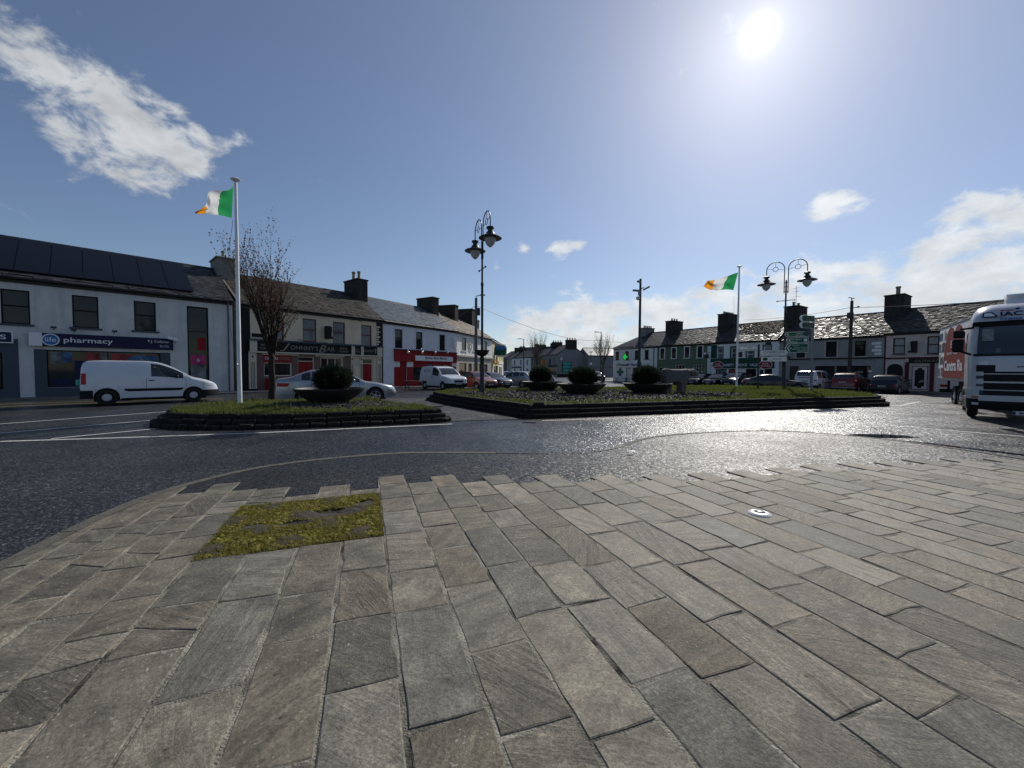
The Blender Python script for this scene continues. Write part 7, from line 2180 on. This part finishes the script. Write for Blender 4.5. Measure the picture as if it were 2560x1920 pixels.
def parked():
    G1 = 'cars parked in front of the left row'
    c = Car('hatchback', 'copper red hatchback parked next to the white van with the blue logo', 'car', at(1192, 33.6), hd(.62, -.78), HATCH, 'car_copper', G1); dress(c, dark_bumper=False); c.wrap('bumper', 'trim_black', True, .35, .30, .42, .012)
    c = Car('hatchback', 'dark blue hatchback with bright headlamps between the copper car and the silver sport utility car', 'car', at(1232, 36.6), hd(.66, -.75), HATCH, 'car_navy', G1); dress(c, chrome=True)
    c = Car('suv', 'silver sport utility car seen from behind, left of the bowls', 'car', at(1288, 40.2), hd(-.86, .51), SUV, 'car_silver', G1); dress(c); c.wrap('bumper', 'trim_black', False, .5, .3, .5)
    c = Car('estate_car', 'dark grey car half hidden behind the leftmost bowl planter', 'car', at(1334, 42.5), hd(-.8, .6), SUV, 'car_grey', G1); dress(c)
    for px, Y, lb, pt, sp, h in ((1263, 82, 'small pale car parked far up the left side of the far street', 'car_silver', HATCH, (-.3, .95)), (1282, 88, 'silver car parked before the white far house', 'car_silver', SUV, (.9, -.3)),
                          (1320, 84, 'dark car roof showing behind the bowls near the pale tree', 'car_slate', HATCH, (.9, .2))):
        c = Car('parked_car', lb, 'car', at(px, Y), hd(*h), sp, pt, 'cars parked on the far street'); dress(c, handles=False)
    c = Car('suv', 'dark four wheel drive car partly behind the middle bowl and the right bare tree', 'car', at(1489, 62), hd(.2, -.98), SUV, 'car_black', 'cars parked on the far street'); dress(c, handles=False)
    G2 = 'cars parked in front of the right row'
    c = Car('parked_car', 'white car seen between the legs of the stone calf', 'car', at(1706, 52), hd(-.75, -.66), HATCH, 'car_white', G2); dress(c)
    c = Car('parked_van', 'grey van behind the bowl beside the stone calf', 'van', at(1641, 54), hd(-.75, -.66), MPV, 'car_grey', G2); dress(c)
    for px, Y, lb, sp, h in ((1752, 46.5, 'black hatchback facing the square, first of the dark cars right of the calf', HATCH, (-.80, -.60)), (1797, 45, 'low black saloon facing the square between the black hatchback and the white flagpole', SALOON, (-.80, -.60)),
                             (1842, 43, 'black sport utility car with a bright windscreen behind the white flagpole', SUV, (-.80, -.60))):
        c = Car('parked_car', lb, 'car', at(px, Y), hd(*h), sp, 'car_black', G2); dress(c, chrome=True)
    c = Car('saloon_car', 'large dark blue grey saloon behind the finger post and the right lamp post', 'car', at(1937, 34.6), hd(.90, -.44), BIGSALOON, 'car_slate', G2); dress(c, chrome=True)
    c = Car('small_van', 'white small van with red stripes on its side windows', 'van', at(2040, 36.2), hd(.86, .50), MPV, 'car_white', G2); dress(c)
    for k in range(4): c.side('red_stripe', 'paint_red', 3.12, 3.7 - .08 * k, 1.22 + k * .1, 1.27 + k * .1, .014, n=4)
    c.endbox('red_stripe', 'paint_red', False, 1.20, 1.26, .5, .012); c.wrap('bumper', 'trim_black', False, .3, .3, .55); c.side('side_strip', 'paint_navy', 1.1, 3.1, .74, .80, .014, n=6)
    c = Car('suv', 'red sport utility car with roof bars and a pale rear skid plate', 'car', at(2126, 34.8), hd(.80, .60), SUV, 'car_red', G2); dress(c)
    c.wrap('skid_plate', 'grey_metal', False, .12, .34, .46, .02)
    for sd in (1, -1): MB().tube([(.4, sd * .58, 1.66), (-1.4, sd * .58, 1.66)], .03, 6).build('roof_bar', 'chrome', c.e)
    c = Car('hatchback', 'dark grey hatchback parked before the pub, nearest to the lorry', 'car', at(2228, 32.8), hd(.84, .54), dict(HATCH, L=4.36, axles=(.9, 3.6)), 'car_slate', G2); dress(c)
parked()

# --- lorry
def lorry():
    fx = Vector((-.73, -.683)); fx.normalize()
    ly = Vector((-fx.y, fx.x))                      # the lorry's left
    corner = at(2420, 12.75)                        # its right front corner
    org = corner.xy + ly * 1.25
    t = thing('lorry', 'white lorry tractor unit with a black windscreen turning into the square', 'lorry', (org.x, org.y, g(org.x, org.y)), atan2(fx.y, fx.x))
    def xf(z):
        return curve([(.2, -.10), (.5, 0), (1.0, .02), (1.9, .0), (2.1, -.04), (3.0, -.24), (3.15, -.20), (3.3, -.28), (3.62, -.62), (3.74, -1.1)])(z)
    hwz = curve([(.2, 1.22), (1.5, 1.25), (2.2, 1.25), (3.0, 1.21), (3.4, 1.16), (3.62, 1.05), (3.74, .86)])
    def outline(z, off=0.0):
        w = hwz(z) + off; x1 = xf(z) + off; r = .42; pts = []
        for i in range(5): pts.append((-2.25 + (x1 - r + 2.25) * i / 5, -w))
        for i in range(9):
            a = pi / 2 * i / 8; pts.append((x1 - r + r * sin(a), -w + r - r * cos(a)))
        for i in range(1, 12): 
            y = (-w + r) + 2 * (w - r) * i / 12; pts.append((x1 + .05 * (1 - (y / max(.1, w - r)) ** 2), y))
        full = pts + [(x, -y) for x, y in pts[:14][::-1]]
        return full
    n = len(outline(1))
    zs = [.92, 1.1, 1.4, 1.7, 1.95, 2.05, 2.2, 2.5, 2.8, 3.0, 3.1, 3.25, 3.4, 3.52, 3.62, 3.70, 3.74]
    mb = MB(); vs = []
    for z in zs: vs += [(x, y, z) for x, y in outline(z)]
    fs = [(i * n + k, i * n + k + 1, (i + 1) * n + k + 1, (i + 1) * n + k) for i in range(len(zs) - 1) for k in range(n - 1)]
    fs += [tuple((len(zs) - 1) * n + k for k in range(n)), tuple(k for k in range(n))[::-1]]
    fs += [(i * n + n - 1, i * n, (i + 1) * n, (i + 1) * n + n - 1) for i in range(len(zs) - 1)]
    mb.add(vs, fs).build('cab', 'lorry_white_shaded', t, True, 38)
    def patch(name, mat, z0, z1, i0, i1, off=.012, th=.02, parent=None, zn=4):
        m = MB(); vs = []; w = i1 - i0 + 1
        for j in range(zn + 1):
            z = z0 + (z1 - z0) * j / zn; o = outline(z, off); vs += [(*o[i], z) for i in range(i0, i1 + 1)]
        for j in range(zn + 1):
            z = z0 + (z1 - z0) * j / zn; o = outline(z, off - th); vs += [(*o[i], z) for i in range(i0, i1 + 1)]
        q = (zn + 1) * w; fs = []
        for j in range(zn):
            for i in range(w - 1):
                fs.append((j * w + i, j * w + i + 1, (j + 1) * w + i + 1, (j + 1) * w + i))
        for i in range(w - 1):
            fs.append((i, q + i, q + i + 1, i + 1)); a = zn * w; fs.append((a + i, a + i + 1, q + a + i + 1, q + a + i))
        for j in range(zn):
            fs.append((j * w, (j + 1) * w, q + (j + 1) * w, q + j * w)); e = w - 1; fs.append((j * w + e, q + j * w + e, q + (j + 1) * w + e, (j + 1) * w + e))
        return m.add(vs, fs).build(name, mat, parent or t, True, 35)
    N0, N1 = 10, n - 11
    patch('windscreen', 'car_glass', 2.10, 2.98, N0, N1, .012)
    patch('sun_visor', 'trim_black', 2.985, 3.12, N0 - 1, N1 + 1, .10, .1)
    patch('dashboard_edge', 'trim_black', 2.02, 2.095, N0 - 1, N1 + 1, .016)
    patch('side_window', 'car_glass', 2.12, 2.85, 1, 3, .008); patch('side_window', 'car_glass', 2.12, 2.85, n - 4, n - 2, .008)
    for z0, z1 in ((1.22, 1.44), (.96, 1.17), (.70, .91)): patch('grille_slat', 'trim_black', z0, z1, N0 + 2, N1 - 2, .012)
    for z0, z1 in ((1.30, 1.40), (1.06, 1.13), (.82, .90)):
        patch('corner_slat', 'paint_slate', z0, z1, N0, N0 + 2, .010); patch('corner_slat', 'paint_slate', z0, z1, N1 - 2, N1, .010)
    patch('grille_top', 'trim_black', 1.47, 1.53, N0 + 2, N1 - 2, .012)
    patch('position_lamp', 'lens_clear', 1.74, 1.84, N0 - 1, N0 + 3, .014); patch('lamp_surround', 'trim_black', 1.53, 1.735, N0, N0 + 4, .012)
    patch('position_lamp', 'lens_clear', 1.74, 1.84, N1 - 3, N1 + 1, .014); patch('lamp_surround', 'trim_black', 1.53, 1.735, N1 - 4, N1, .012)
    for i0, i1 in ((5, N0 - 0), (N1, n - 6)):
        patch('corner_seam', 'trim_black', 1.0, 2.0, i1 if i0 == 5 else i0, (i1 if i0 == 5 else i0) + 0, .004) if False else None
    patch('bumper', 'trim_black', .32, .70, 2, n - 3, .03, .2); patch('bumper_cap', 'lorry_white_shaded', .60, .78, N0 + 1, N1 - 1, .035)
    patch('bumper_bar', 'trim_black', .70, .93, 2, n - 3, .004, .2)
    patch('headlight', 'lens_clear', .66, .96, 6, N0 + 1, .038); patch('headlight', 'lens_clear', .66, .96, N1 - 1, n - 7, .038)
    patch('indicator', 'lens_amber', .68, .74, 9, N0 + 1, .044); patch('indicator', 'lens_amber', .68, .74, N1 - 1, n - 10, .044)
    patch('fog_lamp', 'lens_clear', .46, .54, 9, N0 + 1, .04); patch('fog_lamp', 'lens_clear', .46, .54, N1 - 1, n - 10, .04)
    # dashboard things seen through the screen
    for y0, y1, z0, z1, m in ((-.98, -.74, 2.5, 2.88, 'poster_mix'), (-.70, -.2, 2.12, 2.26, 'pipe_grey'), (.1, .6, 2.12, 2.25, 'pipe_grey')):
        def X(z): return xf(z) + .035
        MB().add([(X(z0), y0, z0), (X(z0), y1, z0), (X(z1), y1, z1), (X(z1), y0, z1)], [(0, 1, 2, 3)]).build('sticker', m, t)
    # mirrors hang out on arms
    for sd in (-1, 1):
        mm = MB().bev(-.22, -.02, min(sd * 1.36, sd * 1.62), max(sd * 1.36, sd * 1.62), 2.16, 2.58, .04).bev(-.22, -.02, min(sd * 1.34, sd * 1.60), max(sd * 1.34, sd * 1.60), 2.62, 2.86, .04)
        mm.tube([(-.2, sd * 1.15, 2.95), (-.12, sd * 1.45, 2.9)], .035, 6).tube([(-.2, sd * 1.2, 2.08), (-.12, sd * 1.45, 2.2)], .035, 6)
        mm.build('mirror', 'trim_black', t)
    # air deflector on the roof
    m = MB(); P_ = [(-1.5, 3.70), (-1.55, 3.92), (-1.46, 4.08), (-1.6, 4.12), (-2.2, 4.14), (-2.25, 3.70)]
    m.prism(P_[::-1], lambda x, z, d: (x, d, z), -.42, .95).build('air_deflector', 'car_white', t)
    patch('beacon_bar', 'trim_black', 3.735, 3.75, N0 + 4, N1 - 4, -.3, .02)
    # chassis, fuel tank and wheels
    MB().box(-3.6, -.4, -.45, .45, .5, .95).box(-2.2, -.35, -1.05, 1.05, .42, .93).build('chassis', 'trim_black', t)
    for x in (-1.35, -4.0):
        for sd in (-1, 1): wheel(t, x, sd * 1.07, .50, sd, 'steel', .75)
    MB().box(-4.6, -3.3, -.4, .4, .6, .95).build('chassis', 'trim_black', t)
    # number plate and lettering on the front
    def onfront(name, mat, y0, y1, z0, z1, off):
        return MB().add([(xf(z0) + off, y0, z0), (xf(z0) + off, y1, z0), (xf(z1) + off, y1, z1), (xf(z1) + off, y0, z1), (xf(z0) + off - .02, y0, z0), (xf(z0) + off - .02, y1, z0), (xf(z1) + off - .02, y1, z1), (xf(z1) + off - .02, y0, z1)],
                 [(0, 1, 2, 3), (4, 7, 6, 5), (0, 4, 5, 1), (1, 5, 6, 2), (2, 6, 7, 3), (3, 7, 4, 0)]).build(name, mat, t)
    MB().bev(.04, .06, -.32, .24, .20, .32, .004).build('number_plate', 'plate', t)
    MB().box(.061, .063, -.32, -.26, .21, .31).build('plate_band', 'paint_blue', t); MB().box(.061, .063, -.2, .18, .235, .285).build('plate_print', 'concrete_grey', t)
    def front_text(s, mat, y0, y1, z0, z1, off, sh=0, bold=.02):
        # lettering lies on the sloping front: local x runs to the lorry's left as seen by a reader
        zc = (z0 + z1) / 2; sl_ = (xf(z1) - xf(z0)) / (z1 - z0)
        T = Matrix(((0, -1, sl_, xf(zc) + off - sl_ * zc), (1, 0, 0, 0), (0, 0, 1, 0), (0, 0, 0, 1)))
        return text(s, t, mat, y0, y1, z0, z1, 0, T=T, off=bold, shear=sh)
    yv = lambda px, d=12.6: None
    front_text('IAC', 'paint_navy', -.62, -.18, 3.27, 3.42, .062)
    front_text('Trans', 'paint_sky', -.66, -.20, 3.145, 3.24, .056, .25)
    onfront('red_line', 'paint_pink', -.62, -.36, 3.455, 3.48, .06)
    star = [(.07 * (1 if k % 2 == 0 else .42) * sin(pi * k / 5), .07 * (1 if k % 2 == 0 else .42) * cos(pi * k / 5)) for k in range(10)]
    MB().prism(star, lambda u, v, d: (xf(3.49) + d, -.28 + u, 3.49 + v), .05, .062).build('star_print', 'paint_navy', t)
    bad = MB().prism([(-1.0, 3.25), (-.97, 3.43), (-.79, 3.43), (-.68, 3.29), (-.68, 3.25)], lambda u, v, d: (xf(v) + d, u, v), .028, .05).build('badge', 'paint_navy', t)
    MB().prism([(-.96, 3.285), (-.945, 3.40), (-.81, 3.40), (-.735, 3.31), (-.735, 3.285)], lambda u, v, d: (xf(v) + d, u, v), .045, .057).build('badge_face', 'paint_white', bad)
    onfront('maker_plate', 'pipe_grey', -.28, .3, 1.66, 1.70, .06)
def trailer():
    a = at(2346, 22.8); b = at(2443, 16.8)
    f = (b - a).normalized(); ly = Vector((-f.y, f.x)); Ln = 10.4
    # local frame: x towards the front, the visible flank on the right hand side (y = -1.25)
    org = a + ly * 1.25
    z0 = g(org.x, org.y)
    t = thing('lorry_trailer', 'pale box trailer printed with a large red heart behind the white lorry', 'trailer', (org.x, org.y, z0), atan2(f.y, f.x))
    zb, zt = 1.38, 4.15
    MB().bev(0, Ln, -1.25, 1.25, zb, zt, .04).build('box_body', 'render_white', t)
    MB().box(-.01, Ln + .01, -1.275, 1.275, zb - .12, zb - .002).build('side_rail', 'alloy', t)
    MB().box(-.01, Ln + .01, -1.27, 1.27, zt + .002, zt + .06).build('roof_rail', 'alloy', t)
    for k in range(9):
        for r_ in range(4):
            x = .12 + k * .36 + R.uniform(-.03, .03); z = zb + .12 + r_ * .66
            if x > .8 + .35 * r_ and r_ < 3 and x > 1.0: continue
            if R.random() < .14: continue
            w = R.uniform(.22, .33); h = R.uniform(.35, .6)
            MB().box(x, x + w, -1.262, -1.253, z, z + h).build('photo_print', R.choice(['poster_mix', 'poster_mix', 'poster_blue', 'render_stone', 'slate_tan', 'paint_maroon'] if R.random() < .3 else ['poster_mix', 'render_stone', 'pipe_grey']), t)
    for k in range(8):
        x = Ln - 3.6 + k * .42
        for r_ in range(4):
            MB().box(x, x + .3, -1.262, -1.253, zb + .15 + r_ * .65, zb + .65 + r_ * .65).build('photo_print', R.choice(['poster_mix', 'render_stone', 'pipe_grey', 'poster_blue']), t)
    heart = []
    x0, x1 = 1.15, 6.0; xm = (x0 + x1) / 2; W = (x1 - x0) / 2
    for x, z in ((0, 0), (.02, .3), (.07, .55), (.14, .76), (.24, .92), (.33, .96), (.42, .93), (.5, .84), (.58, .93), (.67, .96), (.76, .92), (.86, .76), (.93, .55), (.98, .3), (1, 0)):
        heart.append((x0 + (x1 - x0) * x, zb + .03 + (zt - zb) * z))
    hp = MB().prism(heart, lambda x, z, d: (x, d, z), -1.268, -1.256).build('heart_print', 'poster_heart', t)
    text('Centra Ra', hp, 'paint_white', 1.55, 5.35, zb + .38, zb + .95, -1.27, off=.03)
    text('your day', hp, 'paint_white', 2.1, 4.4, zb + 1.18, zb + 1.42, -1.27)
    text('Bri', hp, 'paint_white', 2.9, 3.8, zb + 1.6, zb + 1.95, -1.27)
    MB().box(.3, Ln - .5, -.5, .5, .9, zb - .13).build('chassis', 'trim_black', t)
    for x in (3.1, 4.4):
        for sd in (-1, 1): wheel(t, x, sd * 1.02, .50, sd, 'steel', .75)
    MB().box(.05, .12, -1.2, 1.2, .55, .75).box(.1, .2, -.9, -.8, .7, zb - .1).box(.1, .2, .8, .9, .7, zb - .1).build('underrun_bar', 'trim_black', t)
    for sd in (-1, 1): MB().box(-.03, .03, sd * 1.0 - .15, sd * 1.0 + .15, .85, 1.0).build('tail_light', 'lens_red', t)
    MB().box(5.4, 9.4, -1.2, -1.16, .55, 1.1).build('side_guard', 'pipe_grey', t)
M('lorry_white_shaded', (.50, .51, .54), .3, .06, 2, coat=.4)  # white paint darkened: the shade on the cab front is in this colour
M('poster_heart', (.27, .05, .042), .5, .12, 2)
lorry(); trailer()

# ------------------------------------------------------------------ benches and people
def bench(label, px, Y, rz, w=1.5):
    p = at(px, Y); z = g(p.x, p.y); t = thing('bench', label, 'bench', (p.x, p.y, z), rz, 'street benches')
    for k in range(3): MB().bev(-w / 2, w / 2, -.2 + k * .14, -.08 + k * .14, .70, .74, .008).build('seat_plank', 'wood_red', t)
    for sd in (-1, 1):
        x = sd * w * .38
        MB().tube([(x - .18, 0, 0), (x - .04, 0, .68)], .03, 6).tube([(x + .18, 0, 0), (x + .04, 0, .68)], .03, 6).tube([(x - .14, 0, .25), (x + .14, 0, .25)], .025, 6).box(x - .2, x + .2, -.2, .2, .66, .70).build('leg', 'black_metal', t)
bench('red brown plank bench on black legs beside the white van with the blue logo', 1040, 28.0, .15, 1.6)
bench('dark slatted bench by the wall of the corner pharmacy', 1553, 54, .1, 1.7)
bench('second dark bench by the corner pharmacy, nearer its door', 1576, 53, .1, 1.4)

def person(name_label, x, y, z, face, top, legs, hair, hat=None, arm=0.0):
    """standing figure grown over a skeleton"""
    t = thing('person', name_label, 'person', (x, y, z), face)
    me = bpy.data.meshes.new('body')
    J = {'pel': (0, 0, .95), 'wai': (0, .01, 1.10), 'che': (0, .02, 1.32), 'nec': (0, .01, 1.48), 'hea': (.01, 0, 1.60), 'crn': (.02, 0, 1.72)}
    E_ = [('pel', 'wai'), ('wai', 'che'), ('che', 'nec'), ('nec', 'hea'), ('hea', 'crn')]
    Rr = {'pel': .155, 'wai': .14, 'che': .16, 'nec': .06, 'hea': .092, 'crn': .07}
    for s, d in (('l', 1), ('r', -1)):
        J.update({'sh' + s: (0, d * .19, 1.42), 'el' + s: (.02 + arm * .08, d * .25, 1.14), 'wr' + s: (.12 + arm * .25, d * .24, .92 + arm * .2), 'hn' + s: (.15 + arm * .3, d * .235, .84 + arm * .22),
                  'hi' + s: (0, d * .10, .90), 'kn' + s: (.03 * d, d * .11, .50), 'an' + s: (.04 * d, d * .11, .09), 'to' + s: (.17 + .04 * d, d * .125, .04)})
        E_ += [('che', 'sh' + s), ('sh' + s, 'el' + s), ('el' + s, 'wr' + s), ('wr' + s, 'hn' + s), ('pel', 'hi' + s), ('hi' + s, 'kn' + s), ('kn' + s, 'an' + s), ('an' + s, 'to' + s)]
        Rr.update({'sh' + s: .075, 'el' + s: .05, 'wr' + s: .034, 'hn' + s: .04, 'hi' + s: .10, 'kn' + s: .068, 'an' + s: .046, 'to' + s: .038})
    ks = list(J); me.from_pydata([J[k] for k in ks], [(ks.index(a), ks.index(b)) for a, b in E_], [])
    o = link('body', me, t)
    md = o.modifiers.new('skin', 'SKIN'); o.modifiers.new('sub', 'SUBSURF').levels = 1; o.modifiers['sub'].render_levels = 1
    for i, k in enumerate(ks):
        v = me.skin_vertices[0].data[i]; v.radius = (Rr[k], Rr[k] * (1.25 if k in ('che', 'wai', 'pel') else 1)); v.use_root = (k == 'pel')
    dg = bpy.context.evaluated_depsgraph_get()
    m2 = bpy.data.meshes.new_from_object(o.evaluated_get(dg))
    o.modifiers.clear(); o.data = m2
    m2.materials.clear()
    for m in (top, legs, 'skin', 'trim_black'): m2.materials.append(MATS[m])
    for p in m2.polygons:
        c = p.center
        p.material_index = 2 if c.z > 1.49 or (abs(c.y) > .18 and c.x > .08 and c.z < 1.0 + arm * .2 and c.z > .75) else 3 if c.z < .07 else 1 if c.z < .95 and abs(c.y) < .21 else 0
        p.use_smooth = True
    MB().ell((.0, 0, 1.67), (.105, .095, .10), 12, 8).build('hair', hair, t, smooth=True)
    for d in (1, -1):
        MB().ell((.095, d * .035, 1.645), (.012, .014, .009), 6, 4).build('eye', 'paint_white', t); MB().ell((-.0, d * .095, 1.63), (.02, .012, .03), 6, 4).build('ear', 'skin', t)
        for q in range(4): MB().tube([(.15 + arm * .3 + .012 * q, d * .235, .82 + arm * .22), (.16 + arm * .3 + .012 * q, d * .23, .75 + arm * .22 + (.006 if q in (0, 3) else 0))], [.011, .008], 5).build('finger', 'skin', t)
        MB().tube([(.15 + arm * .3, d * .205, .85 + arm * .22), (.19 + arm * .3, d * .20, .79 + arm * .22)], [.012, .009], 5).build('thumb', 'skin', t)
    MB().ell((.108, 0, 1.62), (.02, .014, .02), 6, 5).build('nose', 'skin', t)
    if hat: MB().lathe([(.125, 0), (.12, .04), (.10, .10), (.05, .135), (0, .14)], (0.0, 0, 1.665), 14).lathe([(.16, -.005), (.12, .012)], (.04, 0, 1.665), 14).build('cap', hat, t, smooth=True)
    return t
p = at(1239, 47.5); person('person in dark clothes standing by the yellow shop', p.x, p.y, g(p.x, p.y), -1.9, 'cloth_dark', 'cloth_dark', 'hair')
p = at(2175, 35.4); person('person in a white cap and patterned top beside the red sport utility car', p.x, p.y, g(p.x, p.y) + .1, 2.6, 'cloth_light', 'cloth_dark', 'hair', 'paint_white', .5)
print('objects', len(bpy.data.objects), 'verts', sum(len(m.vertices) for m in bpy.data.meshes))
